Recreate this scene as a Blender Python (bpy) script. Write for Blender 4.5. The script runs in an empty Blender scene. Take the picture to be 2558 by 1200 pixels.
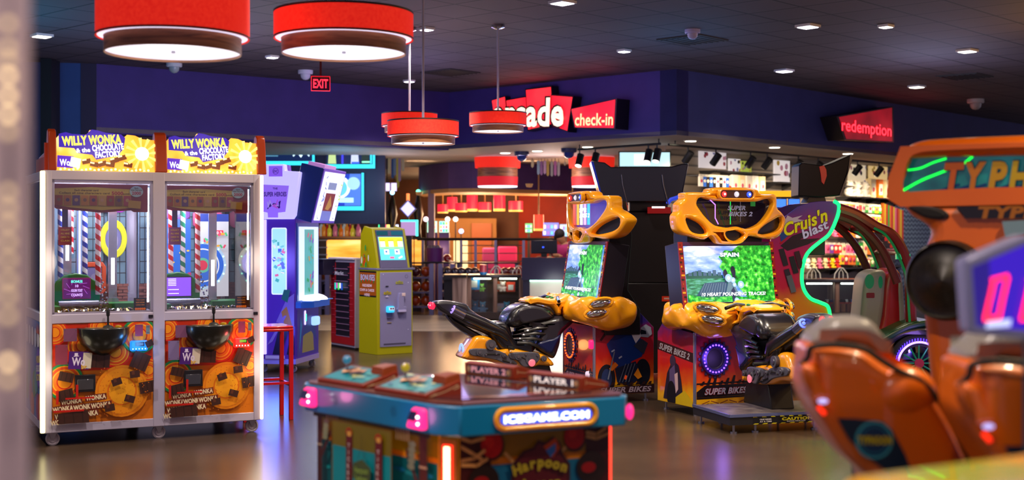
import bpy, bmesh, math, random
from mathutils import Vector, Matrix
random.seed(11)
sc = bpy.context.scene
COL = sc.collection
R = math.radians
PI = math.pi
H = 1.5            # eye height
F = 3271.0         # focal length in pixels of the 2558 px wide frame
# ------------------------------------------------------------------ camera
cam = bpy.data.cameras.new('camera'); camo = bpy.data.objects.new('camera', cam); COL.objects.link(camo)
camo.location = (0, 0, H); camo.rotation_euler = (R(90), 0, 0)
cam.sensor_width = 36; cam.lens = 36*F/2558; cam.shift_y = -15/2558
cam.clip_start = 0.05; cam.clip_end = 200
cam.dof.use_dof = True; cam.dof.focus_distance = 11.0; cam.dof.aperture_fstop = 1.85
sc.camera = camo
# ------------------------------------------------------------------ world, exposure
w = bpy.data.worlds.new('world'); sc.world = w; w.use_nodes = True
w.node_tree.nodes['Background'].inputs[0].default_value = (0.34, 0.29, 0.42, 1)
w.node_tree.nodes['Background'].inputs[1].default_value = 0.9
sc.view_settings.view_transform = 'Standard'; sc.view_settings.look = 'None'
sc.view_settings.exposure = 0.0; sc.view_settings.gamma = 1
sc.view_settings.use_curve_mapping = False
sc.cycles.use_denoising = True
sc.cycles.max_bounces = 8; sc.cycles.transparent_max_bounces = 16
sc.cycles.caustics_reflective = False; sc.cycles.caustics_refractive = False
sc.cycles.sample_clamp_indirect = 4.0

def at(px, py, Y):
    return Vector(((px-1279)/F*Y, Y, H-(py-585)/F*Y))
def gr(px, py, z=0.0):
    Y = (H-z)*F/(py-585)
    return Vector(((px-1279)/F*Y, Y, z))

# ------------------------------------------------------------------ large lights
def area(name, loc, rot, sx, sy, power, col, spread=180):
    l = bpy.data.lights.new(name, 'AREA'); l.shape = 'RECTANGLE'; l.size = sx; l.size_y = sy
    l.energy = power; l.color = col; l.spread = R(spread)
    o = bpy.data.objects.new(name, l); COL.objects.link(o); o.location = loc; o.rotation_euler = rot
    o.visible_camera = True
    return o
def point(name, loc, power, col, r=0.05):
    l = bpy.data.lights.new(name, 'POINT'); l.energy = power; l.color = col; l.shadow_soft_size = r
    o = bpy.data.objects.new(name, l); COL.objects.link(o); o.location = loc
    return o
def spot(name, loc, target, power, col, ang=100, blend=0.6, r=0.08):
    l = bpy.data.lights.new(name, 'SPOT'); l.energy = power; l.color = col; l.shadow_soft_size = r
    l.spot_size = R(ang); l.spot_blend = blend
    o = bpy.data.objects.new(name, l); COL.objects.link(o); o.location = loc
    o.rotation_euler = (Vector(target)-Vector(loc)).to_track_quat('-Z', 'Y').to_euler()
    return o
CEIL = 3.77
# downlights of the ceiling: (pixel x, pixel y) of those in view, then plan positions of unseen and added ones
DOWN = [(1405,2,1),(1559,124,1),(2018,62,2),(1959,174,2),(2416,124,3),(2290,214,3),(2213,62,3),(1066,69,1),(680,139,1),(1022,200,1),(104,86,0)]
DCOL = {0:(1,.82,.6), 1:(1,.82,.72), 2:(1,.84,.66), 3:(1,.78,.48)}
DPOS = []
for px, py, k in DOWN:
    Y = (CEIL-H)*F/(585-py); DPOS.append((Vector(((px-1279)/F*Y, Y, CEIL-.02)), k))
for x, y, k in [(-3.6,7.4,1),(-1.2,7.6,1),(1.2,8.0,1),(3.6,7.6,3),(-2.2,4.0,1),(.2,3.6,1),(2.4,3.8,3),(-.3,.6,1),(2.6,.6,3),(2.4,9.0,2),(-.4,10.0,2),(-1.3,14.6,2),(-3.0,.6,1),(5.6,8.6,3)]:  # spots without fittings, several added to brighten the bikes, kiosk and foreground
    DPOS.append((Vector((x, y, CEIL-.02)), k))
for p, k in DPOS:
    spot('downlight_beam', p+Vector((0,0,-.03)), p+Vector((0,0,-3)), 480 if 8.9 < p.y < 10.1 else 250 if p.y > 9 or abs(p.x) > 4 else 280, DCOL[k], 118, .7)
# blue-violet points added to wash the bulkheads come further below
LPOW = 1.0

# ------------------------------------------------------------------ materials
_M = {}
def lin(h):
    h = h.lstrip('#'); c = [int(h[i:i+2], 16)/255 for i in (0, 2, 4)]
    return tuple((x/12.92 if x <= .04045 else ((x+.055)/1.055)**2.4) for x in c)+(1,)
def M(h, rough=.5, metal=0, e=0, coat=0, spec=.5, sub=None):
    k = (h, rough, metal, e, coat, spec)
    if k in _M: return _M[k]
    m = bpy.data.materials.new('mat'); m.use_nodes = True
    b = m.node_tree.nodes['Principled BSDF']; c = lin(h)
    b.inputs['Base Color'].default_value = c
    b.inputs['Roughness'].default_value = rough; b.inputs['Metallic'].default_value = metal
    b.inputs['Specular IOR Level'].default_value = spec
    if coat: b.inputs['Coat Weight'].default_value = coat; b.inputs['Coat Roughness'].default_value = .06
    if e:
        b.inputs['Emission Color'].default_value = c; b.inputs['Emission Strength'].default_value = e
        b.inputs['Base Color'].default_value = tuple(x*.3 for x in c[:3])+(1,)
    _M[k] = m; return m
def E(h, s=1.0): return M(h, .4, 0, s)
def nm(name, build):
    if name in _M: return _M[name]
    m = bpy.data.materials.new(name); m.use_nodes = True
    build(m.node_tree, m.node_tree.nodes['Principled BSDF']); _M[name] = m; return m
def N(nt, t, **kw):
    n = nt.nodes.new(t)
    for k, v in kw.items():
        if k.startswith('i_'): n.inputs[int(k[2:]) if k[2:].isdigit() else k[2:].replace('_', ' ')].default_value = v
        else: setattr(n, k, v)
    return n
def ramp(nt, fac, stops, interp='LINEAR'):
    r = nt.nodes.new('ShaderNodeValToRGB'); cr = r.color_ramp; cr.interpolation = interp
    while len(cr.elements) < len(stops): cr.elements.new(.5)
    for el, (p, c) in zip(cr.elements, stops): el.position = p; el.color = lin(c)
    nt.links.new(fac, r.inputs[0]); return r.outputs[0]
def noisy(name, stops, scale=4, detail=4, rough=.5, metal=0, coat=0, e=0, stretch=(1,1,1), bump=0, spec=.5, dist=0):
    def f(nt, b):
        tc = N(nt, 'ShaderNodeTexCoord'); mp = N(nt, 'ShaderNodeMapping'); mp.inputs['Scale'].default_value = stretch
        nt.links.new(tc.outputs['Object'], mp.inputs[0])
        n = N(nt, 'ShaderNodeTexNoise'); n.inputs['Scale'].default_value = scale; n.inputs['Detail'].default_value = detail
        n.inputs['Distortion'].default_value = dist
        nt.links.new(mp.outputs[0], n.inputs['Vector'])
        c = ramp(nt, n.outputs[0], stops)
        nt.links.new(c, b.inputs['Base Color'])
        b.inputs['Roughness'].default_value = rough; b.inputs['Metallic'].default_value = metal
        b.inputs['Coat Weight'].default_value = coat; b.inputs['Specular IOR Level'].default_value = spec
        if e: nt.links.new(c, b.inputs['Emission Color']); b.inputs['Emission Strength'].default_value = e
        if bump:
            bp = N(nt, 'ShaderNodeBump'); bp.inputs['Strength'].default_value = bump; bp.inputs['Distance'].default_value = .01
            nt.links.new(n.outputs[0], bp.inputs['Height']); nt.links.new(bp.outputs[0], b.inputs['Normal'])
    return nm(name, f)
def glass(name, tint='ffffff', refl=.12, rough=.02):
    def f(nt, b):
        t = N(nt, 'ShaderNodeBsdfTransparent'); t.inputs[0].default_value = lin(tint)
        g = N(nt, 'ShaderNodeBsdfGlossy'); g.inputs['Roughness'].default_value = rough
        fr = N(nt, 'ShaderNodeFresnel'); fr.inputs[0].default_value = 1.45
        ma = N(nt, 'ShaderNodeMath', operation='MULTIPLY_ADD'); ma.inputs[1].default_value = .9; ma.inputs[2].default_value = refl*.3
        mx = N(nt, 'ShaderNodeMixShader')
        nt.links.new(fr.outputs[0], ma.inputs[0]); nt.links.new(ma.outputs[0], mx.inputs[0])
        nt.links.new(t.outputs[0], mx.inputs[1]); nt.links.new(g.outputs[0], mx.inputs[2])
        nt.links.new(mx.outputs[0], nt.nodes['Material Output'].inputs[0])
    return nm(name, f)
CHROME = M('d8d8e0', .12, 1); STEEL = M('9a9aa2', .35, 1); BLACK = M('0c0c10', .4); GLOSSB = M('0a0a10', .15, 0, 0, .6)
WHITE = M('e8e6ea', .5); PANE = glass('pane'); RUB = M('141416', .8)
YEL = noisy('yellow_plastic', [(.3,'fa9e0a'),(.7,'ffb21a')], 3, 2, .28, 0, .7)
ORG = noisy('orange_shell', [(.3,'da6004'),(.7,'ea6e0a')], 2, 2, .36, 0, .5)

# ------------------------------------------------------------------ mesh builder
_TX = {}
def tmesh(txt, bold, shear, ext=0):
    k = (txt, bold, shear, ext)
    if k in _TX: return _TX[k]
    cu = bpy.data.curves.new('t', 'FONT'); cu.body = txt; cu.size = 1; cu.offset = bold; cu.shear = shear
    cu.resolution_u = 3; cu.space_character = 1+bold*1.5
    o = bpy.data.objects.new('t', cu); COL.objects.link(o)
    me = bpy.data.meshes.new_from_object(o.evaluated_get(bpy.context.evaluated_depsgraph_get()))
    vs = [(v.co.x, v.co.y) for v in me.vertices]; fs = [tuple(p.vertices) for p in me.polygons]
    bpy.data.objects.remove(o); bpy.data.curves.remove(cu); bpy.data.meshes.remove(me)
    x0 = min((v[0] for v in vs), default=0); x1 = max((v[0] for v in vs), default=1)
    _TX[k] = ([((v[0]-x0), v[1]) for v in vs], fs, x1-x0); return _TX[k]
def smooth_loop(pts, n=4, closed=True):
    out = []; L = len(pts)
    for i in range(L if closed else L-1):
        g = (lambda j: pts[j % L]) if closed else (lambda j: pts[max(0, min(L-1, j))])
        p0, p1, p2, p3 = [Vector(g(i+d)) for d in (-1, 0, 1, 2)]
        for k in range(n):
            t = k/n
            out.append(tuple(.5*((2*p1)+(-p0+p2)*t+(2*p0-5*p1+4*p2-p3)*t*t+(-p0+3*p1-3*p2+p3)*t**3)))
    if not closed: out.append(tuple(pts[-1]))
    return out
_PL = {}
def plate_mesh(loops, half, bev, res=2):
    """flat outline with holes, given a thickness and rounded edges; lies in x,z and is thick in y"""
    cu = bpy.data.curves.new('p', 'CURVE'); cu.dimensions = '2D'; cu.fill_mode = 'BOTH'
    cu.extrude = max(0, half-bev); cu.bevel_depth = bev; cu.bevel_resolution = res
    if bev: cu.offset = -bev
    for lp in loops:
        s = cu.splines.new('POLY'); s.points.add(len(lp)-1); s.use_cyclic_u = True
        for i, p in enumerate(lp): s.points[i].co = (p[0], p[1], 0, 1)
    o = bpy.data.objects.new('p', cu); COL.objects.link(o)
    me = bpy.data.meshes.new_from_object(o.evaluated_get(bpy.context.evaluated_depsgraph_get()))
    vs = [(v.co.x, -v.co.z, v.co.y) for v in me.vertices]; fs = [tuple(p.vertices) for p in me.polygons]
    bpy.data.objects.remove(o); bpy.data.curves.remove(cu); bpy.data.meshes.remove(me)
    return vs, fs
def clip_poly(ps, b):
    x0, y0, x1, y1 = b
    for ax, lim, sgn in ((0, x0, 1), (0, x1, -1), (1, y0, 1), (1, y1, -1)):
        if not ps: return ps
        out = []
        for i in range(len(ps)):
            a, c = ps[i-1], ps[i]
            ia, ic = (a[ax]-lim)*sgn >= 0, (c[ax]-lim)*sgn >= 0
            if ia != ic:
                t = (lim-a[ax])/(c[ax]-a[ax]); out.append((a[0]+(c[0]-a[0])*t, a[1]+(c[1]-a[1])*t))
            if ic: out.append(c)
        ps = out
    return ps
class MB:
    def __init__(s, T=None): s.v = []; s.f = []; s.m = []; s.mats = []; s.T = T or Matrix(); s.sm = []
    def mi(s, m):
        if m not in s.mats: s.mats.append(m)
        return s.mats.index(m)
    def add(s, vs, fs, m, T=None, flat=False):
        T = s.T @ T if T else s.T; b = len(s.v); k = s.mi(m)
        s.v += [T @ Vector(v) for v in vs]
        for f in fs: s.f.append(tuple(b+i for i in f)); s.m.append(k); s.sm.append(not flat)
        return s
    def box(s, a, b, m, T=None):
        x0, y0, z0 = a; x1, y1, z1 = b
        vs = [(x, y, z) for x in (x0, x1) for y in (y0, y1) for z in (z0, z1)]
        return s.add(vs, [(0,1,3,2),(4,6,7,5),(0,4,5,1),(2,3,7,6),(0,2,6,4),(1,5,7,3)], m, T)
    def cbox(s, c, d, m, T=None):
        return s.box([c[i]-d[i]/2 for i in range(3)], [c[i]+d[i]/2 for i in range(3)], m, T)
    def prism(s, poly, axis, d0, d1, m, T=None):
        """poly in the two axes other than AXIS, extruded along AXIS"""
        n = len(poly)
        def pt(p, d): return {0:(d, p[0], p[1]), 1:(p[0], d, p[1]), 2:(p[0], p[1], d)}[axis]
        vs = [pt(p, d0) for p in poly]+[pt(p, d1) for p in poly]
        fs = [tuple(range(n-1, -1, -1)), tuple(range(n, 2*n))]+[(i, (i+1) % n, n+(i+1) % n, n+i) for i in range(n)]
        return s.add(vs, fs, m, T)
    def cyl(s, p0, p1, r, m, r1=None, n=16, cap=True):
        p0, p1 = Vector(p0), Vector(p1); r1 = r if r1 is None else r1
        z = (p1-p0).normalized(); x = z.orthogonal().normalized(); y = z.cross(x)
        vs = []
        for p, q in ((p0, r), (p1, r1)):
            for i in range(n):
                a = 2*PI*i/n; vs.append(p+x*q*math.cos(a)+y*q*math.sin(a))
        fs = [(i, (i+1) % n, n+(i+1) % n, n+i) for i in range(n)]
        if cap: fs += [tuple(range(n-1, -1, -1)), tuple(range(n, 2*n))]
        return s.add(vs, fs, m)
    def tube(s, pts, r, m, n=8, closed=False):
        pts = [Vector(p) for p in pts]; L = len(pts); vs = []; up = None
        for i, p in enumerate(pts):
            a = pts[i-1] if (i or closed) else p; b = pts[(i+1) % L] if (i < L-1 or closed) else p
            t = (b-a).normalized()
            if up is None: up = t.orthogonal().normalized()
            up = (up-t*up.dot(t)).normalized(); y = t.cross(up)
            q = r[i] if isinstance(r, (list, tuple)) else r
            for k in range(n):
                c = 2*PI*k/n; vs.append(p+up*q*math.cos(c)+y*q*math.sin(c))
        fs = [(i*n+k, i*n+(k+1) % n, ((i+1) % L)*n+(k+1) % n, ((i+1) % L)*n+k) for i in range(L if closed else L-1) for k in range(n)]
        if not closed: fs += [tuple(range(n-1, -1, -1)), tuple(range((L-1)*n, L*n))]
        return s.add(vs, fs, m)
    def lathe(s, prof, c, m, n=32, ax='z', T=None):
        vs = []; L = len(prof)
        for r, h in prof:
            for i in range(n):
                a = 2*PI*i/n; x, y = r*math.cos(a), r*math.sin(a)
                vs.append({'z':(c[0]+x, c[1]+y, c[2]+h), 'y':(c[0]+x, c[1]+h, c[2]+y), 'x':(c[0]+h, c[1]+x, c[2]+y)}[ax])
        fs = [(j*n+i, j*n+(i+1) % n, (j+1)*n+(i+1) % n, (j+1)*n+i) for j in range(L-1) for i in range(n)]
        return s.add(vs, fs, m, T)
    def ball(s, c, r, m, n=14, sc3=(1,1,1)):
        pr = [(math.sin(PI*i/(n//2+1)), -math.cos(PI*i/(n//2+1))) for i in range(n//2+2)]
        pr[0] = (.001, -1); pr[-1] = (.001, 1); vs = []
        for q, h in pr:
            for i in range(n):
                a = 2*PI*i/n; vs.append((c[0]+r*q*math.cos(a)*sc3[0], c[1]+r*q*math.sin(a)*sc3[1], c[2]+r*h*sc3[2]))
        return s.add(vs, [(j*n+i, j*n+(i+1) % n, (j+1)*n+(i+1) % n, (j+1)*n+i) for j in range(len(pr)-1) for i in range(n)], m)
    def plate(s, loops, half, bev, m, T=None, deform=None, res=2):
        vs, fs = plate_mesh(loops, half, bev, res)
        if deform: vs = [deform(*v) for v in vs]
        return s.add(vs, fs, m, T)
    def build(s, name, parent=None, bevel=0, seg=2, smooth=35, sub=0, loc=None, rotz=0):
        me = bpy.data.meshes.new(name); me.from_pydata([tuple(v) for v in s.v], [], s.f)
        for m in s.mats: me.materials.append(m)
        me.polygons.foreach_set('material_index', s.m)
        me.polygons.foreach_set('use_smooth', s.sm)
        me.validate(); me.update()
        bm = bmesh.new(); bm.from_mesh(me); bmesh.ops.recalc_face_normals(bm, faces=bm.faces) if not getattr(s, 'keepn', False) else None
        bm.to_mesh(me); bm.free()
        me.set_sharp_from_angle(angle=R(smooth))
        o = bpy.data.objects.new(name, me); COL.objects.link(o)
        if parent: o.parent = parent
        if loc is not None: o.location = loc; o.rotation_euler = (0, 0, rotz)
        if bevel:
            b = o.modifiers.new('b', 'BEVEL'); b.width = bevel; b.segments = seg; b.limit_method = 'ANGLE'; b.angle_limit = R(40)
        if sub:
            b = o.modifiers.new('s', 'SUBSURF'); b.levels = sub; b.render_levels = sub
        return o
class Art:
    """flat graphics printed on a plane: origin o, unit axes u and v; every drawing lies a hair above the last"""
    def __init__(s, mb, o, u, v, step=.0006, clip=None):
        s.mb = mb; s.o = Vector(o); s.u = Vector(u).normalized(); s.v = Vector(v).normalized(); s.n = s.u.cross(s.v).normalized()
        s.k = 1; s.step = step; s.clip = clip
    def P(s, x, y): return s.o+s.u*x+s.v*y+s.n*(s.k*s.step)
    def poly(s, ps, m, nxt=True):
        if s.clip: ps = clip_poly(list(ps), s.clip)
        if ps and len(ps) > 2: s.mb.add([s.P(*p) for p in ps], [tuple(range(len(ps)))], m, flat=True)
        if nxt: s.k += 1
        return s
    def rect(s, x0, y0, x1, y1, m): return s.poly([(x0,y0),(x1,y0),(x1,y1),(x0,y1)], m)
    def rrect(s, cx, cy, w, h, a, m):
        c, d = math.cos(a), math.sin(a)
        return s.poly([(cx+c*x-d*y, cy+d*x+c*y) for x, y in ((-w/2,-h/2),(w/2,-h/2),(w/2,h/2),(-w/2,h/2))], m)
    def round(s, x0, y0, x1, y1, r, m):
        ps = []
        for cx, cy, a in ((x1-r,y1-r,0),(x0+r,y1-r,90),(x0+r,y0+r,180),(x1-r,y0+r,270)):
            ps += [(cx+r*math.cos(R(a+t)), cy+r*math.sin(R(a+t))) for t in (0,22,45,68,90)]
        return s.poly(ps, m)
    def disc(s, cx, cy, r, m, ry=None, n=28):
        ry = ry or r
        return s.poly([(cx+r*math.cos(2*PI*i/n), cy+ry*math.sin(2*PI*i/n)) for i in range(n)], m)
    def ring(s, cx, cy, r0, r1, m, n=32, a0=0, a1=360, asp=1):
        for i in range(n):
            a, b = R(a0+(a1-a0)*i/n), R(a0+(a1-a0)*(i+1)/n)
            s.poly([(cx+r0*math.cos(a), cy+asp*r0*math.sin(a)), (cx+r1*math.cos(a), cy+asp*r1*math.sin(a)),
                    (cx+r1*math.cos(b), cy+asp*r1*math.sin(b)), (cx+r0*math.cos(b), cy+asp*r0*math.sin(b))], m, False)
        s.k += 1; return s
    def line(s, pts, wd, m):
        for (x0,y0), (x1,y1) in zip(pts, pts[1:]):
            d = math.hypot(x1-x0, y1-y0) or 1; nx, ny = -(y1-y0)/d*wd/2, (x1-x0)/d*wd/2; ex, ey = (x1-x0)/d*wd*.3, (y1-y0)/d*wd*.3
            s.poly([(x0+nx-ex,y0+ny-ey),(x0-nx-ex,y0-ny-ey),(x1-nx+ex,y1-ny+ey),(x1+nx+ex,y1+ny+ey)], m, False)
        s.k += 1; return s
    def text(s, t, cx, cy, h, m, w=None, bold=.02, shear=0, rot=0, edge=None, ew=.05):
        """centred at cx,cy; h = capital height"""
        if edge: s.text(t, cx, cy, h, edge, w and w*1.0, bold+ew, shear, rot)
        vs, fs, tw = tmesh(t, bold, shear); sy = h/.70
        sx = (w/tw) if w else sy
        if edge is None and False: pass
        c, d = math.cos(rot), math.sin(rot)
        out = []
        for x, y in vs:
            X, Y = (x-tw/2)*sx, (y-.35)*sy
            out.append(s.P(cx+c*X-d*Y, cy+d*X+c*Y))
        s.mb.add(out, fs, m, flat=True); s.k += 1
        return s

# ------------------------------------------------------------------ things
def tag(o, label=None, cat=None, group=None, kind=None):
    for k, v in (('label', label), ('category', cat), ('group', group), ('kind', kind)):
        if v: o[k] = v
    return o
def thing(name, label, cat, loc=(0,0,0), rotz=0, group=None):
    o = bpy.data.objects.new(name, None); COL.objects.link(o); o.empty_display_size = .1
    o.location = loc; o.rotation_euler = (0, 0, rotz)
    return tag(o, label, cat, group)
def struct(mb, name, **kw): return tag(mb.build(name, **kw), kind='structure')
def dup(root, loc=None, rotz=None, label=None, group=None, sc3=None):
    r = root.copy(); COL.objects.link(r)
    if loc is not None: r.location = loc
    if rotz is not None: r.rotation_euler = (0, 0, rotz)
    if sc3: r.scale = sc3
    if label: r['label'] = label
    if group: r['group'] = group
    for ch in [c for c in KIDS(root)]:
        c = ch.copy(); COL.objects.link(c); c.parent = r
        for g in KIDS(ch):
            d = g.copy(); COL.objects.link(d); d.parent = c
    return r
def KIDS(o): return [c for c in bpy.data.objects if c.parent == o]

# ================================================================== the room
AX = Vector((.675, .738, 0)); BX = Vector((-.738, .675, 0)); K = Vector((2.262, 18, 0)); J = K+BX*4.44
SOF = 2.865
def ceil_mat(nt, b):
    tc = N(nt, 'ShaderNodeTexCoord'); mp = N(nt, 'ShaderNodeMapping'); mp.inputs['Rotation'].default_value = (0, 0, R(-47.5))
    nt.links.new(tc.outputs['Object'], mp.inputs[0])
    br = N(nt, 'ShaderNodeTexBrick'); br.offset = 0; br.inputs['Scale'].default_value = 1
    br.inputs['Brick Width'].default_value = .61; br.inputs['Row Height'].default_value = .61
    br.inputs['Mortar Size'].default_value = .016; br.inputs['Mortar Smooth'].default_value = .2; br.inputs['Bias'].default_value = -.2
    br.inputs['Color1'].default_value = lin('4e4449'); br.inputs['Color2'].default_value = lin('473e43'); br.inputs['Mortar'].default_value = lin('0e0e10')
    nt.links.new(mp.outputs[0], br.inputs[0]); nt.links.new(br.outputs[0], b.inputs['Base Color'])
    b.inputs['Roughness'].default_value = .75
m = nm('ceiling_tile', ceil_mat)
struct(MB().box((-14, -3, CEIL), (16, 38, CEIL+.1), m), 'ceiling')
FLOORM = noisy('polished_floor', [(.25,'352a22'),(.5,'433428'),(.75,'4e3e30')], 1.3, 8, .24, 0, 0, spec=.55)
struct(MB().box((-14, -3, -.1), (16, 38, 0), FLOORM), 'floor')
LT = noisy('pale_tile', [(.3,'9a8c7c'),(.7,'b4a590')], 2, 4, .4)
f2 = gr(760, 832); 
struct(MB().prism([(-6,20.6),(-.5,20.1),(.9,19.9),(3.2,21.2),(3.2,23.8),(-6,24.4)], 2, 0, .006, LT), 'floor_tiled_walkway')
PURP = noisy('purple_paint', [(.3,'33256e'),(.7,'3a2a78')], 3, 3, .7)
NAVY = noisy('navy_paint', [(.3,'26285e'),(.7,'2c2e68')], 3, 3, .7)
BLUE = noisy('blue_paint', [(.3,'24457c'),(.7,'2a4c86')], 3, 3, .7)
SOFM = M('a89c98', .7)
def wallseg(a, b, z0, z1, th, m, name, side=1):
    a, b = Vector(a), Vector(b); d = (b-a); d.z = 0; L = d.length; d.normalize(); n = Vector((-d.y, d.x, 0))*side
    mb = MB()
    vs = [p+Vector((0,0,z)) for z in (z0, z1) for p in (a, b, b+n*th, a+n*th)]
    mb.add(vs, [(0,1,2,3),(4,5,6,7),(0,1,5,4),(1,2,6,5),(2,3,7,6),(3,0,4,7)], m)
    return struct(mb, name)
WL = Vector((-.786, -.618, 0)); LEND = J+WL*5.75
wallseg(LEND, J, SOF-.02, CEIL, .28, PURP, 'wall_bar_bulkhead')
wallseg(J, K, SOF, CEIL, .28, PURP, 'wall_arcade_bulkhead')
wallseg(K, K+AX*14, SOF, CEIL, .28, NAVY, 'wall_redemption_bulkhead')
# trim strip under the bar bulkhead
bl = LEND+Vector((-4.2, -.9, 0))
wallseg(bl, LEND, 0, CEIL, .3, BLUE, 'wall_left')
wallseg(LEND, Vector((-9,31,0)), 0, CEIL, .2, M('241f3c', .7), 'wall_bar_side')
q = at(123, 300, 17.0)
struct(MB().box((q.x-.07, q.y-.12, 0), (q.x+.07, q.y+.2, CEIL-.005), M('0b0b12', .5)), 'trim_1')
# the lower ceiling behind the bulkheads
mb = MB()
Q = [J+Vector((0,.0,0)), K, K+AX*14, K+AX*14+Vector((-2,9,0)), Vector((-7, 37, 0)), LEND]
mb.prism([(p.x, p.y) for p in Q], 2, SOF-.001, SOF+.06, SOFM)
struct(mb, 'ceiling_low')
# store back wall (slatwall) and the patterned wall beside it
S0 = K+BX*1.8
def SW(t, off=0, z=0): 
    p = S0+AX*t-BX*off; return Vector((p.x, p.y, z))
def slat(nt, b):
    tc = N(nt, 'ShaderNodeTexCoord'); sp = N(nt, 'ShaderNodeSeparateXYZ'); nt.links.new(tc.outputs['Object'], sp.inputs[0])
    mu = N(nt, 'ShaderNodeMath', operation='MULTIPLY'); mu.inputs[1].default_value = 6.5
    fr = N(nt, 'ShaderNodeMath', operation='FRACT'); nt.links.new(sp.outputs[2], mu.inputs[0]); nt.links.new(mu.outputs[0], fr.inputs[0])
    c = ramp(nt, fr.outputs[0], [(0,'2a2624'),(.25,'7a6e62'),(.9,'82766a'),(1,'2a2624')])
    nt.links.new(c, b.inputs['Base Color']); b.inputs['Roughness'].default_value = .5
SLM = nm('slatwall', slat)
wallseg(SW(2.4), SW(10.2), 0, SOF, .12, SLM, 'wall_store_slatwall')
def chev(nt, b):
    tc = N(nt, 'ShaderNodeTexCoord'); sp = N(nt, 'ShaderNodeSeparateXYZ'); nt.links.new(tc.outputs['Object'], sp.inputs[0])
    a = N(nt, 'ShaderNodeMath', operation='MULTIPLY'); a.inputs[1].default_value = 9
    nt.links.new(sp.outputs[0], a.inputs[0])
    pp = N(nt, 'ShaderNodeMath', operation='PINGPONG'); pp.inputs[1].default_value = .5; nt.links.new(a.outputs[0], pp.inputs[0])
    z = N(nt, 'ShaderNodeMath', operation='MULTIPLY_ADD'); z.inputs[1].default_value = 11; nt.links.new(sp.outputs[2], z.inputs[0]); nt.links.new(pp.outputs[0], z.inputs[2])
    fr = N(nt, 'ShaderNodeMath', operation='FRACT'); nt.links.new(z.outputs[0], fr.inputs[0])
    c = ramp(nt, fr.outputs[0], [(0,'6d86a8'),(.5,'35486a')], 'CONSTANT'); nt.links.new(c, b.inputs['Base Color'])
wallseg(SW(10.2), SW(15), 0, SOF, .12, nm('chevron_paper', chev), 'wall_store_chevron')
# far room: brown wall, red wall, soffits
BRN = noisy('brown_paint', [(.3,'6a4230'),(.7,'7c4e38')], 2, 3, .7)
RED = noisy('red_paint', [(.3,'8e200e'),(.7,'a82a12')], 1.2, 3, .7)
TAN = noisy('tan_paint', [(.3,'a8703a'),(.7,'b87c42')], 1.2, 3, .7)
def panel(px0, px1, py0, py1, D0, D1, m, name, th=.1, kind=None, **kw):
    """upright wall between two pixel columns at two distances, its top and bottom heights read at the first"""
    a, b = at(px0, py0, D0), at(px1, py0, D1); z1 = a.z; z0 = max(0, at(px0, py1, D0).z)
    a.z = b.z = 0
    return wallseg(a, b, z0, z1, th, m, name)
panel(960, 1305, 380, 900, 33, 32, BRN, 'wall_far_brown')
panel(1296, 1720, 380, 900, 31.5, 29, RED, 'wall_far_red')
panel(560, 980, 340, 900, 31, 33, M('2a2038', .7), 'wall_far_bar')
panel(1080, 1240, 546, 800, 31.2, 31.2, TAN, 'wall_far_corridor')
panel(1178, 1228, 558, 780, 31.1, 31.1, M('b4540e', .5), 'door_1', .05)
# curved purple drop bulkhead
pts = [at(x, 500, D) for x, D in ((1046,26.4),(1080,25.4),(1120,24.8),(1180,24.6),(1240,24.8),(1300,25.3),(1400,26),(1500,26.6),(1640,27))]
mb = MB(); z0 = 2.36
vs = []; n = len(pts)
for p in pts: vs += [(p.x,p.y,z0),(p.x,p.y,SOF-.01),(p.x,p.y+.35,SOF-.01),(p.x,p.y+.35,z0)]
fs = [(4*i+k, 4*i+(k+1) % 4, 4*i+4+(k+1) % 4, 4*i+4+k) for i in range(n-1) for k in range(4)]+[(0,1,2,3),(4*n-4,4*n-3,4*n-2,4*n-1)]
mb.add(vs, fs, noisy('plum_paint', [(.3,'46306c'),(.7,'523a7a')], 2, 3, .7)); struct(mb, 'wall_curved_drop')
mb = MB(); vs = []
for p in pts: vs += [(p.x-.0,p.y-.03,z0-.07),(p.x,p.y-.03,z0),(p.x,p.y+1.6,z0),(p.x,p.y+1.6,z0-.07)]
mb.add(vs, fs, M('b48a58', .6)); struct(mb, 'trim_2')
p = at(1078, 560, 25.6); struct(MB().box((p.x-.06,p.y-.1,0),(p.x+.06,p.y+.1,z0), M('8d7a9c', .6)), 'trim_3')
# near pillar, far out of focus
p = at(76, 585, 1.3)
struct(MB().prism([(p.x-.2,1.3),(p.x,1.3),(p.x-.125,1.62),(p.x-.3,1.62)], 2, 0, CEIL, M('c4aeb2', .5)), 'trim_4', bevel=.006)

# warm lamp reflections on the near pillar, added as glowing balls on a wire
t = thing('lamp_reflection', 'blurred warm lamp reflections, made as bulbs, down the pale pillar at the left edge', 'light', (at(22,585,1.285).x, 1.285, 0))
mb = MB(); mb.tube([(0,0,.6),(0,0,2.2)], .0012, M('3a3434',.5), 5); mb.build('wire', t)
for py in (60,120,150,190,240,287,330,480,520,560,605,650,700,740,790,905,950):
    b_ = 3.0 if py in (190,240,287,905) else 1.2
    mb = MB(); mb.ball((0,-.002,H-(py-585)/F*1.285), .0042, E('ffd8a0', b_), 10); mb.build('bulb', t)

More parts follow.
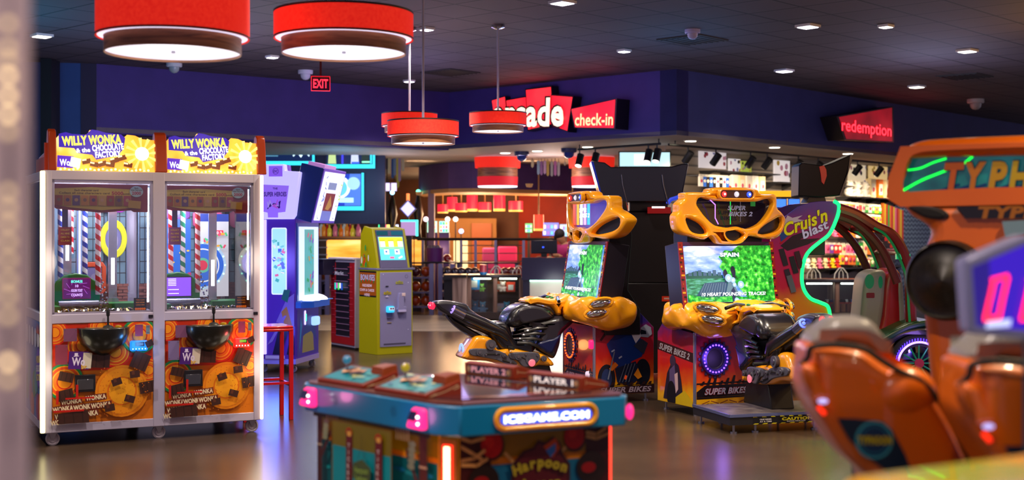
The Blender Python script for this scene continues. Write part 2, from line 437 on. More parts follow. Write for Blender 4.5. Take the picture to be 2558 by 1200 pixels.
# ================================================================== ceiling fittings
LENS = E('fff0dc', 7); LENSW = E('f4eaff', 7); FRM = M('d8d4d0', .4)
names = {0:'warm square downlight above the blue wall at the far left', 1:None}
dl = ['square white downlight at the very top of the picture, left of the smoke sensor', 'small downlight left of the smoke sensor above the corner of the bulkheads',
 'bright square downlight above and right of the smoke sensor', 'square downlight nearest the top of the bulkhead corner on the right',
 'square downlight above the right end of the redemption bulkhead', 'downlight close to the redemption sign, just above its right end', 'dim small downlight at upper right between two bright ones',
 'small downlight right of the second large red pendant', 'small downlight between the two large red pendants, above the exit sign', 'tiny downlight beside the cables of the twin red pendants', 'warm square downlight above the blue wall at the far left']
for i, (p, k) in enumerate(DPOS[:11]):
    t = thing('ceiling_downlight', dl[i], 'light', p, R(42), 'recessed downlights')
    sz = .10 if i in (0,2,3,4,5,10) else .065
    MB().prism([(-sz,-sz),(sz,-sz),(sz,sz),(-sz,sz)], 2, -.008, .019, FRM).build('trim_ring', t)
    s2 = sz*.8; MB().box((-s2,-s2,-.014), (s2,s2,-.008), LENS if k in (0,3) else LENSW).build('lens', t)
def on_ceiling(px, py): 
    Y = (CEIL-H)*F/(585-py); return Vector(((px-1279)/F*Y, Y, CEIL))
def low_ceiling(px, py):
    Y = (SOF-H)*F/(585-py); return Vector(((px-1279)/F*Y, Y, SOF))
for i, (px, py, wh) in enumerate([(1725,351,'under the bulkhead corner'),(1935,367,'under the middle of the redemption bulkhead'),(2118,383,'under the right end of the redemption bulkhead'),
        (1262,381,'under the bulkhead left of the first blue camera dome'),(1342,376,'under the bulkhead between the two blue camera domes'),(1462,393,'behind the track spotlights at left'),(1468,366,'nearest the edge below the check-in sign')]):
    p = low_ceiling(px, py)
    t = thing('soffit_downlight', 'round white recessed light '+wh, 'light', p, 0, 'recessed lights of the low ceiling')
    MB().lathe([(.001,-.012),(.1,-.012),(.105,0)], (0,0,0), FRM, 20).build('trim_ring', t)
    MB().lathe([(.001,-.017),(.08,-.017),(.08,-.012)], (0,0,0), E('fff0d0', 9), 20).build('lens', t)
for px, py in [(1725,351),(1935,367),(2118,383),(1300,380),(1468,366)]:
    p = low_ceiling(px, py); spot('soffit_beam', p+Vector((0,0,-.03)), p+Vector((.2,.4,-3)), 40, (1,.82,.62), 140, .8)
def dome(name, label, p, r, m, m2, cat='camera', grp=None):
    t = thing(name, label, cat, p, 0, grp)
    MB().lathe([(.001,0),(r*1.15,0),(r*1.15,-r*.45),(r,-r*.6)], (0,0,0), m, 20).build('housing', t)
    MB().lathe([(r*.8,-r*.6),(r*.7,-r*1.1),(r*.4,-r*1.4),(.001,-r*1.5)], (0,0,0), m2, 20).build('dome', t)
dome('dome_camera', 'white dome camera under the ceiling above the left game cabinet', on_ceiling(435,158), .09, M('c8d0d0',.4), M('90a0a0',.2), grp='white ceiling domes')
dome('ceiling_sensor', 'white sensor dome on the ceiling left of the exit sign', on_ceiling(763,176), .09, M('d0d0e0',.4), M('c0c0d0',.3), 'sensor', 'white ceiling domes')
dome('ceiling_sensor', 'white smoke sensor dome below the middle of the upper ceiling', on_ceiling(1730,74), .075, M('b8b8f0',.4), M('b0b0e0',.3), 'sensor', 'white ceiling domes')
dome('dome_camera', 'white dome camera above the orange marquee at right', on_ceiling(2437,248), .12, M('c0b8b0',.4), M('a8a098',.3), grp='white ceiling domes')
BD = M('223a9a', .15, 0, 0, .5)
dome('dome_camera', 'blue dome camera under the low ceiling behind the single red pendant', low_ceiling(1303,379), .11, M('28306a',.4), BD, grp='blue camera domes')
dome('dome_camera', 'blue dome camera under the low ceiling below the check-in sign', low_ceiling(1421,371), .11, M('28306a',.4), BD, grp='blue camera domes')
for px, py, lab in [(1730,98,'dark square air vent in the ceiling behind the smoke sensor'),(1125,180,'dark square air vent in the ceiling between the pendant cables'),(2410,190,'dark square air vent in the ceiling at the right edge')]:
    p = on_ceiling(px, py); t = thing('air_vent', lab, 'vent', p, R(47.5), 'ceiling air vents')
    MB().box((-.3,-.3,-.015),(.3,.3,.0), M('2a2624',.6)).build('frame', t)
    mb = MB()
    for i in range(7): mb.box((-.27,-.26+i*.08,-.022),(.27,-.22+i*.08,-.015), M('17151a',.5))
    mb.build('slats', t)

# ------------------------------------------------------------------ red drum pendants
def shade_red(nt, b):
    tc = N(nt, 'ShaderNodeTexCoord'); n = N(nt, 'ShaderNodeTexNoise'); n.inputs['Scale'].default_value = 60
    nt.links.new(tc.outputs['Object'], n.inputs['Vector'])
    c = ramp(nt, n.outputs[0], [(.3,'f0241a'),(.7,'ff3220')])
    nt.links.new(c, b.inputs['Base Color']); nt.links.new(c, b.inputs['Emission Color']); b.inputs['Emission Strength'].default_value = .62
    b.inputs['Roughness'].default_value = .8
SHR = nm('red_shade_fabric', shade_red)
WOOD = noisy('walnut_veneer', [(.3,'5c3826'),(.5,'8e5c3e'),(.7,'b07a50')], 3, 6, .5, stretch=(1,1,9), dist=1.2)
DIFF = E('f4ecff', 1.15); RIM = M('2a1010', .5); INW = E('e8e4ff', 1.2)
def pendant(label, px, py_bot, py_top, wpx, D, canopy=True, cable=True):
    """px: centre column, py_top and py_bot: rim rows of the red shade's near edge"""
    k = D/F; r = wpx*k/2; c = at(px, py_top, D-r); c.x = at(px,0,D).x; c.y = D; h = (py_bot-py_top)*(D-r)/F
    t = thing('pendant_lamp', label, 'lamp', (c.x, c.y+0, c.z), 0, 'round red pendant lamps')
    MB().lathe([(r*.98,0),(r,0),(r,-h),(r*.985,-h),(r*.98,0)], (0,0,0), SHR, 64).build('red_shade', t)
    MB().lathe([(r*1.003,-.0),(r*1.006,0),(r*1.006,-.012),(r*1.003,-.012)], (0,0,0), RIM, 64).build('upper_rim', t)
    MB().lathe([(r*1.003,-h),(r*1.006,-h),(r*1.006,-h+.01),(r*1.003,-h+.01)], (0,0,0), RIM, 64).build('lower_rim', t)
    MB().lathe([(r*.975,-h+.005),(r*.9,-h+.0)], (0,0,0), INW, 64).build('glow_ring', t)
    r2 = r*.895; h2 = h+r*.21
    MB().lathe([(r2,-h*.2),(r2,-h2),(r2*.985,-h2),(r2*.985,-h*.2)], (0,0,0), WOOD, 64).build('wood_shade', t)
    d = MB().lathe([(.001,-h2+.015),(r2*.985,-h2+.012)], (0,0,0), DIFF, 64).build('diffuser', t)
    MB().lathe([(.001,-h2+.003),(r*.03,-h2+.003),(r*.03,-h2+.015)], (0,0,0), STEEL, 12).build('finial', d)
    if cable:
        mb = MB()
        for k2 in range(3):
            a = 2*PI*k2/3; mb.cyl((r*.97*math.cos(a), r*.97*math.sin(a), -.01), (0,0,-.01), .004, STEEL, n=6)
        mb.cyl((0,0,-.02), (0,0,CEIL-c.z-.03), .011 if D > 8 else .008, M('b0b0c8', .35), n=8); mb.build('cable', t)
        MB().lathe([(.001,0),(.07,0),(.075,-.03),(.02,-.05),(.001,-.05)], (0,0,CEIL-c.z), CHROME, 20).build('ceiling_canopy', t)
    point('pendant_glow', (c.x, c.y, c.z-h2-.08), 5*(r/.4)**2, (1,.9,.85), r*.5)
    point('pendant_upglow', (c.x, c.y, c.z+.1), 1.2*(r/.4)**2, (1,.45,.4), r*.5)
    return t
pendant('large red drum pendant with walnut band, nearest one at upper left', 433, 66, -60, 374, 6.6, cable=False)
pendant('large red drum pendant with walnut band, right of the nearest one', 859, 72, 0, 346, 7.3, cable=False)
pendant('mid red pendant in front of its twin, left of the arcade sign', 1057, 335, 294, 178, 11.5)
pendant('red pendant half hidden behind its twin, left of the arcade sign', 1023, 311, 277, 139, 14.4)
pendant('single red pendant hanging in front of the arcade sign', 1244, 309, 275, 143, 14.2)
for px, w, D, lab in ((1243,116,23.0,'two tier red pendant under the low ceiling beyond the single pendant'),(1478,116,23.0,'two tier red pendant partly behind the black cabinet top')):
    k = D/F; r = w*k/2; c = at(px, 394, D)
    t = thing('two_tier_pendant', lab, 'lamp', c, 0, 'two tier red pendants')
    MB().lathe([(r*.98,0),(r,0),(r*.97,-26*k),(r*.95,-26*k)], (0,0,0), SHR, 40).build('upper_shade', t)
    MB().lathe([(r*.86,-24*k),(r*.86,-50*k)], (0,0,0), WOOD, 40).build('wood_band', t)
    MB().lathe([(r*.86,-48*k),(r*.88,-48*k),(r*.86,-71*k),(r*.85,-71*k)], (0,0,0), M('d81828',.7,0,.8), 40).build('lower_shade', t)
    MB().lathe([(.001,-74*k),(r*.84,-74*k),(r*.86,-69*k)], (0,0,0), E('dfe8ff', 2), 40).build('diffuser', t)
    MB().cyl((0,0,0),(0,0,SOF-c.z), .012, M('8a5060')).build('stem', t)
    point('tier_glow', (c.x,c.y,c.z-80*k), 8, (1,.8,.8), .2)

# ------------------------------------------------------------------ signs on the bulkheads
def exit_sign():
    p = at(801, 209, 14.6); t = thing('exit_sign', 'small red lit EXIT sign hanging below the ceiling', 'sign', p, R(8))
    MB().box((-.105,-.012,-.082),(.105,.012,.082), glass('sign_acrylic','ffb0b0',.2)).build('acrylic_panel', t)
    mb = MB(); a = Art(mb, (0,-.0125,0), (1,0,0), (0,0,1)); s = E('ff2438', 3.0)
    mb.box((-.105,-.014,.074),(.105,.014,.084), M('c01020',.4,0,1.2)); mb.box((-.105,-.013,-.083),(.105,.013,-.079), s)
    for x in (-.105,.101): mb.box((x,-.013,-.08),(x+.004,.013,.08), s)
    mb.build('frame', t)
    mb = MB(); a = Art(mb, (0,-.0135,0), (1,0,0), (0,0,1)); a.text('EXIT', 0, 0, .095, s, .165, .03); mb.build('lettering', t)
    MB().box((-.012,-.008,.084),(.012,.008,CEIL-p.z), M('6a1018',.5)).build('mount', t)
exit_sign()
def facet(o, px, py, u, n, off=.0):
    """point on the vertical plane through o along u, seen at the pixel"""
    k = (px-1279)/F; t = (k*o.y-o.x+0)/(u.x-k*u.y); q = o+u*t; q.z = H-(py-585)/F*q.y
    return t, q.z, q
NB = Vector((-.675,-.738,0))        # outward normal of the arcade facet
NA = Vector((.738,-.675,0))
BK = M('120812', .4)
def sign_panels(t, o, u, n, polys, face, depth, name='panel'):
    for i, (ps, dz) in enumerate(polys):
        mb = MB(); cx = sum(p[0] for p in ps)/len(ps); cz = sum(p[1] for p in ps)/len(ps)
        def P(p, d, s=1): return u*(cx+(p[0]-cx)*s)+n*d+Vector((0,0,cz+(p[1]-cz)*s))
        k = len(ps); d0 = dz
        vs = [P(p, 0) for p in ps]+[P(p, d0) for p in ps]
        mb.add(vs, [tuple(range(k)), tuple(range(k, 2*k))]+[(j,(j+1)%k,k+(j+1)%k,k+j) for j in range(k)], BK)
        o1 = mb.build('cabinet', t)
        mb = MB(); mb.add([P(p, d0+.004, .93) for p in ps]+[P(p, d0-.01, .93) for p in ps], [tuple(range(k)),tuple(range(k,2*k))]+[(j,(j+1)%k,k+(j+1)%k,k+j) for j in range(k)], face); mb.build('lit_face', o1)
def glow_red(s): 
    return noisy('sign_red_%g' % s, [(.35,'e01026'),(.6,'ff2c34')], 1.6, 2, .4, e=s)
# arcade + check-in on the facet from the corner K towards J
o = K+NB*.0
def uz(px, py, dep): 
    t, z, q = facet(o+NB*dep, px, py, BX, NB); return (t, z)
t = thing('arcade_sign', 'red lit arcade sign of jagged panels on the blue bulkhead', 'sign', o)
PL = [([(1228,250),(1262,240),(1268,300),(1235,300)],.12), ([(1262,250),(1318,240),(1322,318),(1266,310)],.10),
      ([(1312,222),(1378,214),(1384,312),(1318,328)],.16), ([(1376,236),(1432,240),(1418,330),(1378,316)],.2)]
sign_panels(t, o, BX, NB, [([uz(x, y, d) for x, y in ps], d) for ps, d in PL], glow_red(1.5), .2)
mb = MB(); a = Art(mb, NB*.24, -BX, (0,0,1)); 
def word(a, txt, x0, y0, x1, y1, hpx, m, bold, edge, ew, dep=.24, **kw):
    tA, zA = uz(x0, y0, dep); tB, zB = uz(x1, y1, dep)
    a.text(txt, -(tA+tB)/2, (zA+zB)/2, hpx, m, abs(tA-tB), bold, 0, math.atan2(zB-zA, abs(tA-tB)), edge, ew, **kw)
word(a, 'arcade', 1232, 283, 1408, 278, .40, E('ffe8c8', 1.5), .03, M('30060c',.5), .045); mb.build('lettering', t)
p = o+BX*2.3+NB*.6; point('sign_glow', (p.x, p.y, 3.35), 5, (1,.08,.12), .4)
t = thing('check_in_sign', 'red lit check-in sign in a black tapered box beside the arcade sign', 'sign', o)
sign_panels(t, o, BX, NB, [([uz(x, y, .3) for x, y in [(1424,272),(1541,246),(1537,322),(1434,320)]], .3)], glow_red(1.3), .3)
mb = MB(); a = Art(mb, NB*.315, -BX, (0,0,1)); word(a, 'check-in', 1437, 299, 1532, 297, .17, E('ffb080', 2.6), .01, E('ff5040',1.5), .035, .31); mb.build('lettering', t)
p = o+BX*.9+NB*.6; point('sign_glow', (p.x, p.y, 3.4), 2.5, (1,.08,.12), .3)
# redemption sign
o = K+NA*.0
def uz2(px, py, dep):
    tt, z, q = facet(o+NA*dep, px, py, AX, NA); return (tt, z)
t = thing('redemption_sign', 'red lit redemption sign in a black tapered box on the dark bulkhead', 'sign', o)
sign_panels(t, o, AX, NA, [([uz2(x, y, .3) for x, y in [(2090,291),(2232,266),(2233,356),(2110,350)]], .3)], noisy('sign_dark_red', [(.35,'7a0814'),(.6,'a00c1c')], 1.6, 2, .4, e=.8), .3)
mb = MB(); a = Art(mb, NA*.315, AX, (0,0,1)); tA, zA = uz2(2102,316,.31); tB, zB = uz2(2226,322,.31)
a.text('redemption', (tA+tB)/2, (zA+zB)/2, .19, E('ff3040', 3.0), tB-tA, .0, 0, 0, E('e01020',1.2), .03); mb.build('lettering', t)
p = o+AX*6.2+NA*.7; point('sign_glow', (p.x, p.y, 3.2), 3, (1,.1,.1), .3)
# points added to tint the bulkheads violet and the right ceiling warm
for p, e, c in [((-3.6,15.2,2.9),62,(.5,.45,1)),((-1.4,17.6,2.9),50,(.55,.42,1)),((.6,16.9,2.9),24,(.08,.4,1)),((2.0,15.6,2.9),30,(.08,.42,1)),((-5.4,14.0,2.9),50,(.06,.55,1)),((5.5,17.2,2.9),70,(.6,.6,1)),((3.8,9.5,2.7),40,(1,.52,.14)),((6.2,14.0,2.9),60,(1,.5,.12)),((5.0,7.0,2.7),60,(1,.5,.12))]:
    point('added_wash', p, e, c, .9)

# ================================================================== two-bay coin pusher cabinet at left
def uvp(o, ang, px, py, off=0):
    """the point of the upright plane through o (turned by ang, shifted back by off) seen at a pixel, as (along, height)"""
    u = Vector((math.cos(ang), math.sin(ang), 0)); n = Vector((-math.sin(ang), math.cos(ang), 0)); q = Vector(o)+n*off
    k = (px-1279)/F; t = (k*q.y-q.x)/(u.x-k*u.y); Y = q.y+u.y*t
    return (t, H-(py-585)/F*Y)
O1 = Vector((-3.294, 9.2, 0)); A1 = R(26.4); W1 = 1.555
def P1(px, py, off=0): return uvp(O1, A1, px, py, off)
T1 = thing('coin_pusher', 'white two bay coin pusher cabinet with orange sign bars at left', 'arcade game', O1, A1)
FRW = M('b4aec4', .35); DEP = 1.15
mb = MB()
XM0, XM1 = P1(383,600)[0], P1(412,600)[0]
zt = 1.95; zr0, zr1 = .865, .93; zb0, zb1 = .095, .155
for x0, x1 in ((.0,.06),(XM0,XM1),(W1-.05,W1)):
    mb.box((x0,0,zb0),(x1,.06,zt), FRW); mb.box((x0,DEP-.06,zb0),(x1,DEP,zt), FRW)
for z0, z1 in ((zt-.065,zt),(zr0,zr1),(zb0,zb1)):
    mb.box((.0,.002,z0),(W1,.058,z1), FRW); mb.box((0,DEP-.058,z0),(W1,DEP-.002,z1), FRW)
    for x in (0,XM0,W1-.05): mb.box((x+.002,.05,z0),(x+.048,DEP-.05,z1), FRW)
mb.build('frame', T1, bevel=.004)
for x in (P1(375,803)[0], P1(637,803)[0]):
    t = MB().box((x-.012,-.006,.89),(x+.02,.0,.912), M('3a3a44',.3,.8)).build('door_lock', T1)
mb = MB(); mb.box((0.01,.05,zt-.02),(W1-.01,DEP-.02,zt-.004), M('8a8494',.5)); mb.box((.03,DEP-.03,zb0),(W1-.03,DEP-.01,zt-.02), M('3a3448',.6)); mb.box((.03,.03,zb0),(W1-.03,DEP-.03,zb0+.02), M('2a2630',.6)); mb.build('cabinet_shell', T1)
for x in (.0, W1):
    mb = MB(); mb.box((x-.022 if x == 0 else x-.004,-.022,.1),(x+.012 if x == 0 else x+.02,.004,zt-.005), E('fff0b0' if x == 0 else 'ffd8b0', 2.2)); mb.build('light_tube', T1, bevel=.008)
    q = O1+Vector((math.cos(A1)*x+.1*math.sin(A1), math.sin(A1)*x-.1*math.cos(A1), 0))
    for z in (.5,1.3): point('tube_glow', (q.x, q.y, z), 2.2, (1,.85,.55), .15)
# lower panels -----------------------------------------------------
OR, DR, GO, GN = M('e8800c',.4), M('c01c10',.4), M('f0a818',.4), M('1c8a4a',.4)
CHO = M('3a1a10',.5); PUR = M('4a1e7a',.4); CRM = M('ead9b0',.5)
def lower(x0, x1, px0, py0, sh):
    """one printed door; its graphics are measured from the photograph on this plane"""
    mb = MB(); mb.box((x0+.0,.012,zb1),(x1,.03,zr0), OR)
    z0, z1 = zb1+.004, zr0-.004
    a = Art(mb, (0,.012,0), (1,0,0), (0,0,1), .0005, (x0+.004,z0,x1-.004,z1))
    w = x1-x0; X = lambda u: x0+u*w; Z = lambda v: z0+v*(z1-z0)
    a.rect(x0,Z(.0),x1,Z(1), M('e07a10',.4)); a.rect(x0,Z(.52),x1,Z(1), M('d0300c',.4))
    for u, v, r in ((.30,.78,.13),(.62,.70,.12),(.12,.42,.14),(.86,.86,.14),(.48,.96,.10),(.95,.50,.10),(.02,.92,.10),(.68,.30,.2)):
        cs = [(1,'d8280f'),(.86,'f0a018'),(.8,'e04c10'),(.66,'f6b030'),(.6,'e8700c'),(.42,'c8200e'),(.36,'f09010')]
        if (u, v) in ((.12,.42),(.86,.86)): cs[0] = (1,'1c8a4a')
        if r == .2: cs = [(1,'e4850f'),(.92,'e07a10'),(.88,'ea9014'),(.6,'e8960f'),(.56,'d86a0c'),(.5,'eea018')]
        for q, c in cs: a.disc(X(u), Z(v), r*q*w/.75, M(c,.4))
    for u, v, hh in ((.18,.22,.025),(.42,.25,.025),(.10,.15,.027),(.30,.16,.027),(.47,.17,.027),(.12,.08,.027),(.34,.09,.027),(.08,.02,.027)):
        a.rrect(X(u), Z(v), .15, .045, .08, M('6a200c',.5)); a.text('WONKA', X(u), Z(v), hh*1.25, CRM, .14, .04, 0, .08)
    for u, v, w1, h1, an in ((.13,.47,.11,.07,-.25),(.12,.29,.12,.08,.2),(.86,.60,.13,.13,-.4),(.93,.33,.12,.09,.15),(.20,.05,.22,.1,.1),(.42,.62,.2,.1,-.06),(.95,.78,.06,.05,.4)):
        a.rrect(X(u), Z(v), w1*w/.75, h1*w/.75, an, CHO)
        for j in (-1,0,1): a.rrect(X(u)+j*w1*.3*w/.75, Z(v)+j*w1*.3*math.sin(an), .004, h1*.8, an, M('24100a',.5))
    for du, dv in ((0,0),(.19,.05)): a.rect(X(.03+du), Z(.2+dv), X(.055+du), Z(.34+dv), DR); 
    a.rect(X(.0),Z(.12),X(.3),Z(.14),DR); a.rect(X(.12),Z(.245),X(.4),Z(.262),DR)
    # wonka bar
    a.rrect(X(.25), Z(.635), .15*w/.75, .125, -.06, PUR); a.rrect(X(.33), Z(.63), .06, .11, -.1, M('d8d0b8',.4))
    a.text('Wo', X(.245), Z(.625), .055, M('e6dcf4',.4), .09, .03, 0, -.05); a.rect(X(.2), Z(.675), X(.25), Z(.683), M('e6dcf4',.4)); a.rect(X(.208), Z(.683), X(.24), Z(.71), M('e6dcf4',.4)); a.text('br', X(.30), Z(.57), .03, M('e8b020',.4))
    for i in range(90):
        uu, vv = .45+.5*random.random(), .05+.5*random.random(); a.disc(X(uu), Z(vv), .004, M('c8640c',.4), n=6); a.k -= 1
    a.k += 1
    for u, v, an in ((.62,.40,.3),(.75,.22,-.3),(.55,.14,.15),(.80,.47,.1)): a.rrect(X(u), Z(v), .07, .05, an, CHO); a.rrect(X(u)-.012, Z(v)+.012, .02, .03, an, M('5a2c18',.5))
    # plates on the upper half
    for u0, v0, u1, v1, c in ((.10,.83,.23,.96,'7a4a6a'),(.02,.60,.14,.8,'8a3a50' if sh == 0 else '7a6a90'),(.80,.86,.88,.98,'8a3a60'),(.91,.88,.95,.97,'6a7a7a')):
        a.rect(X(u0),Z(v0),X(u1),Z(v1),M(c,.35))
        for uu in (u0+.012,u1-.012):
            for vv in (v0+.015,v1-.015): a.disc(X(uu),Z(vv),.004,STEEL,n=8)
    o = mb.build('lower_door', T1)
    # coin return hatch
    hx, hz = P1(px0[0], py0[0], .01); mb = MB()
    mb.box((hx-.07,-.012,hz-.06),(hx+.07,.014,hz+.062), M('1a1a20',.35)); mb.box((hx-.055,-.016,hz-.045),(hx+.055,-.010,hz+.03), M('3a3c44',.2,0,0,.5)); mb.build('return_hatch', T1, bevel=.006)
    # console bowl with joystick and button
    bx, bz = P1(px0[1], py0[1], -.08)
    mb = MB(); vs = []; rows = [(0,1),(.25,.98),(.55,.85),(.8,.6),(1,.28)]
    n = 20
    for f_, s_ in rows:
        for i in range(n): 
            a2 = PI*i/(n-1); vs.append((bx-.185*s_*math.cos(a2), .012-.17*s_*math.sin(a2)**.8, bz+.075-.20*f_))
    fs = [(j*n+i, j*n+i+1, (j+1)*n+i+1, (j+1)*n+i) for j in range(len(rows)-1) for i in range(n-1)]+[tuple(range(n)), tuple(range(4*n,5*n))]
    mb.add(vs, fs, M('0e1414',.3,0,0,.4)); c = mb.build('console', T1, bevel=.006)
    mb = MB(); a = Art(mb, (0,0,bz+.0755), (1,0,0), (0,1,0)); a.round(bx-.13,-.11,bx+.13,0,.02,M('5a5a4a',.3)); a.disc(bx-.08,-.05,.02,M('b8a018',.3)); mb.build('instruction_plate', c)
    jx = bx+.025
    mb = MB(); mb.lathe([(.04,0),(.03,.012),(.008,.02),(.007,.08),(.012,.085),(.014,.11),(.009,.13),(.001,.133)], (jx,-.06,bz+.075), M('0c0c10',.4), 16); mb.build('joystick', c)
    mb = MB(); mb.lathe([(.024,0),(.022,.014),(.001,.018)], (bx+.095,-.07,bz+.075), M('d8a818',.25,.6), 16); mb.build('button', c)
    # card reader
    rx, rz = P1(px0[2], py0[2], 0); col = E('1e7cff', 1.6) if sh == 0 else E('ff2018', 1.8)
    mb = MB(); mb.box((rx-.062,-.03,rz-.04),(rx+.062,.012,rz+.035), col); k = mb.build('card_reader', T1, bevel=.012)
    mb = MB(); mb.box((rx-.03,-.034,rz-.005),(rx+.035,-.026,rz+.025), M('181c28',.2)); mb.box((rx-.022,-.036,rz+.001),(rx+.028,-.033,rz+.02), E('5878a0' if sh == 0 else '50c030', .8)); mb.build('reader_screen', k)
    mb = MB()
    for i in range(5): mb.ball((rx-.045+i*.022,-.032,rz-.024), .004, E('ffffff' if sh else 'a0e0ff', 6), 8)
    mb.build('reader_lights', k)
    q = O1+Vector((math.cos(A1)*rx+.15*math.sin(A1), math.sin(A1)*rx-.15*math.cos(A1), rz)); point('reader_glow', q, .8, (.1,.4,1) if sh == 0 else (1,.1,.1), .03)
lower(.06, XM0, (212,262,346), (958,846,863), 0)
lower(XM1, W1-.05, (481,527,603), (945,838,855), 1)
# side art ----------------------------------------------------------
mb = MB(); mb.box((.004,.06,zb1),(.02,DEP-.06,zr0), M('2468b8',.4)); a = Art(mb, (.004,DEP-.06,0), (0,-1,0), (0,0,1), .0005, (0,zb1,DEP-.12,zr0))
L = DEP-.12
for i in range(9): a.disc(.08+i*.115, .33+.12*math.sin(i*1.7), .10, M(('3a8a30','2a9a9a','a02870','d86010')[i%4],.4))
for i in range(6): a.disc(.10+i*.18, .74, .07, M(('e8e8f0','c8d8f0')[i%2],.4))
for i, c in enumerate(('b01c28','d87018','a8281c')): a.poly([(.70+i*.07,.78),(.74+i*.07,.86),(.78+i*.07,.78)], M(c,.4))
for xc in (.86,): 
    a.disc(xc,.54,.15,M('3c2494',.4),.15); a.disc(xc,.54,.135,M('6a4ac0',.4),.135)
    a.text("WONKA's", xc, .60, .05, M('f0d828',.4), .25, .03, 0, .1); a.text('CHOCOLATE', xc, .535, .045, WHITE, .25, .03, 0, .1); a.text('FACTORY', xc, .47, .045, M('f0e060',.4), .22, .03, 0, .1)
mb.build('side_panel', T1)
mb = MB(); mb.box((W1-.02,.06,zb1),(W1-.004,DEP-.06,zr0), M('2468b8',.4)); mb.build('side_panel', T1)
# glass --------------------------------------------------------------
for x0, x1, nme in ((.06,XM0,0),(XM1,W1-.05,1)):
    mb = MB(); mb.box((x0,.028,zr1),(x1,.032,zt-.065), PANE); g = mb.build('front_glass', T1)
    mb = MB(); G = M('b8b4c8',.3,.6)
    for a_, b_ in (((x0,zr1),(x0+.018,zt-.065)),((x1-.018,zr1),(x1,zt-.065)),((x0,zt-.085),(x1,zt-.065)),((x0,zr1),(x1,zr1+.014))): mb.box((a_[0],.018,a_[1]),(b_[0],.042,b_[1]), G)
    mb.build('window_trim', g)
for x in (.02, W1-.02):
    MB().box((x-.002,.06,zr1),(x+.002,DEP-.06,zt-.065), PANE).build('side_glass', T1)
# marquee ------------------------------------------------------------
ORC = M('e04808',.35,0,.12)
def endcap(x0, x1):
    prof = [(.0,zt),(.02,zt+.11),(.035,zt+.22),(.05,zt+.28),(.09,zt+.30),(.13,zt+.285),(.16,zt+.20),(.30,zt+.14),(.6,zt+.12),(.6,zt)]
    mb = MB(); mb.prism(prof, 0, x0, x1, ORC); return mb.build('sign_end_bar', T1, bevel=.008)
zx = lambda px: P1(px,400,.03)[0]
caps = [(zx(121)-.0, zx(141)), (zx(388), zx(417)), (zx(643), zx(664))]
for c in caps: endcap(*c)
mb = MB(); mb.box((.02,.1,zt),(W1-.02,.12,zt+.2), M('c43c08',.4)); mb.box((.02,.12,zt),(W1-.02,.6,zt+.10), M('b83a0a',.5)); mb.build('sign_box', T1)
for (x0, x1) in ((caps[0][1], caps[1][0]), (caps[1][1], caps[2][0])):
    mb = MB(); w = x1-x0; ap = .30
    def outline(): return [(0,0),(w,0),(w,.24),(w*.88,.245),(w*.80,.27),(w*.72,.275),(w*.66,.235),(w*.62,.27),(w*.52,.275),(w*.42,.285),(w*.40,.30),(w*.34,.30),(w*.32,.27),(w*.2,.25),(w*.12,.275),(w*.05,.27),(.0,.23)]
    T = Matrix.Translation((x0,.045,zt)) @ Matrix.Rotation(-.12, 4, 'X')
    lit = noisy('marquee_orange', [(.3,'ff8018'),(.55,'ffb040'),(.8,'ffe0a0')], 5, 2, .4, e=1.25)
    mb.prism(outline(), 1, 0, .03, lit, T)
    o = T @ Vector((0,0,0)); a = Art(mb, o, (1,0,0), T.to_3x3() @ Vector((0,0,1)), .0008, (0,0,w,.4))
    BL = E('3a22b0', 1.0); 
    a.poly([(w*.03,.265),(w*.1,.28),(w*.16,.268),(w*.3,.265),(w*.36,.305),(w*.42,.3),(w*.5,.285),(w*.66,.275),(w*.70,.25),(w*.68,.17),(w*.62,.12),(w*.40,.085),(w*.36,.12),(w*.22,.13),(w*.18,.165),(w*.03,.17)], BL)
    a.text('WILLY WONKA', w*.36, .228, .062, E('fff04a', 2.2), w*.60, .045, 0, .07); a.text('& the', w*.27, .152, .03, E('ffffff',2.2), w*.14, .03, 0, .1)
    a.text('CHOCOLATE', w*.52, .178, .042, E('ffffff', 2.4), w*.32, .04, 0, .10); a.text('FACTORY', w*.52, .128, .040, E('ffffff', 2.4), w*.26, .04, 0, .10)
    a.rrect(w*.09, .065, .11, .085, -.05, E('5a28c8', 1)); a.text('Wo', w*.085, .06, .045, E('e8f0ff', 2), .07, .03); a.rrect(w*.19, .06, .07, .07, -.2, E('eef0c0', 2))
    for u, v, an in ((.30,.07,.2),(.38,.05,-.2),(.46,.055,.3),(.54,.05,-.15),(.58,.08,.3),(.66,.1,.3),(.72,.05,-.2)):
        a.rrect(w*u, v, .06, .035, an, E('7a3410', .8)); a.rrect(w*u-.015, v+.01, .03, .012, an, E('ffe0a0', 1.8))
    for i in range(22): a.disc(w*(.04+.042*i), .008+.006*math.sin(i*2.1), .009, E('fff0a0', 2.2), n=8)
    # plain top hat and lapels stay out of the picture: an orange burst fills their place
    for i in range(12):
        an = R(30*i); a.poly([(w*.86,.13),(w*.86+.12*math.cos(an),.13+.12*math.sin(an)),(w*.86+.12*math.cos(an+.2),.13+.12*math.sin(an+.2))], E('ffd070', 1.6), False)
    a.k += 1; a.disc(w*.86, .13, .05, E('fff4d8', 2))
    mb.build('lit_marquee', T1)
    q = O1+Vector((math.cos(A1)*(x0+w/2)+.25*math.sin(A1), math.sin(A1)*(x0+w/2)-.25*math.cos(A1), zt+.2)); point('marquee_glow', q, 5, (1,.7,.35), .2)
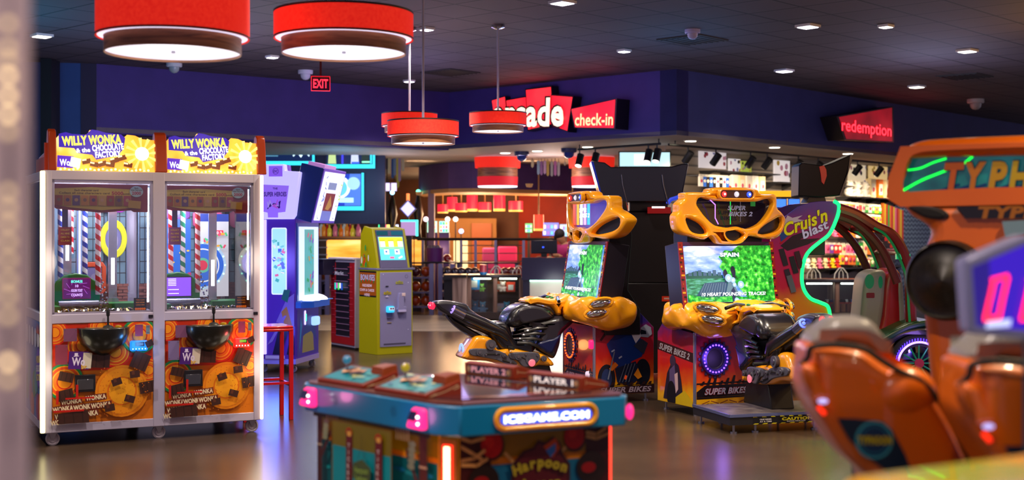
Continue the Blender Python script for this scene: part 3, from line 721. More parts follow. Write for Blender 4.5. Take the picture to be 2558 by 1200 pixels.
# interior ------------------------------------------------------------
def stripe(c1, c2, nme):
    def f(nt, b):
        tc = N(nt, 'ShaderNodeTexCoord'); sp = N(nt, 'ShaderNodeSeparateXYZ'); nt.links.new(tc.outputs['Object'], sp.inputs[0])
        at2 = N(nt, 'ShaderNodeMath', operation='ARCTAN2'); nt.links.new(sp.outputs[1], at2.inputs[0]); nt.links.new(sp.outputs[0], at2.inputs[1])
        dv = N(nt, 'ShaderNodeMath', operation='DIVIDE'); dv.inputs[1].default_value = 2*PI; nt.links.new(at2.outputs[0], dv.inputs[0])
        ma = N(nt, 'ShaderNodeMath', operation='MULTIPLY_ADD'); ma.inputs[1].default_value = 13; nt.links.new(sp.outputs[2], ma.inputs[0]); nt.links.new(dv.outputs[0], ma.inputs[2])
        fr = N(nt, 'ShaderNodeMath', operation='FRACT'); nt.links.new(ma.outputs[0], fr.inputs[0])
        c = ramp(nt, fr.outputs[0], [(0,c1),(.5,c2)], 'CONSTANT'); nt.links.new(c, b.inputs['Base Color']); b.inputs['Roughness'].default_value = .3
    return nm(nme, f)
SR, SB, SG = stripe('d01828','f4f0f4','stripe_red'), stripe('2038a0','f0f4ff','stripe_blue'), stripe('1a8a6a','f0f4ff','stripe_green')
for bay, (x0, x1) in enumerate(((.062,XM0-.002),(XM1+.002,W1-.052))):
    w = x1-x0; yb = DEP-.10; zf = .96
    mb = MB(); mb.box((x0,yb,zr0),(x1,yb+.02,zt-.07), M('6a88a8',.5)); a = Art(mb, (0,yb,0), (1,0,0), (0,0,1), .0006, (x0,zr0,x1,zt-.07))
    # leaded windows on the back wall
    for u0, u1 in ((.02,.2),(.26,.44),(.56,.74),(.78,.98)):
        a.rect(x0+u0*w, 1.1, x0+u1*w, 1.82, M('9ccbe8',.3,0,.12)); 
        for i in range(4): a.rect(x0+(u0+(u1-u0)*i/3)*w-.003, 1.1, x0+(u0+(u1-u0)*i/3)*w+.003, 1.82, M('20242c',.4))
        for i in range(9): a.rect(x0+u0*w, 1.1+i*.09-.003, x0+u1*w, 1.1+i*.09+.003, M('20242c',.4))
    a.rect(x0,zr0,x1,1.1, M('7a4438',.6))
    for r_ in range(6):
        for c_ in range(9): a.rect(x0+(c_+.5*(r_%2))*w/9, zf+.0+r_*.025, x0+(c_+.5*(r_%2)+.9)*w/9, zf+.02+r_*.025, M('94584a',.6))
    back = mb.build('painted_backdrop', T1)
    # round and square picture frames (no portraits)
    def frame(cx, cz, rx, rz, col, square=False):
        mb = MB()
        if square: lp = [(cx-rx,cz-rz*.7),(cx-rx*.7,cz-rz),(cx+rx*.7,cz-rz),(cx+rx,cz-rz*.7),(cx+rx,cz+rz*.7),(cx+rx*.7,cz+rz),(cx-rx*.7,cz+rz),(cx-rx,cz+rz*.7)]; hl = [(cx-rx*.62,cz-rz*.7),(cx+rx*.62,cz-rz*.7),(cx+rx*.62,cz+rz*.7),(cx-rx*.62,cz+rz*.7)]
        else: lp = [(cx+rx*math.cos(2*PI*i/28), cz+rz*math.sin(2*PI*i/28)) for i in range(28)]; hl = [(cx+rx*.6*math.cos(2*PI*i/28), cz+rz*.62*math.sin(2*PI*i/28)) for i in range(28)]
        mb.plate([lp, hl], .012, .006, col, Matrix.Translation((0,yb-.08,0))); a = Art(mb, (0,yb-.082,0), (1,0,0), (0,0,1)); a.poly(hl, M('6a6a9a',.4)); a.disc(cx, cz-rz*.1, rx*.35, M('8a86a8',.5), rz*.4)
        mb.build('wall_frame', T1)
    if bay == 0:
        frame(x0+.83*w, 1.46, .105, .155, M('d8d818',.35)); frame(x0+.62*w, 1.15, .09, .13, M('c85030',.4), True); frame(x0+.80*w, 1.73, .12, .06, M('a030b0',.4), True)
        poles = [(.05,.35,SR,1.0,1.84),(.17,.5,SB,1.0,1.84),(.30,.62,SR,1.35,1.84),(.42,.5,SB,1.15,1.8),(.53,.38,SR,1.05,1.66)]
    else:
        frame(x0+.82*w, 1.62, .12, .07, M('c05080',.4), True); frame(x0+.45*w, 1.70, .10, .09, M('6a2a90',.4), True)
        poles = [(.22,.5,SR,1.2,1.84),(.36,.5,SG,1.15,1.8),(.50,.4,SR,1.05,1.70),(.06,.3,E('ff4060',1.3),1.05,1.84)]
        # bright wheel unit seen inside
        mb = MB(); mb.box((x0+.62*w, yb-.3, 1.0),(x1, yb-.27, 1.66), M('e8e8f4',.4,0,.5)); a = Art(mb, (0,yb-.3,0), (1,0,0), (0,0,1), .0006, (x0+.62*w,1.0,x1,1.7))
        a.rect(x0+.62*w,1.6,x1,1.66,M('1840b0',.4,0,.5)); cx, cz = x0+.68*w, 1.25
        for r_, c_ in ((.19,'b8d8f8'),(.17,'1868e0'),(.135,'ffffff'),(.125,'2a6ad8'),(.06,'60c0a0'),(.04,'e03050')): a.disc(cx,cz,r_,M(c_,.4,0,.7),n=36)
        for i in range(16): a.disc(cx+.18*math.cos(i*PI/8), cz+.18*math.sin(i*PI/8), .008, E('a0ffe0',3), n=8)
        a.rect(x0+.83*w,1.49,x0+.93*w,1.53,E('f02848',1.2)); a.text('0', x0+.86*w, 1.51, .022, WHITE); a.text('0', x0+.90*w, 1.51, .022, WHITE)
        for i in range(14): a.rrect(x0+(.7+.02*i)*w, 1.45+.05*math.sin(i*3.), .015, .03, i, M(('e04060','40b070','e0a020')[i%3],.4))
        mb.build('prize_wheel', T1)
        mb = MB(); mb.box((x0+.12*w, yb-.12, 1.05),(x0+.60*w, yb-.10, 1.62), E('1e6ee0',.7)); a = Art(mb, (0,yb-.12,0), (1,0,0), (0,0,1), .0006, (x0+.12*w,1.05,x0+.6*w,1.62))
        for i in range(26): a.disc(x0+(.13+.018*i)*w, 1.12+.05*math.sin(i*5.1), .014+.01*(i%3), M(('2ab0c8','d04080','4060d0','e8b020')[i%4],.4,0,.5), n=10)
        for i in range(5): a.disc(x0+(.2+.09*i)*w, 1.33+.06*math.sin(i*2.2), .012, E('ffc030',1), .007, n=10)
        mb.build('sea_picture', T1)
    for u, yy, mt, z0, z1 in poles:
        mb = MB(); mb.lathe([(.001,z1-z0),(.020,z1-z0),(.020,0),(.001,0)], (0,0,0), mt, 16); mb.build('candy_pole', T1, loc=(x0+u*w, yy, z0))
    # card banner under the ceiling of the bay
    mb = MB(); T = Matrix.Translation((x0,.09,1.66)); 
    mb.prism([(.01,.04),(.04,.02),(.2*w,.012),(.5*w,-.006),(.8*w,.012),(w-.12,.0),(w-.02,.0),(w-.02,.20),(.01,.20)], 1, 0, .012, M('8a2838',.5), T)
    a = Art(mb, (x0,.09,1.66), (1,0,0), (0,0,1), .0006)
    a.poly([(.02,.05),(.2*w,.03),(.5*w,.012),(.80*w,.03),(.80*w,.165),(.4*w,.178),(.02,.165)], M('d8bc50',.5))
    DT = M('503010',.5); a.text('Each character card', .35*w, .155, .014, DT); a.text('Collect all nine characters card', .33*w, .135, .014, DT, .5*w); a.text('5000', .66*w, .136, .024, M('b02040',.5), .09*w*1.3, .03); a.text('points', .75*w, .133, .012, DT)
    for i in range(9): 
        a.rect((.04+.085*i)*w, .045, (.115+.085*i)*w, .118, M(('a84828','c07838','6a4a80','d09040','b05848','c8a060','a03838','80583a','b04a60')[i],.5)); a.disc((.078+.085*i)*w, .085, .013, M(('8a6a50','5a3a70','c8a080')[i%3],.5), n=12)
    a.disc(.85*w,.15,.048,M('b8dce8',.4),.04); a.text('Each', .85*w,.175,.010,DT); a.text('Golden Ticket counts', .85*w,.16,.009,DT,.08); a.text('2000', .85*w,.138,.022,M('b81848',.5),.065,.03)
    a.rrect(.83*w,.055,.09,.055,-.08,M('c8a040',.4)); mb.build('card_banner', T1)
    # hanging ticket sign
    mb = MB(); sx = x0+.145*w; mb.box((sx-.045,.12,1.42),(sx+.045,.13,1.55), M('a02018' if bay == 0 else '904878',.4)); a = Art(mb, (0,.12,0), (1,0,0), (0,0,1))
    for i, s_ in enumerate(('COLLECT','ALL NINE','CARDS TO','CLAIM')): a.text(s_, sx, 1.53-i*.026, .012, M('f0c030',.4), .06, .02)
    mb.box((sx-.02,.122,1.55),(sx+.02,.128,1.70), M('382858',.5)); mb.build('hanging_sign', T1)
    # chrome slides
    for u, yy, z0_ in ((.25,.55,1.20),(.70,.45,1.02)) if bay == 0 else ((.66,.35,1.0),):
        mb = MB(); mb.box((x0+u*w-.03,yy,z0_),(x0+u*w+.03,yy+.02,1.85), M('c8d0e0',.2,.8)); mb.box((x0+u*w-.012,yy-.006,z0_+.1),(x0+u*w+.012,yy,z0_+.3), E('f4f8ff',2.5))
        mb.prism([(x0+u*w-.035,z0_),(x0+u*w+.035,z0_),(x0+u*w+.06,z0_-.12),(x0+u*w-.06,z0_-.12)], 1, yy-.02, yy+.02, M('b8b8c8',.25,.7)); mb.build('coin_slide', T1)
    # green arch with the little screen
    cx = x0+.31*w if bay == 0 else x0+.27*w
    mb = MB(); T = Matrix.Translation((cx,.42,zf)); arch = [(-.17,0),(.17,0),(.17,.11),(.14,.19),(.08,.235),(0,.25),(-.08,.235),(-.14,.19),(-.17,.11)]
    mb.plate([arch], .02, .01, M('18a040',.35,0,.1), T); ar = mb.build('green_arch', T1)
    mb = MB(); mb.box((cx-.10,.37,zf+.06),(cx+.10,.40,zf+.215), M('c83098',.3) if bay == 0 else M('28184a',.3)); a = Art(mb, (0,.37,0), (1,0,0), (0,0,1))
    a.rect(cx-.093,zf+.067,cx+.093,zf+.208, E('5a1060',1) if bay == 0 else E('8850f0',1.3))
    if bay == 0:
        for i in range(10): a.line([(cx+.09*math.cos(i*.63), zf+.137+.068*math.sin(i*.63)),(cx+.05*math.cos(i*.63+.5), zf+.137+.04*math.sin(i*.63+.5))], .003, E('c060e0',1))
        for i, s_ in enumerate(('BONUS','10','GOLDEN TICKET','COUNTS')): a.text(s_, cx, zf+.19-i*.033, .018, E('60ffe0' if i == 0 else 'd8b0ff',1.6), .08 if i != 1 else None, .03)
    else:
        for i in range(5): a.rect(cx-.08,zf+.195-i*.012,cx-.02,zf+.199-i*.012,E('ffffff',2))
        a.rect(cx-.08,zf+.115,cx+.0,zf+.119,E('ffffff',2)); a.rect(cx-.08,zf+.085,cx+.0,zf+.089,E('ffffff',2))
    mb.build('game_screen', T1)
    # pusher bed, roller, coins
    mb = MB(); mb.box((x0,.05,zr0+.0),(x1,yb,zr1+.005), M('3a3c44',.3,.6)); mb.build('play_deck', T1)
    mb = MB(); mb.cyl((cx-.14,.28,zf+.02),(cx+.14,.28,zf+.02), .035, M('9098b0',.2,.9)); mb.build('pusher_roller', T1)
    mb = MB(); mb.box((x0+.6*w,.2,zf-.02),(x1-.02,.5,zf+.03), M('18802c',.4)); mb.box((x0+.01,.1,zf-.02),(x0+.1*w,.4,zf+.02), M('2a9048',.4)); mb.build('green_ledge', T1)
    mb = MB()
    for i in range(520):
        px_, py_ = x0+.04+random.random()*(w-.08), .06+random.random()*.36
        mb.add([(px_+.012*math.cos(k*PI/4), py_+.012*math.sin(k*PI/4), zr1+.008+random.random()*.022+.004*math.sin(k+i)) for k in range(8)], [tuple(range(8))], (M('d8c8a0',.2,.9), M('b8b8c4',.2,.9), M('c8a050',.2,.9))[i%3])
    tag(mb.build('coins', T1), kind='stuff')
    mb = MB()
    for i in range(44): mb.ball((cx+.17+.02*math.sin(i*1.1), .16+.008*i, zf+.03+.006*i*(i%2)), .008, M('a8acc0',.15,.9), 8)
    mb.build('bead_chain', T1)
    mb = MB(); kx = x1-.085; mb.box((kx-.045,.036,zr1+.012),(kx+.045,.04,zr1+.105), M('141014',.4)); a = Art(mb, (0,.036,0), (1,0,0), (0,0,1))
    for i, s_ in enumerate(('YOU CAN','REDEEM','CARDS HERE')): a.text(s_, kx, zr1+.09-i*.018, .009, M('e08018',.4,0,.4), .06)
    for i in range(5): a.disc(kx-.03+.015*i, zr1+.025, .009, M('e86810',.4,0,.5), n=8)
    mb.build('notice_card', T1)
    # glowing tubes added inside the bay to light it
    for u, yy, c in ((.015,.1,'e8e8ff'),(.975,.1,'f4f4ff'),(.47,yb-.04,'d8c0ff')):
        MB().cyl((x0+u*w,yy,1.0),(x0+u*w,yy,1.84), .007, E(c,5), n=8).build('inner_tube', T1)
    q = O1+Vector((math.cos(A1)*(x0+w/2)-.45*math.sin(A1), math.sin(A1)*(x0+w/2)+.45*math.cos(A1), 1.8)); point('bay_light', q, 26, (.9,.92,1), .12)
def caster(parent, x, y, r=.048, z=.1):
    mb = MB(); mb.box((x-.04,y-.03,z-.012),(x+.04,y+.03,z), STEEL)
    for s in (-1, 1): mb.prism([(x-.015,z-.01),(x+.035,z-.01),(x+.02,r),(x,r)], 1, y+s*.02-.003, y+s*.02+.003, STEEL)
    c = mb.build('caster', parent)
    mb = MB(); mb.lathe([(.001,-.014),(r*.5,-.014),(r*.55,-.008),(r*.75,-.008),(r*.8,-.014),(r,-.010),(r,.010),(r*.8,.014),(r*.75,.008),(r*.55,.008),(r*.5,.014),(.001,.014)], (x+.01,y,r), M('b0a8b4',.4), 24, 'y'); mb.build('caster_wheel', c)
for x in (.06, .80, W1-.06):
    for y in (.06, DEP-.06): caster(T1, x, y)

# ================================================================== purple prize tower behind the coin pusher
A2 = R(-10); O2 = Vector((-2.332-.45*math.cos(A2), 14.1-.45*math.sin(A2), 0))
T2 = thing('prize_tower_game', 'violet lit prize tower with two glowing marquees behind the white pusher', 'arcade game', O2, A2)
VIO = M('5a2cc0', .35, 0, .25); VI2 = M('7a48e8', .35, 0, .3); WGL = E('b8c4ff', 1.6); BLU = M('1a3a9a', .3, 0, .15)  # cabinet violet carries emission so that it looks lit
W, D = .45, .78
mb = MB(); mb.box((0,.0,.13),(W,D,1.66), VIO); b = mb.build('cabinet', T2, bevel=.006)
mb = MB(); mb.box((-.004,-.006,.095),(W+.006,D,.15), M('b8a4e0',.35)); mb.build('base_rail', T2)
for x in (.06,W-.06):
    for y in (.08,D-.08): caster(T2, x, y, .038, .1)
# side face: light column, tall window, printed splash
def P2(px, py): return uvp(O2, A2, px, py)
mb = MB(); mb.box((.075,-.03,.2),(.125,.004,1.655), E('b0a0ff', 1.8)); mb.build('light_column', T2, bevel=.006)
mb = MB(); a = Art(mb, (0,-.001,0), (1,0,0), (0,0,1), .0008, (0,.15,W,1.66))
x0, z1 = P2(681, 572); x1, z0 = P2(714, 734)
a.round(x0-.012,z0-.012,x1+.012,z1+.012,.02,WGL); a.round(x0,z0,x1,z1,.015,E('a8e8f0',.9))
for i in range(26):
    c = ('40b0a0','e8f0ff','3060c0','e0607a','70d0c0')[i%5]; a.rrect(x0+.02+(x1-x0-.04)*random.random(), z0+.03+(z1-z0-.06)*random.random(), .04, .012+.03*random.random(), random.random()*3, E(c,.8))
DK = M('120a30',.4); LV = M('8a70d8',.4,0,.25)
for ps, c in (([(.20,.20),(.26,.44),(.40,.72),(.44,.66),(.30,.2)],DK),([(.24,.55),(.36,.80),(.445,.86),(.445,.5)],LV),([(.30,.66),(.36,.72),(.42,.52),(.34,.5)],M('c8802a',.4,0,.2)),([(.30,.80),(.33,.9),(.40,.9),(.37,.76)],M('1a7a70',.4,0,.2)),([(.14,.3),(.20,.34),(.36,.62),(.33,.62)],LV),([(.36,.2),(.445,.2),(.445,.42),(.38,.3)],DK)):
    a.poly(ps, c)
a.rect(.12,.155,.34,.19,M('b8a8f0',.4,0,.3)); mb.build('side_graphics', T2)
# left marquee: glowing white with violet printed plate
xl, zt_ = P2(640, 412); xr, _ = P2(755, 412); zb = P2(700, 548)[1]
mb = MB(); f_ = [(xl,zb+.03),(xl+.03,zb),(xr-.09,zb),(xr-.06,zb+.04),(xr,P2(755,430)[1]),(P2(718,430)[0],P2(718,428)[1]),(P2(716,412)[0],zt_),(xl,zt_)]
mb.prism(f_, 1, -.09, .02, E('b0a8ff', 1.35)); mb.prism([(x,z) for x,z in f_], 1, .02, .14, VI2); mb.build('side_marquee', T2, bevel=.012)
mb = MB(); a = Art(mb, (0,-.09,0), (1,0,0), (0,0,1), .0008)
g = [P2(*p) for p in ((661,462),(729,465),(720,530),(702,532),(702,544),(677,544),(676,532),(663,529))]; a.poly(g, E('9068f0', .9)); c0 = P2(679,416); c1 = P2(713,442); a.rect(c0[0],c1[1],c1[0],c0[1],E('8858f0',.9))
DV = M('3a1898',.4,0,.3); cx = P2(696,429)[0]; a.ring(cx,P2(696,429)[1],.03,.034,DV); a.text('DC', cx, P2(696,429)[1], .024, DV, None, .03, .1)
cx = P2(695,470)[0]; a.text('THE', cx, P2(695,472)[1], .02, DV, None, .03); a.text('SUPER HEROES', cx, P2(695,486)[1], .045, DV, P2(724,486)[0]-P2(668,486)[0], .03)
for i in range(13): a.rrect(cx+.16*(random.random()-.5), P2(695,512)[1]+.06*(random.random()-.5), .07, .012, random.random()*3, (DV, M('d060f0',.4,0,.5), M('b8a0ff',.4,0,.6))[i%3])
mb.build('marquee_plate', T2)
# front (its right-hand face)
Tf = Matrix.Translation((W,0,0)) @ Matrix.Rotation(R(90), 4, 'Z')
def frontbox(a_, b_, m, mb): return mb.box(a_, b_, m, Tf)
mb = MB(Tf); mb.box((.03,-.012,.74),(D-.03,.01,1.62), M('2858c0',.3,0,.3)); mb.box((.07,-.02,.78),(D-.07,-.01,1.58), E('d0e0ff',1.1)); mb.box((.24,-.026,.83),(D-.24,-.018,1.55), E('60b8b0',.7))
a = Art(mb, (0,-.026,0), (1,0,0), (0,0,1), .0008)
for i in range(24): a.rrect(.28+.22*random.random(), .86+.66*random.random(), .06, .03, random.random()*3, E(('e06080','8040c0','30a060','40c0c0','c09040')[i%5],.7))
mb.build('prize_window', T2)
mb = MB(Tf); mb.prism([(.0,.0),(D,.0),(D,-.06),(D*.85,-.17),(D*.15,-.17),(0,-.06)], 2, .70, .765, M('2060d0',.3,0,.35)); mb.box((.02,-.18,.765),(D-.02,-.0,.775), M('3a80e8',.3,0,.3)); sh = mb.build('control_shelf', T2, bevel=.01)
for x in (.25,.52):
    mb = MB(Tf); mb.lathe([(.001,.06),(.05,.045),(.09,.02),(.1,0)], (x,-.09,.775), E('ffffff',3), 16); mb.build('dome_button', sh)
mb = MB(Tf); mb.box((.04,-.006,.17),(D-.04,0,.68), M('4830a8',.35,0,.25)); a = Art(mb, (0,-.006,0), (1,0,0), (0,0,1), .0008)
for ps, c in (([(.2,.2),(.6,.2),(.56,.42),(.24,.44)],'b09a60'),([(.12,.35),(.3,.5),(.6,.5),(.7,.3),(.5,.42),(.3,.4)],'3048a8'),([(.1,.2),(.2,.5),(.14,.6)],'2890e0'),([(.5,.5),(.62,.56),(.66,.45)],'386838')): a.poly(ps, M(c,.4,0,.2))
a.round(.26,.50,.32,.66,.02,E('c0b0ff',2)); a.rect(.30,.54,.34,.62,E('40e8b0',2)); mb.build('front_graphics', T2)
mb = MB(Tf); mb.box((.5,-.07,.48),(.64,0,.58), E('90b8ff',1.6)); mb.build('card_reader', T2, bevel=.02)
# tilted lit marquee
Tm = Tf @ Matrix.Translation((0,-.02,1.66)) @ Matrix.Rotation(R(14), 4, 'X')
mb = MB(Tm); mb.box((-.0,-.16,.0),(D,.10,.60), BLU); mb.box((.0,-.168,.0),(D,-.158,.60), VI2); mb.build('tilted_marquee', T2, bevel=.015)
mb = MB(Tm); mb.box((.04,-.175,.03),(D-.04,-.166,.57), E('d8dcff',1.5)); a = Art(mb, (0,-.175,0), (1,0,0), (0,0,1), .0008)
a.rect(.22,.03,.56,.14,E('7078c8',.8)); a.rect(.22,.14,.56,.34,E('7a1a30',.8)); a.poly([(.3,.16),(.4,.32),(.5,.2),(.42,.15)], E('b08040',.8)); a.rect(.24,.38,.52,.46,E('7a88b8',.9))
for x in (.12,.66): a.disc(x,.13,.05,BLU,.08); a.disc(x,.13,.04,E('ffffff',3),.07)
for i in range(16): a.rrect((.1 if i%2 else .66)+.04*random.random(), .25+.28*random.random(), .05, .015, random.random()*3, E(('a0e020','3040a0','e8e030','4060c0')[i%4],.9))
mb.build('marquee_plate', T2)
mb = MB(Tm); mb.box((.1,-.13,.60),(.5,.06,.635), M('d090e0',.4,0,.6)); mb.build('marquee_cap', T2)
for x, z, e, c in ((.1,1.2,20,(.25,.2,1)),(.3,.5,12,(.1,.2,1))): q = O2+Vector((x,-.5,z)); point('tower_glow', q, e, c, .15)  # points added near the tower's lit parts to brighten its violet sides
q = O2+Vector((W+.5,.2,1.3)); point('tower_glow', q, 10, (.45,.4,1), .15)

# ================================================================== red and black slatted stand, yellow ticket kiosk
O4 = Vector((-2.41,17.45,0)); A4 = R(-57)
T4 = thing('display_stand', 'narrow red and black slatted display stand left of the yellow kiosk', 'stand', O4, A4)
W = .715
mb = MB(); mb.box((0,0,.03),(W,.12,1.17), M('b8b0c8',.4)); mb.box((0,.0,0),(W,.12,.03), M('15121c',.5)); mb.build('cabinet', T4, bevel=.004)
mb = MB(); mb.box((.02,-.01,.06),(W-.01,0,1.13), M('a01020',.4)); a = Art(mb, (0,-.01,0), (1,0,0), (0,0,1), .0008)
a.rect(.17,.16,.58,1.13,M('1a1628',.4))
for i in range(12): a.rect(.17,.16+i*.08,.58,.17+i*.08,M('8a6a90',.4)); a.rect(.02,.16+i*.08+.03,.17,.165+i*.08+.03,M('d04060',.4)); a.rect(.58,.16+i*.08+.03,W-.02,.165+i*.08+.03,M('d04060',.4))
a.text('Markt', .33, .99, .045, M('d8d0f0',.4,0,.3), .26, .03)
for i, c in enumerate(('20d0c0','e040c0','40e060','f0f0ff','2050c0')): a.rect(.19+.05*i,.77+.02*(i%2),.245+.05*i,.86,E(c,.9))
mb.build('slatted_front', T4)
mb = MB(); mb.box((-.16,-.18,.96),(.14,.10,1.16), M('1c1630',.35)); mb.box((-.17,-.19,1.155),(.15,.11,1.17), M('2c2244',.35)); mb.build('top_box', T4, bevel=.005)
mb = MB(); mb.box((-.03,-.03,1.17),(W+.0,.12,1.19), M('c8c0d0',.35)); mb.build('top_rail', T4)

O3 = Vector((-1.67,16.2,0)); A3 = R(35)
T3 = thing('ticket_kiosk', 'yellow ticket redemption kiosk with grey front and lit touch screen', 'kiosk', O3, A3)
YK = M('f0e400', .35, 0, .08); GRY = M('8480a8', .4); W, D = .51, .47  # kiosk yellow has a faint emission that brightens it, though no lamp
mb = MB(); mb.box((0,0,0),(W,D,1.05), YK); mb.build('cabinet', T3, bevel=.005)
mb = MB(); mb.box((-.01,-.01,1.05),(W+.03,D,1.075), M('6a6a88',.35)); mb.build('worktop', T3, bevel=.004)
def P3(px, py, off=0): return uvp(O3, A3, px, py, off)
mb = MB(); x0, z0 = P3(949,868); x1, z1 = P3(1027,680); mb.box((x0,-.012,z0),(x1,.002,z1), GRY); d = mb.build('front_door', T3, bevel=.003)
mb = MB(); a = Art(mb, (0,-.0125,0), (1,0,0), (0,0,1), .0008)
a.rect(P3(957,865)[0],P3(957,863)[1],P3(1012,863)[0],P3(957,859)[1],M('4a4660',.4)); a.ring(P3(1014,691)[0],P3(1014,691)[1],.018,.022,M('4a4668',.4))
for px, py in ((956,686),(1018,706),(1018,823)): a.disc(*P3(px,py),.006,M('d0d0e8',.3),n=10)
for px, py, c in ((996,706,'a0a040'),(966,732,'b0a020')): 
    q = P3(px,py); a.poly([(q[0]-.055,q[1]-.02),(q[0]+.055,q[1]-.02),(q[0]+.05,q[1]+.012),(q[0]+.015,q[1]+.012),(q[0],q[1]+.03),(q[0]-.015,q[1]+.012),(q[0]-.05,q[1]+.012)], M(c,.4)); a.text('TICKETS', q[0], q[1]-.004, .016, M('403858',.4), .08, .02)
q = P3(965,716); a.rect(q[0]-.022,q[1]-.006,q[0]+.022,q[1]+.008,M('0c0c14',.4)); q = P3(965,739); a.poly([(q[0]-.03,q[1]-.02),(q[0],q[1]+.01),(q[0]+.03,q[1]-.02)], M('c0b8d8',.4))
mb.build('door_graphics', d)
q = P3(971,775); mb = MB(); mb.box((q[0]-.05,-.07,q[1]-.03),(q[0]+.05,-.01,q[1]+.05), E('30b8e8',1.3)); k = mb.build('card_reader', T3, bevel=.015)
mb = MB(); mb.box((q[0]-.035,-.075,q[1]+.0),(q[0]+.04,-.068,q[1]+.035), M('e0e8ff',.3,0,.8)); mb.box((q[0]-.02,-.078,q[1]+.01),(q[0]+.0,-.074,q[1]+.03), M('101830',.3)); mb.box((q[0]+.01,-.078,q[1]+.01),(q[0]+.03,-.074,q[1]+.03), M('101830',.3)); mb.build('reader_screen', k)
mb = MB(); mb.box((q[0]-.035,-.03,q[1]-.10),(q[0]+.035,-.01,q[1]-.03), M('5a5680',.4)); mb.build('ticket_chute', T3); mb = MB(); mb.box((q[0]-.03,-.02,q[1]-.16),(q[0]+.03,-.012,q[1]-.155), M('a08a20',.4)); mb.build('ticket_slot', T3)
q = P3(999,770); mb = MB(); mb.prism([(q[0]-.06,q[1]-.02),(q[0]+.07,q[1]-.02),(q[0]+.065,q[1]+.02),(q[0]+.03,q[1]+.02),(q[0]+.03,q[1]+.15),(q[0]+.01,q[1]+.19),(q[0]-.03,q[1]+.19),(q[0]-.045,q[1]+.13),(q[0]-.045,q[1]+.02)], 1, -.05, -.01, M('8a86b0',.4)); mb.box((q[0]-.0,-.055,q[1]+.15),(q[0]+.05,-.048,q[1]+.19), M('d8c0c0',.4)); mb.box((q[0]-.05,-.06,q[1]-.05),(q[0]+.06,-.01,q[1]-.02), M('b8b0d8',.3)); mb.build('note_acceptor', T3, bevel=.006)
# the leaning head
prof = [(.02,1.075),(.10,1.40),(.155,1.565),(.36,1.60),(.45,1.50),(.47,1.075)]
mb = MB(); mb.prism(prof, 0, .015, .05, YK); mb.prism(prof, 0, W-.06, W-.025, YK); mb.prism([(y+.012 if y < .2 else y-.012, min(z,1.585)) for y, z in prof], 0, .05, W-.06, YK); mb.build('head', T3, bevel=.004)
Th = Matrix.Translation((0,.018,1.075)) @ Matrix.Rotation(-math.atan2(.135,.49), 4, 'X'); u3 = Th.to_3x3()
mb = MB(Th); mb.box((.055,-.012,.0),(W-.065,.01,.49), M('565070',.35)); s = mb.build('screen_bezel', T3)
mb = MB(Th); mb.box((.075,-.016,.10),(W-.085,-.010,.40), E('60d8e8',1.3)); a = Art(mb, (0,-.016,0), (1,0,0), (0,0,1), .0008)
a.rect(.08,.24,W-.09,.395,E('d8e830',1.2)); a.rect(.08,.24,W-.09,.27,E('90e0b0',1.2))
for x in (.12,.24,.37): a.rect(x-.03,.27,x+.04,.34,E('f8ffe0',1.5)); a.rect(x-.04,.35,x+.05,.36,E('c8b810',1))
for x in (.16,.31): a.rect(x-.03,.17,x+.04,.235,E('f0fff8',1.5)); a.rect(x-.03,.245,x+.04,.25,E('90b020',1)); a.disc(x,.205,.015,E('5080d0',1))
a.rect(.20,.115,.26,.14,E('f06090',1.3)); a.rrect(.35,.13,.06,.02,.4,E('ffffff',1.4)); mb.build('touch_screen', s)
mb = MB(Th); mb.box((.06,-.016,.42),(.22,-.010,.475), M('0a5a68',.3,0,.5)); mb.box((.27,-.016,.42),(W-.075,-.010,.475), M('106a80',.3,0,.5)); mb.build('header_display', s)
# side: sign and painted cluster of peppers
mb = MB(); a = Art(mb, (0,D,0), (0,-1,0), (0,0,1), .0008)
def P3s(px, py): 
    u = Vector((-math.sin(A3), math.cos(A3), 0)); k = (px-1279)/F; t = (k*O3.y-O3.x)/(u.x-k*u.y); return (D-t, H-(py-585)/F*(O3.y+u.y*t))
sx0, sz1 = P3s(888,676); sx1, sz0 = P3s(943,744); sx0 = max(sx0,.02); sx1 = min(sx1, D-.02)
a.rect(sx0,sz0,sx1,sz1,M('15141c',.4)); a.rect(sx0,sz0+.02,sx1,sz1-.02,M('f07818',.4,0,.1)); m_ = (sx0+sx1)/2; ww = sx1-sx0
a.text('BONUSES', m_, sz1-.08, .07, M('c8c8f0',.4), ww*.85, .02, 0, 0, M('2a2a50',.4), .03)
for i in range(9): a.disc(sx0+ww*(.12+.095*i), sz1-.135+.02*math.sin(PI*i/8), .014, M(('1a8a40','d02818')[i%2],.4), n=12)
for i, (s_, f__) in enumerate((('REDEEM',.55),('CHIPS & CARDS',.85),('HERE',.32))): a.text(s_, m_, sz1-.18-i*.058, .032, M('f0d8e8',.4), ww*f__, .03)
for px, py, r, c, ry in ((915,620,.018,'1a9040',.04),(912,640,.018,'d02818',.03),(906,650,.014,'e0e0f0',.045),(923,645,.012,'d8d8f0',.04),(914,650,.016,'d02818',.04),(905,662,.02,'1a9040',.02),(917,662,.022,'1a9040',.035),(912,658,.015,'d83018',.035),(914,640,.014,'1a9040',.016)):
    q = P3s(px, py); a.disc(q[0]+.0, q[1], r, M(c,.4), ry)
mb.T = Matrix.Translation((0,0,0)); mb.build('side_graphics', T3)

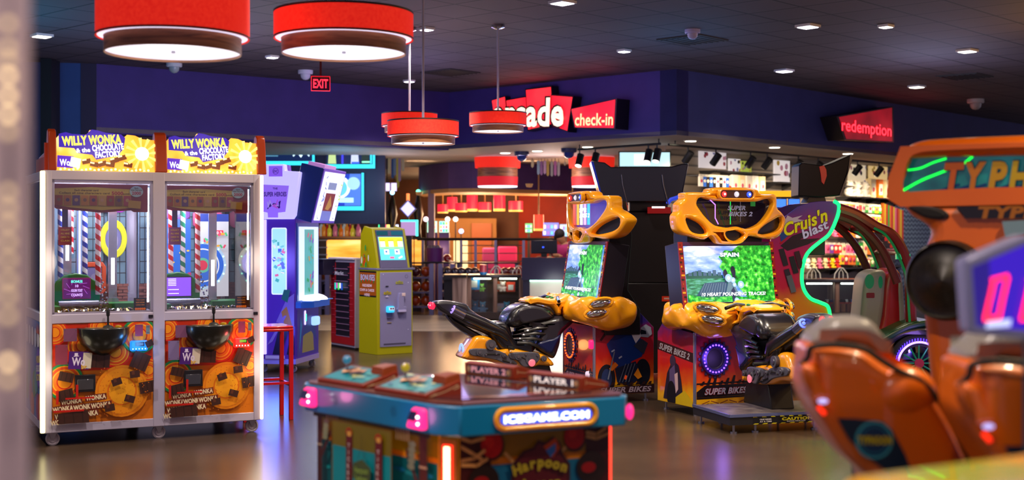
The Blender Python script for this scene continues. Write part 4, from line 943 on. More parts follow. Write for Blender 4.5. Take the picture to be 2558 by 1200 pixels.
# ================================================================== red metal stool
p = gr(701, 1055); T5 = thing('bar_stool', 'tall red metal stool standing beside the white coin pusher', 'stool', (p.x-.17, p.y+.19, 0), R(24))
RM = M('c40c18', .3, .1, 0, .4); z = .76
mb = MB(); mb.box((-.2,-.17,z-.022),(.2,.17,z), RM); mb.box((-.2,-.17,z-.045),(.2,-.155,z-.022), RM); mb.build('seat', T5, bevel=.008)
for sx in (-1,1):
    for sy in (-1,1): mb = MB(); mb.box((sx*.185-.017,sy*.155-.013,0),(sx*.185+.017,sy*.155+.013,z-.02), RM); mb.build('leg', T5, bevel=.003)
for sx in (-1,1): mb = MB(); mb.box((sx*.185-.009,-.145,.27),(sx*.185+.009,.145,.295), RM); mb.build('stretcher', T5)
for sy in (-1,1): mb = MB(); mb.box((-.17,sy*.155-.009,.29),(.17,sy*.155+.009,.31), RM); mb.build('stretcher', T5)

# ================================================================== blue four player table in front
Z0, Z1 = .794, .90
TOP = [Vector(p) for p in ((-.827,5.23),(-.272,4.585),(-.179,4.54),(.417,4.82),(.43,4.90),(-.125,5.54),(-.24,5.59),(-.84,5.31))]
T6 = thing('table_game', 'blue rimmed four player arcade table with round knobs in the foreground', 'arcade game', (0,0,0))
TEAL = noisy('teal_band', [(.3,'0070a0'),(.7,'0a7cae')], 2, 2, .3, 0, .3)
def ringprism(mb, pts, z0, z1, m):
    return mb.prism([(p[0], p[1]) for p in pts], 2, z0, z1, m)
mb = MB(); ringprism(mb, TOP, Z0, Z1, TEAL); mb.build('rim_band', T6, bevel=.006)
cen = sum(TOP, Vector((0,0)))/8
def inset(k): return [cen+(p-cen)*k for p in TOP]
mb = MB(); ringprism(mb, inset(.97), Z1-.01, Z1+.008, M('5a2414',.35)); mb.build('wood_ledge', T6)
PF = noisy('playfield', [(.3,'281c28'),(.55,'3c2c34'),(.75,'5c3828')], 5, 3, .06, 0, .8, spec=.9)
mb = MB(); ringprism(mb, inset(.80), Z1, Z1+.012, PF); a = Art(mb, (0,0,Z1+.012), (1,0,0), (0,1,0), .0003)
for x, y, w_, h_, an, c in ((.05,4.80,.26,.03,.5,'b04010'),(.12,4.86,.3,.02,.5,'d0781c'),(-.05,4.74,.2,.02,.2,'c8782a'),(-.1,4.72,.16,.02,.1,'e0a040'),(.0,5.2,.3,.03,-.7,'2a6a8a')): a.rrect(x, y, w_, h_, an, M(c,.15,0,0,.6))
mb.build('playfield', T6)
def Tl(p, d, z=0):           # local frame on the table: x along d, y to its left
    d = Vector((d[0], d[1], 0)).normalized(); n = Vector((-d.y, d.x, 0)); m = Matrix(((d.x,n.x,0,p[0]),(d.y,n.y,0,p[1]),(0,0,1,z),(0,0,0,1))); return m
WR, WO2 = M('8a2c10', .35), M('c04a0c', .35, 0, .04)
for i, ((x, y), bc) in enumerate((((-.779,5.24),'1ca8d8'),((-.52,4.93),'e8d418'))):
    T = Tl((x,y), (.652,-.758), Z1+.008)
    mb = MB(T); pr = [(0,.0),(0,.016),(.16,.058),(.17,.05),(.17,0)]
    vs = [(0,y_,z_) for y_, z_ in pr]+[(.32,y_,z_) for y_, z_ in pr]; n = 5
    mb.add(vs, [tuple(range(n)), tuple(range(n,2*n))]+[(j,(j+1)%n,n+(j+1)%n,n+j) for j in range(n)], WR); c = mb.build('control_panel', T6, bevel=.003)
    sl = math.atan2(.042,.16); u = T.to_3x3() @ Vector((1,0,0)); v = T.to_3x3() @ Vector((0,math.cos(sl),math.sin(sl)))
    mb = MB(); a = Art(mb, T @ Vector((0,0,.016)), u, v, .0006, (.0,.0,.32,.165))
    a.rect(.008,.006,.312,.158,M('18100c',.3)); a.rect(.022,.014,.298,.15,M('0a8a9a',.3)); 
    for k in range(14): a.disc(.03+.26*random.random(), .02+.12*random.random(), .012+.012*random.random(), M(('38b8b0','0870a0','c8d8a0')[k%3],.3), .006, 12)
    a.poly([(.06,.09),(.09,.125),(.14,.13),(.12,.08),(.09,.06)], M('e0a878',.3)); a.poly([(.065,.09),(.09,.12),(.125,.12),(.11,.085)], M('4a2a2a',.3)); a.poly([(.12,.09),(.19,.12),(.2,.09),(.16,.05)], M('d08a60',.3)); a.poly([(.14,.075),(.185,.1),(.19,.08),(.16,.045)], M('3c1e22',.3))
    a.text('PLAYER 4' if i == 0 else 'PLAYER 3', .23, .045, .018, M('d8d070',.3), .08, .03); mb.build('printed_plate', c)
    # knob stick
    mb = MB(T); mb.cyl((.085,.085,.035),(.085,.085,.075), .004, STEEL, n=8); k = mb.build('joystick', c)
    mb = MB(T); mb.ball((.085,.085,.09), .0175, M(bc,.12,0,.25,.8), 20); mb.build('ball_knob', k)
    # orange coin hood, slanted box on the inner corner
    mb = MB(T); vs = [(.225,.10,.04),(.312,.10,.04),(.312,.175,.045),(.225,.175,.045),(.23,.105,.075),(.305,.105,.072),(.308,.17,.082),(.232,.17,.082)]
    mb.add(vs, [(0,1,2,3),(4,5,6,7),(0,1,5,4),(1,2,6,5),(2,3,7,6),(3,0,4,7)], M('d85808',.4,0,.06)); mb.build('orange_hood', c, bevel=.003)
    mb = MB(); a = Art(mb, T @ Vector((.3205,0,0)), T.to_3x3() @ Vector((0,1,0)), (0,0,1), .0004); a.line([(.03,.008),(.09,.02),(.15,.04)], .003, M('d8b890',.4)); a.line([(.02,.006),(.05,.016)], .003, M('d8b890',.4)); a.line([(.13,.025),(.155,.032),(.14,.04)], .003, M('d8b890',.4)); mb.build('printed_arrow', c)
SG_ = M('8a3018', .35)
for i, ((x, y), tx) in enumerate((((-.2,5.53),'PLAYER 2'),((.057,5.15),'PLAYER 1'))):
    T = Tl((x,y), (.69,-.724), Z1+.008); L = .30
    mb = MB(T); pr = [(0,.0),(-.002,.05),(.03,.056),(.15,.02),(.15,0)]; n = 5
    vs = [(0,y_,z_) for y_, z_ in pr]+[(L,y_,z_) for y_, z_ in pr]
    mb.add(vs, [tuple(range(n)), tuple(range(n,2*n))]+[(j,(j+1)%n,n+(j+1)%n,n+j) for j in range(n)], SG_); c = mb.build('player_sign', T6, bevel=.003)
    mb = MB(); a = Art(mb, T @ Vector((0,-.001,0)), T.to_3x3() @ Vector((1,0,0)), (0,0,1), .0006)
    a.round(.015,.008,L-.015,.044,.015,M('e0b070',.4,0,.1)); a.round(.018,.010,L-.018,.042,.014,M('3c3450',.3)); 
    a.text(tx, L*.5, .026, .022, E('ffe8e0' if i else 'f0a0a8', .9 if i else .7), L*.70, .03); a.disc(.03,.026,.011,M('c09870',.4)); a.disc(L-.03,.026,.011,M('c09870',.4)); mb.build('lettering', c)
    mb = MB(); a = Art(mb, T @ Vector((L+.0005,0,0)), T.to_3x3() @ Vector((0,1,0)), (0,0,1), .0004); a.line([(.02,.03),(.13,.012)], .002, M('d8b890',.4)); a.line([(.02,.04),(.02,.02)], .002, M('d8b890',.4)); mb.build('printed_arrow', c)
# body
BOD = [(-.765,5.25),(-.262,4.66),(-.185,4.62),(.36,4.87),(.37,4.93),(-.11,5.45),(-.22,5.50),(-.77,5.31)]
mb = MB(); mb.prism(BOD, 2, .06, Z0, M('e8a80c',.4)); mb.prism([(cen.x+(x-cen.x)*.94, cen.y+(y-cen.y)*.94) for x, y in BOD], 2, 0, .06, M('141014',.6)); mb.build('body', T6)
def side(A, B): 
    A, B = Vector(A+(0,)), Vector(B+(0,)); d = (B-A).normalized(); return A, d, (B-A).length
A_, d_, L_ = side(BOD[0], BOD[1])
def PB(px, py): ang = math.atan2(d_.y, d_.x); return uvp(A_, ang, px, py)
mb = MB(); n_ = Vector((d_.y,-d_.x,0)); a = Art(mb, A_+n_*.001, d_, (0,0,1), .0006, (0,.07,L_,Z0))
a.rect(0,.07,L_,Z0,M('f0b410',.4,0,.03)); a.rect(0,.07,L_,.70,M('e08c10',.4)); a.rect(0,.07,L_,.68,M('0a98a0',.4,0,.03))
for k in range(40): a.disc(L_*random.random(), .1+.57*random.random(), .04, M(('1ab0b0','0a6a98','0a8890','40c0b0')[k%4],.4), .008, 12)
for x0_, x1_ in ((.015,.05),(.70,.745)): a.rect(x0_,.07,x1_,Z0,M('4a2018',.4)); a.rect(x0_,.66,x1_,.668,M('b0a080',.4))
a.poly([(.05,.64),(.11,.73),(.12,.73),(.12,.715),(.05,.61)], M('4a2018',.4)); a.poly([(.70,.60),(.63,.72),(.62,.72),(.62,.70),(.70,.57)], M('4a2018',.4))
for k in range(5): a.disc(.085, .76-.015*k, .02, M('8a9a70',.4), .01, 10); a.disc(.66, .74-.02*k, .022, M('7a8a70',.4), .012, 10)
a.poly([(.0,Z0),(L_,Z0),(L_,.775),(.3,.785),(0,.775)], M('2a1610',.4)); 
for k in range(5): a.rect(.10+.02*k,.765,.105+.02*k,Z0,M('b8a880',.4)); a.rect(.57+.02*k,.75,.575+.02*k,Z0,M('b8a880',.4))
a.rect(.15,.07,.55,.775,M('c8b010',.4,0,.02)); a.rect(.155,.07,.545,.68,M('0a98a0',.4)); a.line([(.15,.07),(.15,.775),(.55,.775),(.55,.07)], .003, M('8a6010',.4))
for px in (897, 974):
    x = PB(px,1130)[0]; a.round(x-.022,.3,x+.022,.752,.018,M('6a1418',.4)); a.round(x-.014,.725,x+.014,.745,.006,M('f0a040',.4,0,.3)); a.ring(x,.735,.018,.023,M('d04010',.4),a0=0,a1=180)
    for k, ch in enumerate('TICKETS'): a.text(ch, x, .69-k*.026, .016, M('e8d8d0',.4), None, .03)
x = PB(935,1180)[0]
for s in (-1,1): a.line([(x,.74),(x,.70),(x+s*.03,.64)], .002, M('40300a',.4))
a.poly([(x+.06*math.cos(k*.5)*(1+.15*(k%2)), .60+.045*math.sin(k*.5)*(1+.15*(k%2))) for k in range(13)], M('4a5a30',.4)); a.text('Harpoon', x, .61, .024, M('b8d860',.4,0,.1), .09, .04, 0, .05, M('203018',.4)); a.text('Lagoon', x, .58, .022, M('b8d860',.4,0,.1), .08, .04)
mb.build('side_graphics', T6)
A_, d_, L_ = side(BOD[2], BOD[3]); mb = MB(); n_ = Vector((d_.y,-d_.x,0)); a = Art(mb, A_+n_*.001, d_, (0,0,1), .0006, (0,.07,L_,Z0))
a.rect(0,.07,L_,Z0,M('c88408',.4,0,.02)); a.rect(0,.07,L_,.70,M('d07808',.4)); a.rect(0,.07,L_,.675,M('106a98',.4))
for x0_, x1_ in ((0,.12),(.50,.6)): a.rect(x0_,.07,x1_,Z0,M('3a0c0c',.4))
for x, z in ((.125,.745),(.455,.755)): a.disc(x,z,.047,M('3a1008',.4),.055); a.disc(x-.003,z+.004,.042,M('b80c10',.4),.048); a.disc(x-.012,z+.014,.018,M('d42018',.4),.02)
for x, z in ((.09,.62),(.52,.64)): a.disc(x,z,.06,M('20100c',.4),.06); a.disc(x-.01,z,.03,M('c01010',.4,0,.1),.02)
ROPE = M('c89858',.4)
for pts in ([(0,.78),(.04,.765),(.09,.775)],[(0,.75),(.05,.72),(.08,.70)],[(0,.70),(.05,.705),(.09,.73)],[(0,.685),(.06,.68),(.10,.70)],[(.5,.77),(.54,.76),(.58,.78)],[(.5,.755),(.54,.745),(.59,.76)],[(.17,.715),(.21,.675)],[(.41,.72),(.37,.68)]): a.line(pts, .012, ROPE)
ps = [(.19,.60),(.2,.68),(.24,.72),(.28,.73),(.30,.755),(.33,.745),(.36,.765),(.39,.74),(.40,.70),(.43,.66),(.43,.56),(.3,.5)]
a.poly(ps, M('3c0c18',.4)); a.poly([(x+(.31-x)*.12, z+(.64-z)*.12) for x, z in ps], M('5a1420',.4)); a.poly([(.32,.73),(.37,.76),(.39,.72),(.36,.69)], M('c04818',.4)); a.poly([(.33,.715),(.37,.74),(.37,.71),(.35,.69)], M('3a78c8',.4))
for k, ch in enumerate('Harpoon'): 
    an = .45-.15*k; a.text(ch, .215+.031*k, .655+.022*math.sin(PI*k/6), .036, M('e8c030',.4,0,.1), None, .05, 0, an*.6, M('2a0818',.4), .05)
a.text('Lagoon', .31, .60, .036, M('e8c030',.4,0,.1), .15, .05, 0, 0, M('2a0818',.4), .05)
mb.build('side_graphics', T6)
# corner light strips
for (x, y), c1 in (((-.2235,4.632),'fff0b0'),((.362,4.885),'ff5040')):
    mb = MB(); d = Vector((.9,-.43,0)) if c1[2] == 'f' else Vector((.6,-.8,0)); 
    T = Tl((x,y), (.89,-.455) if x < 0 else (.25,.97), 0) if False else Tl((x,y), (.89,-.455), 0)
    if x < 0: mb = MB(T); mb.box((-.036,-.006,.07),(.036,.02,.775), M('d87810',.4,0,.1)); mb.box((-.020,-.014,.1),(.020,-.004,.755), E('ff2a18',2.5)); mb.box((-.011,-.018,.1),(.011,-.012,.748), E(c1,5)); mb.build('light_strip', T6, bevel=.004)
    else: mb = MB(); mb.cyl((x,y,.07),(x,y,.785), .009, E('ff3a28',3), n=12); mb.build('light_strip', T6)
point('strip_glow', (-.30,4.50,.5), 2.5, (1,.35,.2), .05)
# lit web address pill on the band
A_, d_, L_ = side((TOP[2].x,TOP[2].y), (TOP[3].x,TOP[3].y)); ang = math.atan2(d_.y,d_.x)
qa, qb = uvp(A_, ang, 1233, 1048), uvp(A_, ang, 1492, 1036); cx, cz, wd, hh = (qa[0]+qb[0])/2, .847, qb[0]-qa[0], .086
T = Tl((A_.x,A_.y), d_, 0); mb = MB(T)
def pill(w_, h_): return [(cx+s*(w_/2-h_/2)+h_/2*math.cos(R(t)), cz+h_/2*math.sin(R(t))) for s, ts in ((1,range(-90,91,15)),(-1,range(90,271,15))) for t in ts]
mb.plate([pill(wd,hh), pill(wd-.035,hh-.035)], .014, .007, YEL); mb.plate([pill(wd-.03,hh-.03)], .004, .001, M('8a2c04',.4,0,.3)); b = mb.build('sign_bezel', T6)
mb = MB(T); mb.plate([pill(wd-.05,hh-.046)], .007, .001, E('3a5ae8',1.6)); mb.build('lit_face', b); mb = MB()
a = Art(mb, T @ Vector((0,-.0075,0)), d_, (0,0,1), .0008); a.text('ICEGAME.COM', cx, cz, .026, E('ffffff',3), wd-.075, .035); mb.build('lettering', b)
# pink card readers
PK, PK2 = E('ff2a80', 1.5), E('ffb0d0', 1.3)
def reader(A, B, px, py, parent=T6):
    A_, d_, L_ = side((A.x,A.y), (B.x,B.y)); ang = math.atan2(d_.y,d_.x); x, z = uvp(A_, ang, px, py); T = Tl((A_.x,A_.y), d_, 0)
    mb = MB(T); mb.add([(x-.05,0,z-.035),(x+.05,0,z-.035),(x+.045,0,z+.045),(x-.035,0,z+.045),(x-.046,-.035,z-.03),(x+.042,-.035,z-.034),(x+.032,-.02,z+.036),(x-.03,-.02,z+.036)], [(0,1,2,3),(4,5,6,7),(0,1,5,4),(1,2,6,5),(2,3,7,6),(3,0,4,7)], PK); k = mb.build('card_reader', parent, bevel=.012, seg=3)
    mb = MB(T); mb.add([(x-.036,-.034,z-.002),(x+.014,-.034,z-.004),(x+.014,-.024,z+.03),(x-.028,-.024,z+.03)], [(0,1,2,3)], M('18203c',.15), flat=True); mb.build('reader_screen', k)
    mb = MB(T)
    for dx, dz in ((.024,.012),(.026,-.012)): mb.ball((x+dx,-.031,z+dz), .005, E('ffffff',5), 8)
    mb.build('reader_lights', k); w_ = T @ Vector((x,-.1,z)); point('reader_glow', w_, .35, (1,.2,.5), .03)
reader(TOP[0], TOP[1], 778, 994); reader(TOP[0], TOP[1], 1050, 1048)
mb = MB(); mb.ball((.437,4.86,.84), .03, PK, 16, (.5,.9,1)); mb.build('card_reader', T6)
A_, d_, L_ = side((TOP[0].x,TOP[0].y), (TOP[1].x,TOP[1].y)); ang = math.atan2(d_.y,d_.x); n_ = Vector((d_.y,-d_.x,0)); mb = MB(); a = Art(mb, A_+n_*.0005, d_, (0,0,1), .0004)
for px, py in ((838,1000),(983,1028)):
    x, z = uvp(A_, ang, px, py)
    for k in range(40): 
        r_ = .021*math.sqrt((k+.5)/40); a.disc(x+r_*math.cos(k*2.4), z+r_*math.sin(k*2.4), .0016, M('083a50',.6), n=6); a.k -= 1
mb.build('speaker_grilles', T6)

# ================================================================== motorbike racing cabinets
def flame(nt, b):
    tc = N(nt, 'ShaderNodeTexCoord'); sp = N(nt, 'ShaderNodeSeparateXYZ'); nt.links.new(tc.outputs['Object'], sp.inputs[0])
    n = N(nt, 'ShaderNodeTexNoise'); n.inputs['Scale'].default_value = 7; n.inputs['Detail'].default_value = 5; nt.links.new(tc.outputs['Object'], n.inputs['Vector'])
    ma = N(nt, 'ShaderNodeMath', operation='MULTIPLY_ADD'); ma.inputs[1].default_value = .22; nt.links.new(n.outputs[0], ma.inputs[0]); nt.links.new(sp.outputs[2], ma.inputs[2])
    c = ramp(nt, ma.outputs[0], [(.12,'c8a010'),(.26,'e8a810'),(.36,'d85a10'),(.50,'c81e14'),(.72,'a01840'),(.84,'30207a')])
    nt.links.new(c, b.inputs['Base Color']); b.inputs['Roughness'].default_value = .3; b.inputs['Coat Weight'].default_value = .4
FLAME = nm('flame_print', flame)
FOL = noisy('screen_foliage', [(.3,'04380c'),(.5,'18902a'),(.62,'58d040'),(.75,'a8f0a0')], 26, 8, .3, e=.95)
SKY = noisy('screen_sky', [(.3,'3a6ad8'),(.5,'8aa8f0'),(.65,'e0e4ff')], 5, 5, .3, e=.95, stretch=(1,1,3))
FLD = noisy('screen_field', [(.3,'0a3a30'),(.5,'2a7a50'),(.7,'5aa0a0')], 16, 6, .3, e=.8, stretch=(1,1,4))
TXW = E('ffffff', 1.6)
def supercab(O, A, label, led, ring_edge, lit):
    t = thing('motorbike_racing_cabinet', label, 'arcade game', O, A, None)
    W = .75
    # base with printed sides
    prof = [(0,.07),(0,.68),(.20,.70),(.36,.80),(.44,.80),(.58,.66),(.58,.07)]
    mb = MB(); mb.prism(prof, 0, .0, .02, FLAME); mb.prism(prof, 0, W-.02, W, FLAME); mb.box((.02,.0,.07),(W-.02,.02,.68), FLAME); mb.prism([(.02,.09),(.02,.66),(.2,.68),(.56,.64),(.56,.09)], 0, .02, W-.02, M('100c14',.5)); mb.build('base_cabinet', t, bevel=.003)
    mb = MB(); mb.box((-.006,-.008,.07),(.012,.012,.69), M('b8c0e8',.2,.8)); mb.build('edge_trim', t); mb = MB(); mb.box((W-.012,-.008,.07),(W+.006,.012,.69), M('b8c0e8',.2,.8)); mb.build('edge_trim', t)
    for x in (.05,W-.05):
        for y in (.05,.52): 
            mb = MB(); mb.cyl((x,y,0),(x,y,.012),.025,STEEL); mb.cyl((x,y,.01),(x,y,.075),.009,STEEL); mb.build('levelling_foot', t)
    # front graphics
    mb = MB(); a = Art(mb, (0,-.001,0), (1,0,0), (0,0,1), .0006, (.02,.075,W-.02,.67)); KB = M('140a10',.4)
    for y in (.26,.14): a.rect(.0,y,W,y+.012,KB)
    a.poly([(.02,.20),(.10,.25),(W,.25),(W,.155),(.02,.155)], KB)
    for k in range(12): a.poly([(.05+k*.06,.255),(.08+k*.06,.285+.02*(k%3)),(.10+k*.06,.285+.02*(k%3)),(.085+k*.06,.255)], KB)
    a.text('SUPER BIKES', .30, .20, .048, M('d8d0e0',.3,0,.1), .42, .03, .3, 0, M('8a1420',.4), .05)
    for k in range(7): a.rrect(.1+.09*k, .11, .08, .008, .3*(-1)**k, M('7a3a20',.4))
    mb.build('front_graphics', t)
    # ring speaker with lights
    cx, cz = .195, .47
    mb = MB()
    mb.lathe([(.001,-.006),(.075,-.006),(.08,-.012),(.095,-.014)], (cx,0,cz), M('0c0a14',.6), 36, 'y')
    rg = mb.build('ring_speaker', t)
    mb = MB(); mb.lathe([(.088,-.008),(.09,-.02),(.135,-.02),(.142,-.006)], (cx,0,cz), M('4a3a90',.2,.6), 48, 'y')
    for k in range(20):
        an = 2*PI*k/20; mb.cbox((cx+.15*math.cos(an),-.004,cz+.15*math.sin(an)), (.022,.008,.022), M('5a5080',.3,.7))
    mb.build('ring_housing', rg)
    mb = MB()
    for k in range(24): an = 2*PI*k/24; mb.ball((cx+.113*math.cos(an),-.022,cz+.113*math.sin(an)), .0085, led, 8)
    mb.build('ring_lights', rg)
    # column with screen
    col = [(.045,.88),(.135,1.43),(.15,1.80),(.30,1.80),(.36,1.48),(.32,1.0),(.44,.82),(.44,.6),(.1,.6)]
    mb = MB(); mb.prism(col, 0, .02, W-.02+.04, M('141018',.4)); mb.build('column', t, bevel=.006)
    x0, x1, z0, z1 = -.10, .845, .925, 1.43
    sl = math.atan2(.08,.50); Ts = Matrix.Translation((0,.035,.925)) @ Matrix.Rotation(-sl, 4, 'X'); hs = .505/math.cos(sl)
    mb = MB(Ts); mb.box((x0,-.02,-.04),(x1,.19,hs), M('18121e',.35)); mb.build('monitor_housing', t, bevel=.006)
    mb = MB(Ts); mb.box((x0-.004,-.028,-.04),(x0+.04,-.018,hs-.0), M('8a1018',.35)); mb.box((x1-.04,-.028,-.04),(x1+.004,-.018,hs), M('8a1018',.35)); mb.box((x0+.04,-.026,hs-.03),(x1-.04,-.018,hs), M('3a1450',.35))
    for k in range(14):
        for xx in (x0+.018,x1-.018): mb.box((xx-.012+.008*math.sin(k*2.),-.031,.01+k*.036),(xx+.006+.01*math.sin(k*1.3),-.027,.025+k*.036), M('1a080c',.4) if k%2 else M('e0a010',.4))
    mb.build('monitor_bezel', t)
    mb = MB(Ts); sx0, sx1 = x0+.043, x1-.043; w_ = sx1-sx0; sz0, sz1 = .005, hs-.035; h_ = sz1-sz0
    mb.box((sx0,-.028,sz0),(sx1,-.022,sz1), SKY); a = Art(mb, (0,-.028,0), (1,0,0), (0,0,1), .0007, (sx0,sz0,sx1,sz1)); S = lambda u, v: (sx0+u*w_, sz0+v*h_)
    a.poly([S(0,.5),S(.12,.56),S(.28,.52),S(.42,.48),S(.5,0),S(0,0)], M('1c5a4a',.3,0,.8)); a.poly([S(0,.42),S(.45,.42),S(.6,0),S(0,0)], FLD)
    for k in range(7): a.poly([S(.03+.055*k,.47),S(.03+.055*k,.53+.02*(k%3)),S(.07+.055*k,.53+.02*(k%3)),S(.07+.055*k,.47)], E('4a6a8a',.8))
    a.poly([S(.10,.12),S(.2,.34),S(.45,.36),S(.5,.22),S(.4,.1)], E('3a5a80',.6))
    for k in range(10): a.line([S(.14+.03*k,.14),S(.2+.026*k,.33)], .002, E('a0c0d0',.8))
    a.poly([S(.40,.0),S(.47,.36),S(.52,.36),S(.62,.0)], E('6a8a9a',.8)); 
    a.poly([S(.38,.8),S(.42,.72),S(.38,.62),S(.44,.5),S(.5,.42),S(.56,.3),S(.66,.1),S(.72,0),S(1,0),S(1,1),S(.62,1),S(.54,.9),S(.46,.92)], FOL)
    a.poly([S(0,0),S(0,.14),S(.2,.08),S(.5,.1),S(.8,.06),S(1,.1),S(1,0)], FOL)
    for u, v in ((.44,.5),(.53,.56)): a.disc(*S(u,v),.022,E('10102c',1),.035); a.poly([S(u-.02,v-.02),S(u+.03,v),S(u+.02,v-.16),S(u-.01,v-.14)], E('181838',1))
    a.poly([S(.50,.0),S(.49,.2),S(.52,.26),S(.54,.18),S(.53,0)], E('202a50',1))
    for u, v, r in ((.47,.42,.014),(.52,.38,.010),(.605,.30,.013),(.53,.30,.008),(.54,.02,.01)): a.disc(*S(u,v),r*2.4,E('a8d0ff',.9)); a.disc(*S(u,v),r,E('ffffff',3))
    a.text('SPAIN', sx0+.5*w_, sz0+.835*h_, .030, TXW, .19, .045, 0, 0, E('3048a0',.8), .04)
    a.text('10 HEART POUNDING TRACKS!', sx0+.51*w_, sz0+.135*h_, .027, TXW, .64, .025, .25, 0, E('102a60',.8), .04)
    for k, c in enumerate((.2,.62)): a.rect(sx0+(c-.08)*w_, sz0+.03*h_, sx0+(c+.06)*w_, sz0+.036*h_, E('c0d8ff',1))
    mb.build('game_screen', t)
    # helmet shaped yellow header, traced flat then bent round
    xc = uvp(OR_, AR_, 1829, 560)[0]
    def onbend(px, py):
        off = .02
        for _ in range(60):
            x, z = uvp(OR_, AR_, px, py, off); off += .2*(.02+.42*(x-xc)**2-off)
        return (x, z)
    cr = lambda ps: [onbend(1460+x/3.157, 380+y/3.157) for x, y in ps]
    outer = smooth_loop(cr([(775,325),(850,318),(958,318),(990,285),(1150,280),(1330,288),(1372,330),(1480,335),(1498,380),(1500,440),(1530,470),(1565,520),(1562,570),(1530,650),(1490,680),(1440,688),(1330,665),(1270,668),(1232,715),(1170,728),(1062,725),(1026,690),(985,655),(930,690),(850,670),(760,648),(715,600),(705,510),(728,470),(732,410),(772,370)]), 3)
    hole1 = smooth_loop(cr([(900,360),(1020,385),(1180,392),(1340,392),(1400,375),(1455,372),(1470,410),(1440,480),(1370,565),(1280,605),(1230,600),(1180,588),(1120,598),(1060,590),(1000,572),(935,510),(890,450),(868,405)]), 3)
    e1 = smooth_loop(cr([(788,520),(880,550),(935,600),(950,640),(900,648),(835,632),(800,585)]), 3); e2 = smooth_loop(cr([(1532,512),(1538,580),(1500,625),(1410,650),(1350,642),(1385,595),(1450,550)]), 3)
    e3 = smooth_loop(cr([(1095,640),(1130,620),(1180,614),(1245,648),(1215,688),(1165,702),(1115,682)]), 3)
    bend = lambda x, y, z: (x, y+.04+.42*(x-xc)**2, z)
    mb = MB(); mb.plate([outer, hole1, e1, e2, e3], .065, .024, YEL, None, bend, 4); mb.build('header_mask', t, smooth=60)
    for lp in (e1,e2,e3): mb = MB(); mb.plate([lp], .008, .0, M('1c1412',.3), None, lambda x,y,z: (x, y+.04+.42*(x-xc)**2, z)); mb.build('mask_insert', t)
    mb = MB(); mb.plate([hole1], .004, .0, M('241830',.12,0,.10) if not lit else E('6050c8',.5), None, lambda x,y,z: (x, y+.045+.42*(x-xc)**2, z)); o = mb.build('header_panel', t)
    mb = MB(); hz = uvp(OR_, AR_, 1829, 530)[1]; a = Art(mb, (0,.028,0), (1,0,0), (0,0,1), .001)
    if not lit:
        a.line([(xc-.20,hz+.10),(xc-.15,hz+.06),(xc-.15,hz-.05),(xc-.12,hz-.1)], .010, E('c080ff',1.6)); a.line([(xc-.0,hz+.13),(xc+.0,hz-.10)], .008, E('10e050',1.5)); a.line([(xc+.10,hz+.12),(xc+.10,hz-.08)], .006, M('7a6a70',.3,0,.5)); a.rect(xc+.20,hz+.05,xc+.25,hz+.11,E('0a6a28',.8))  # glowing strips drawn in as reflections on the dark header panel
        tm = M('8a84a0',.3,0,.6)
    else:
        for k, c in enumerate(('ff5030','ffb020','ffffff','e0b0ff','40c0ff')): a.rect(xc-.2+.09*k,hz-.1,xc-.13+.09*k,hz+.12,E(c,1.2))
        tm = E('ffffff',2)
    a.text('SUPER', xc+.06, hz+.035, .035, tm, .18, .03, .25); a.text('BIKES 2', xc+.10, hz-.015, .035, tm, .24, .03, .25, 0); mb.build('header_lettering', o)
    # light bar on the brow
    zb_ = uvp(OR_, AR_, 1834, 486)[1]; lx = [uvp(OR_, AR_, p, 486)[0] for p in (1803,1834,1865)]; yb_ = -.028
    def st(h2, w2): return [(lx[1]+s*(w2-h2)+h2*math.cos(R(q)), zb_+h2*math.sin(R(q))) for s, ts in ((1,range(-90,91,18)),(-1,range(90,271,18))) for q in ts]
    mb = MB(); mb.plate([st(.047,.185), st(.032,.165)], .022, .01, YEL, Matrix.Translation((0,yb_,0))); mb.plate([st(.034,.167)], .006, 0, M('3a1418',.3), Matrix.Translation((0,yb_,0))); lb = mb.build('light_bar', t, smooth=50)
    for x, c, s in zip(lx, ('ff2a28','d8d0e0','2a48ff'), (2.2,1.0,2.2)):
        mb = MB(); mb.ball((x,yb_-.008,zb_), .024, E(c,s), 16, (1,.5,1)); mb.ball((x,yb_-.018,zb_), .010, E('ffffff',3), 10, (1,.5,1)); mb.build('signal_lamp', lb)
    # dashboard, wrapped round the front of the column
    path = smooth_loop([(-.06,.34),(-.085,.16),(-.065,.0),(.01,-.12),(.14,-.165),(.375,-.17),(.61,-.165),(.77,-.12),(.87,.0),(.895,.16),(.85,.34)], 5, False)
    prf = [(-.13,.905),(-.07,.945),(-.01,.94),(.035,.905),(.055,.855),(.055,.79),(.035,.735),(-.01,.69),(-.07,.675),(-.13,.69)]
    vs = []; L = len(prf); n_u = len(path)
    for i, p in enumerate(path):
        a_, b_ = path[max(0,i-1)], path[min(n_u-1,i+1)]; d = Vector((b_[0]-a_[0], b_[1]-a_[1])).normalized(); nx, ny = d.y, -d.x; u = i/(n_u-1)
        for j, (o_, z) in enumerate(prf):
            am = (.017*math.sin(u*34+j*1.1)+.012*math.sin(u*73-j*2.1)) if 0 < j < L-2 else 0
            o2 = o_+am; z2 = z+am*.7-(.05*max(0, abs(u-.5)*2-.75) if j < 3 else 0)+(.035*math.sin(u*12.6) if j > 6 else 0)
            vs.append((p[0]+nx*o2, p[1]+ny*o2, z2))
    fs = [(i*L+j, i*L+(j+1) % L, (i+1)*L+(j+1) % L, (i+1)*L+j) for i in range(n_u-1) for j in range(L)]+[tuple(range(L)), tuple(range((n_u-1)*L, n_u*L))]
    mb = MB(); mb.add(vs, fs, YEL); mb.prism([(x,y+.03) for x, y in path[3:-3]], 2, .86, .915, YEL); ds = mb.build('dashboard', t, sub=1, smooth=70)
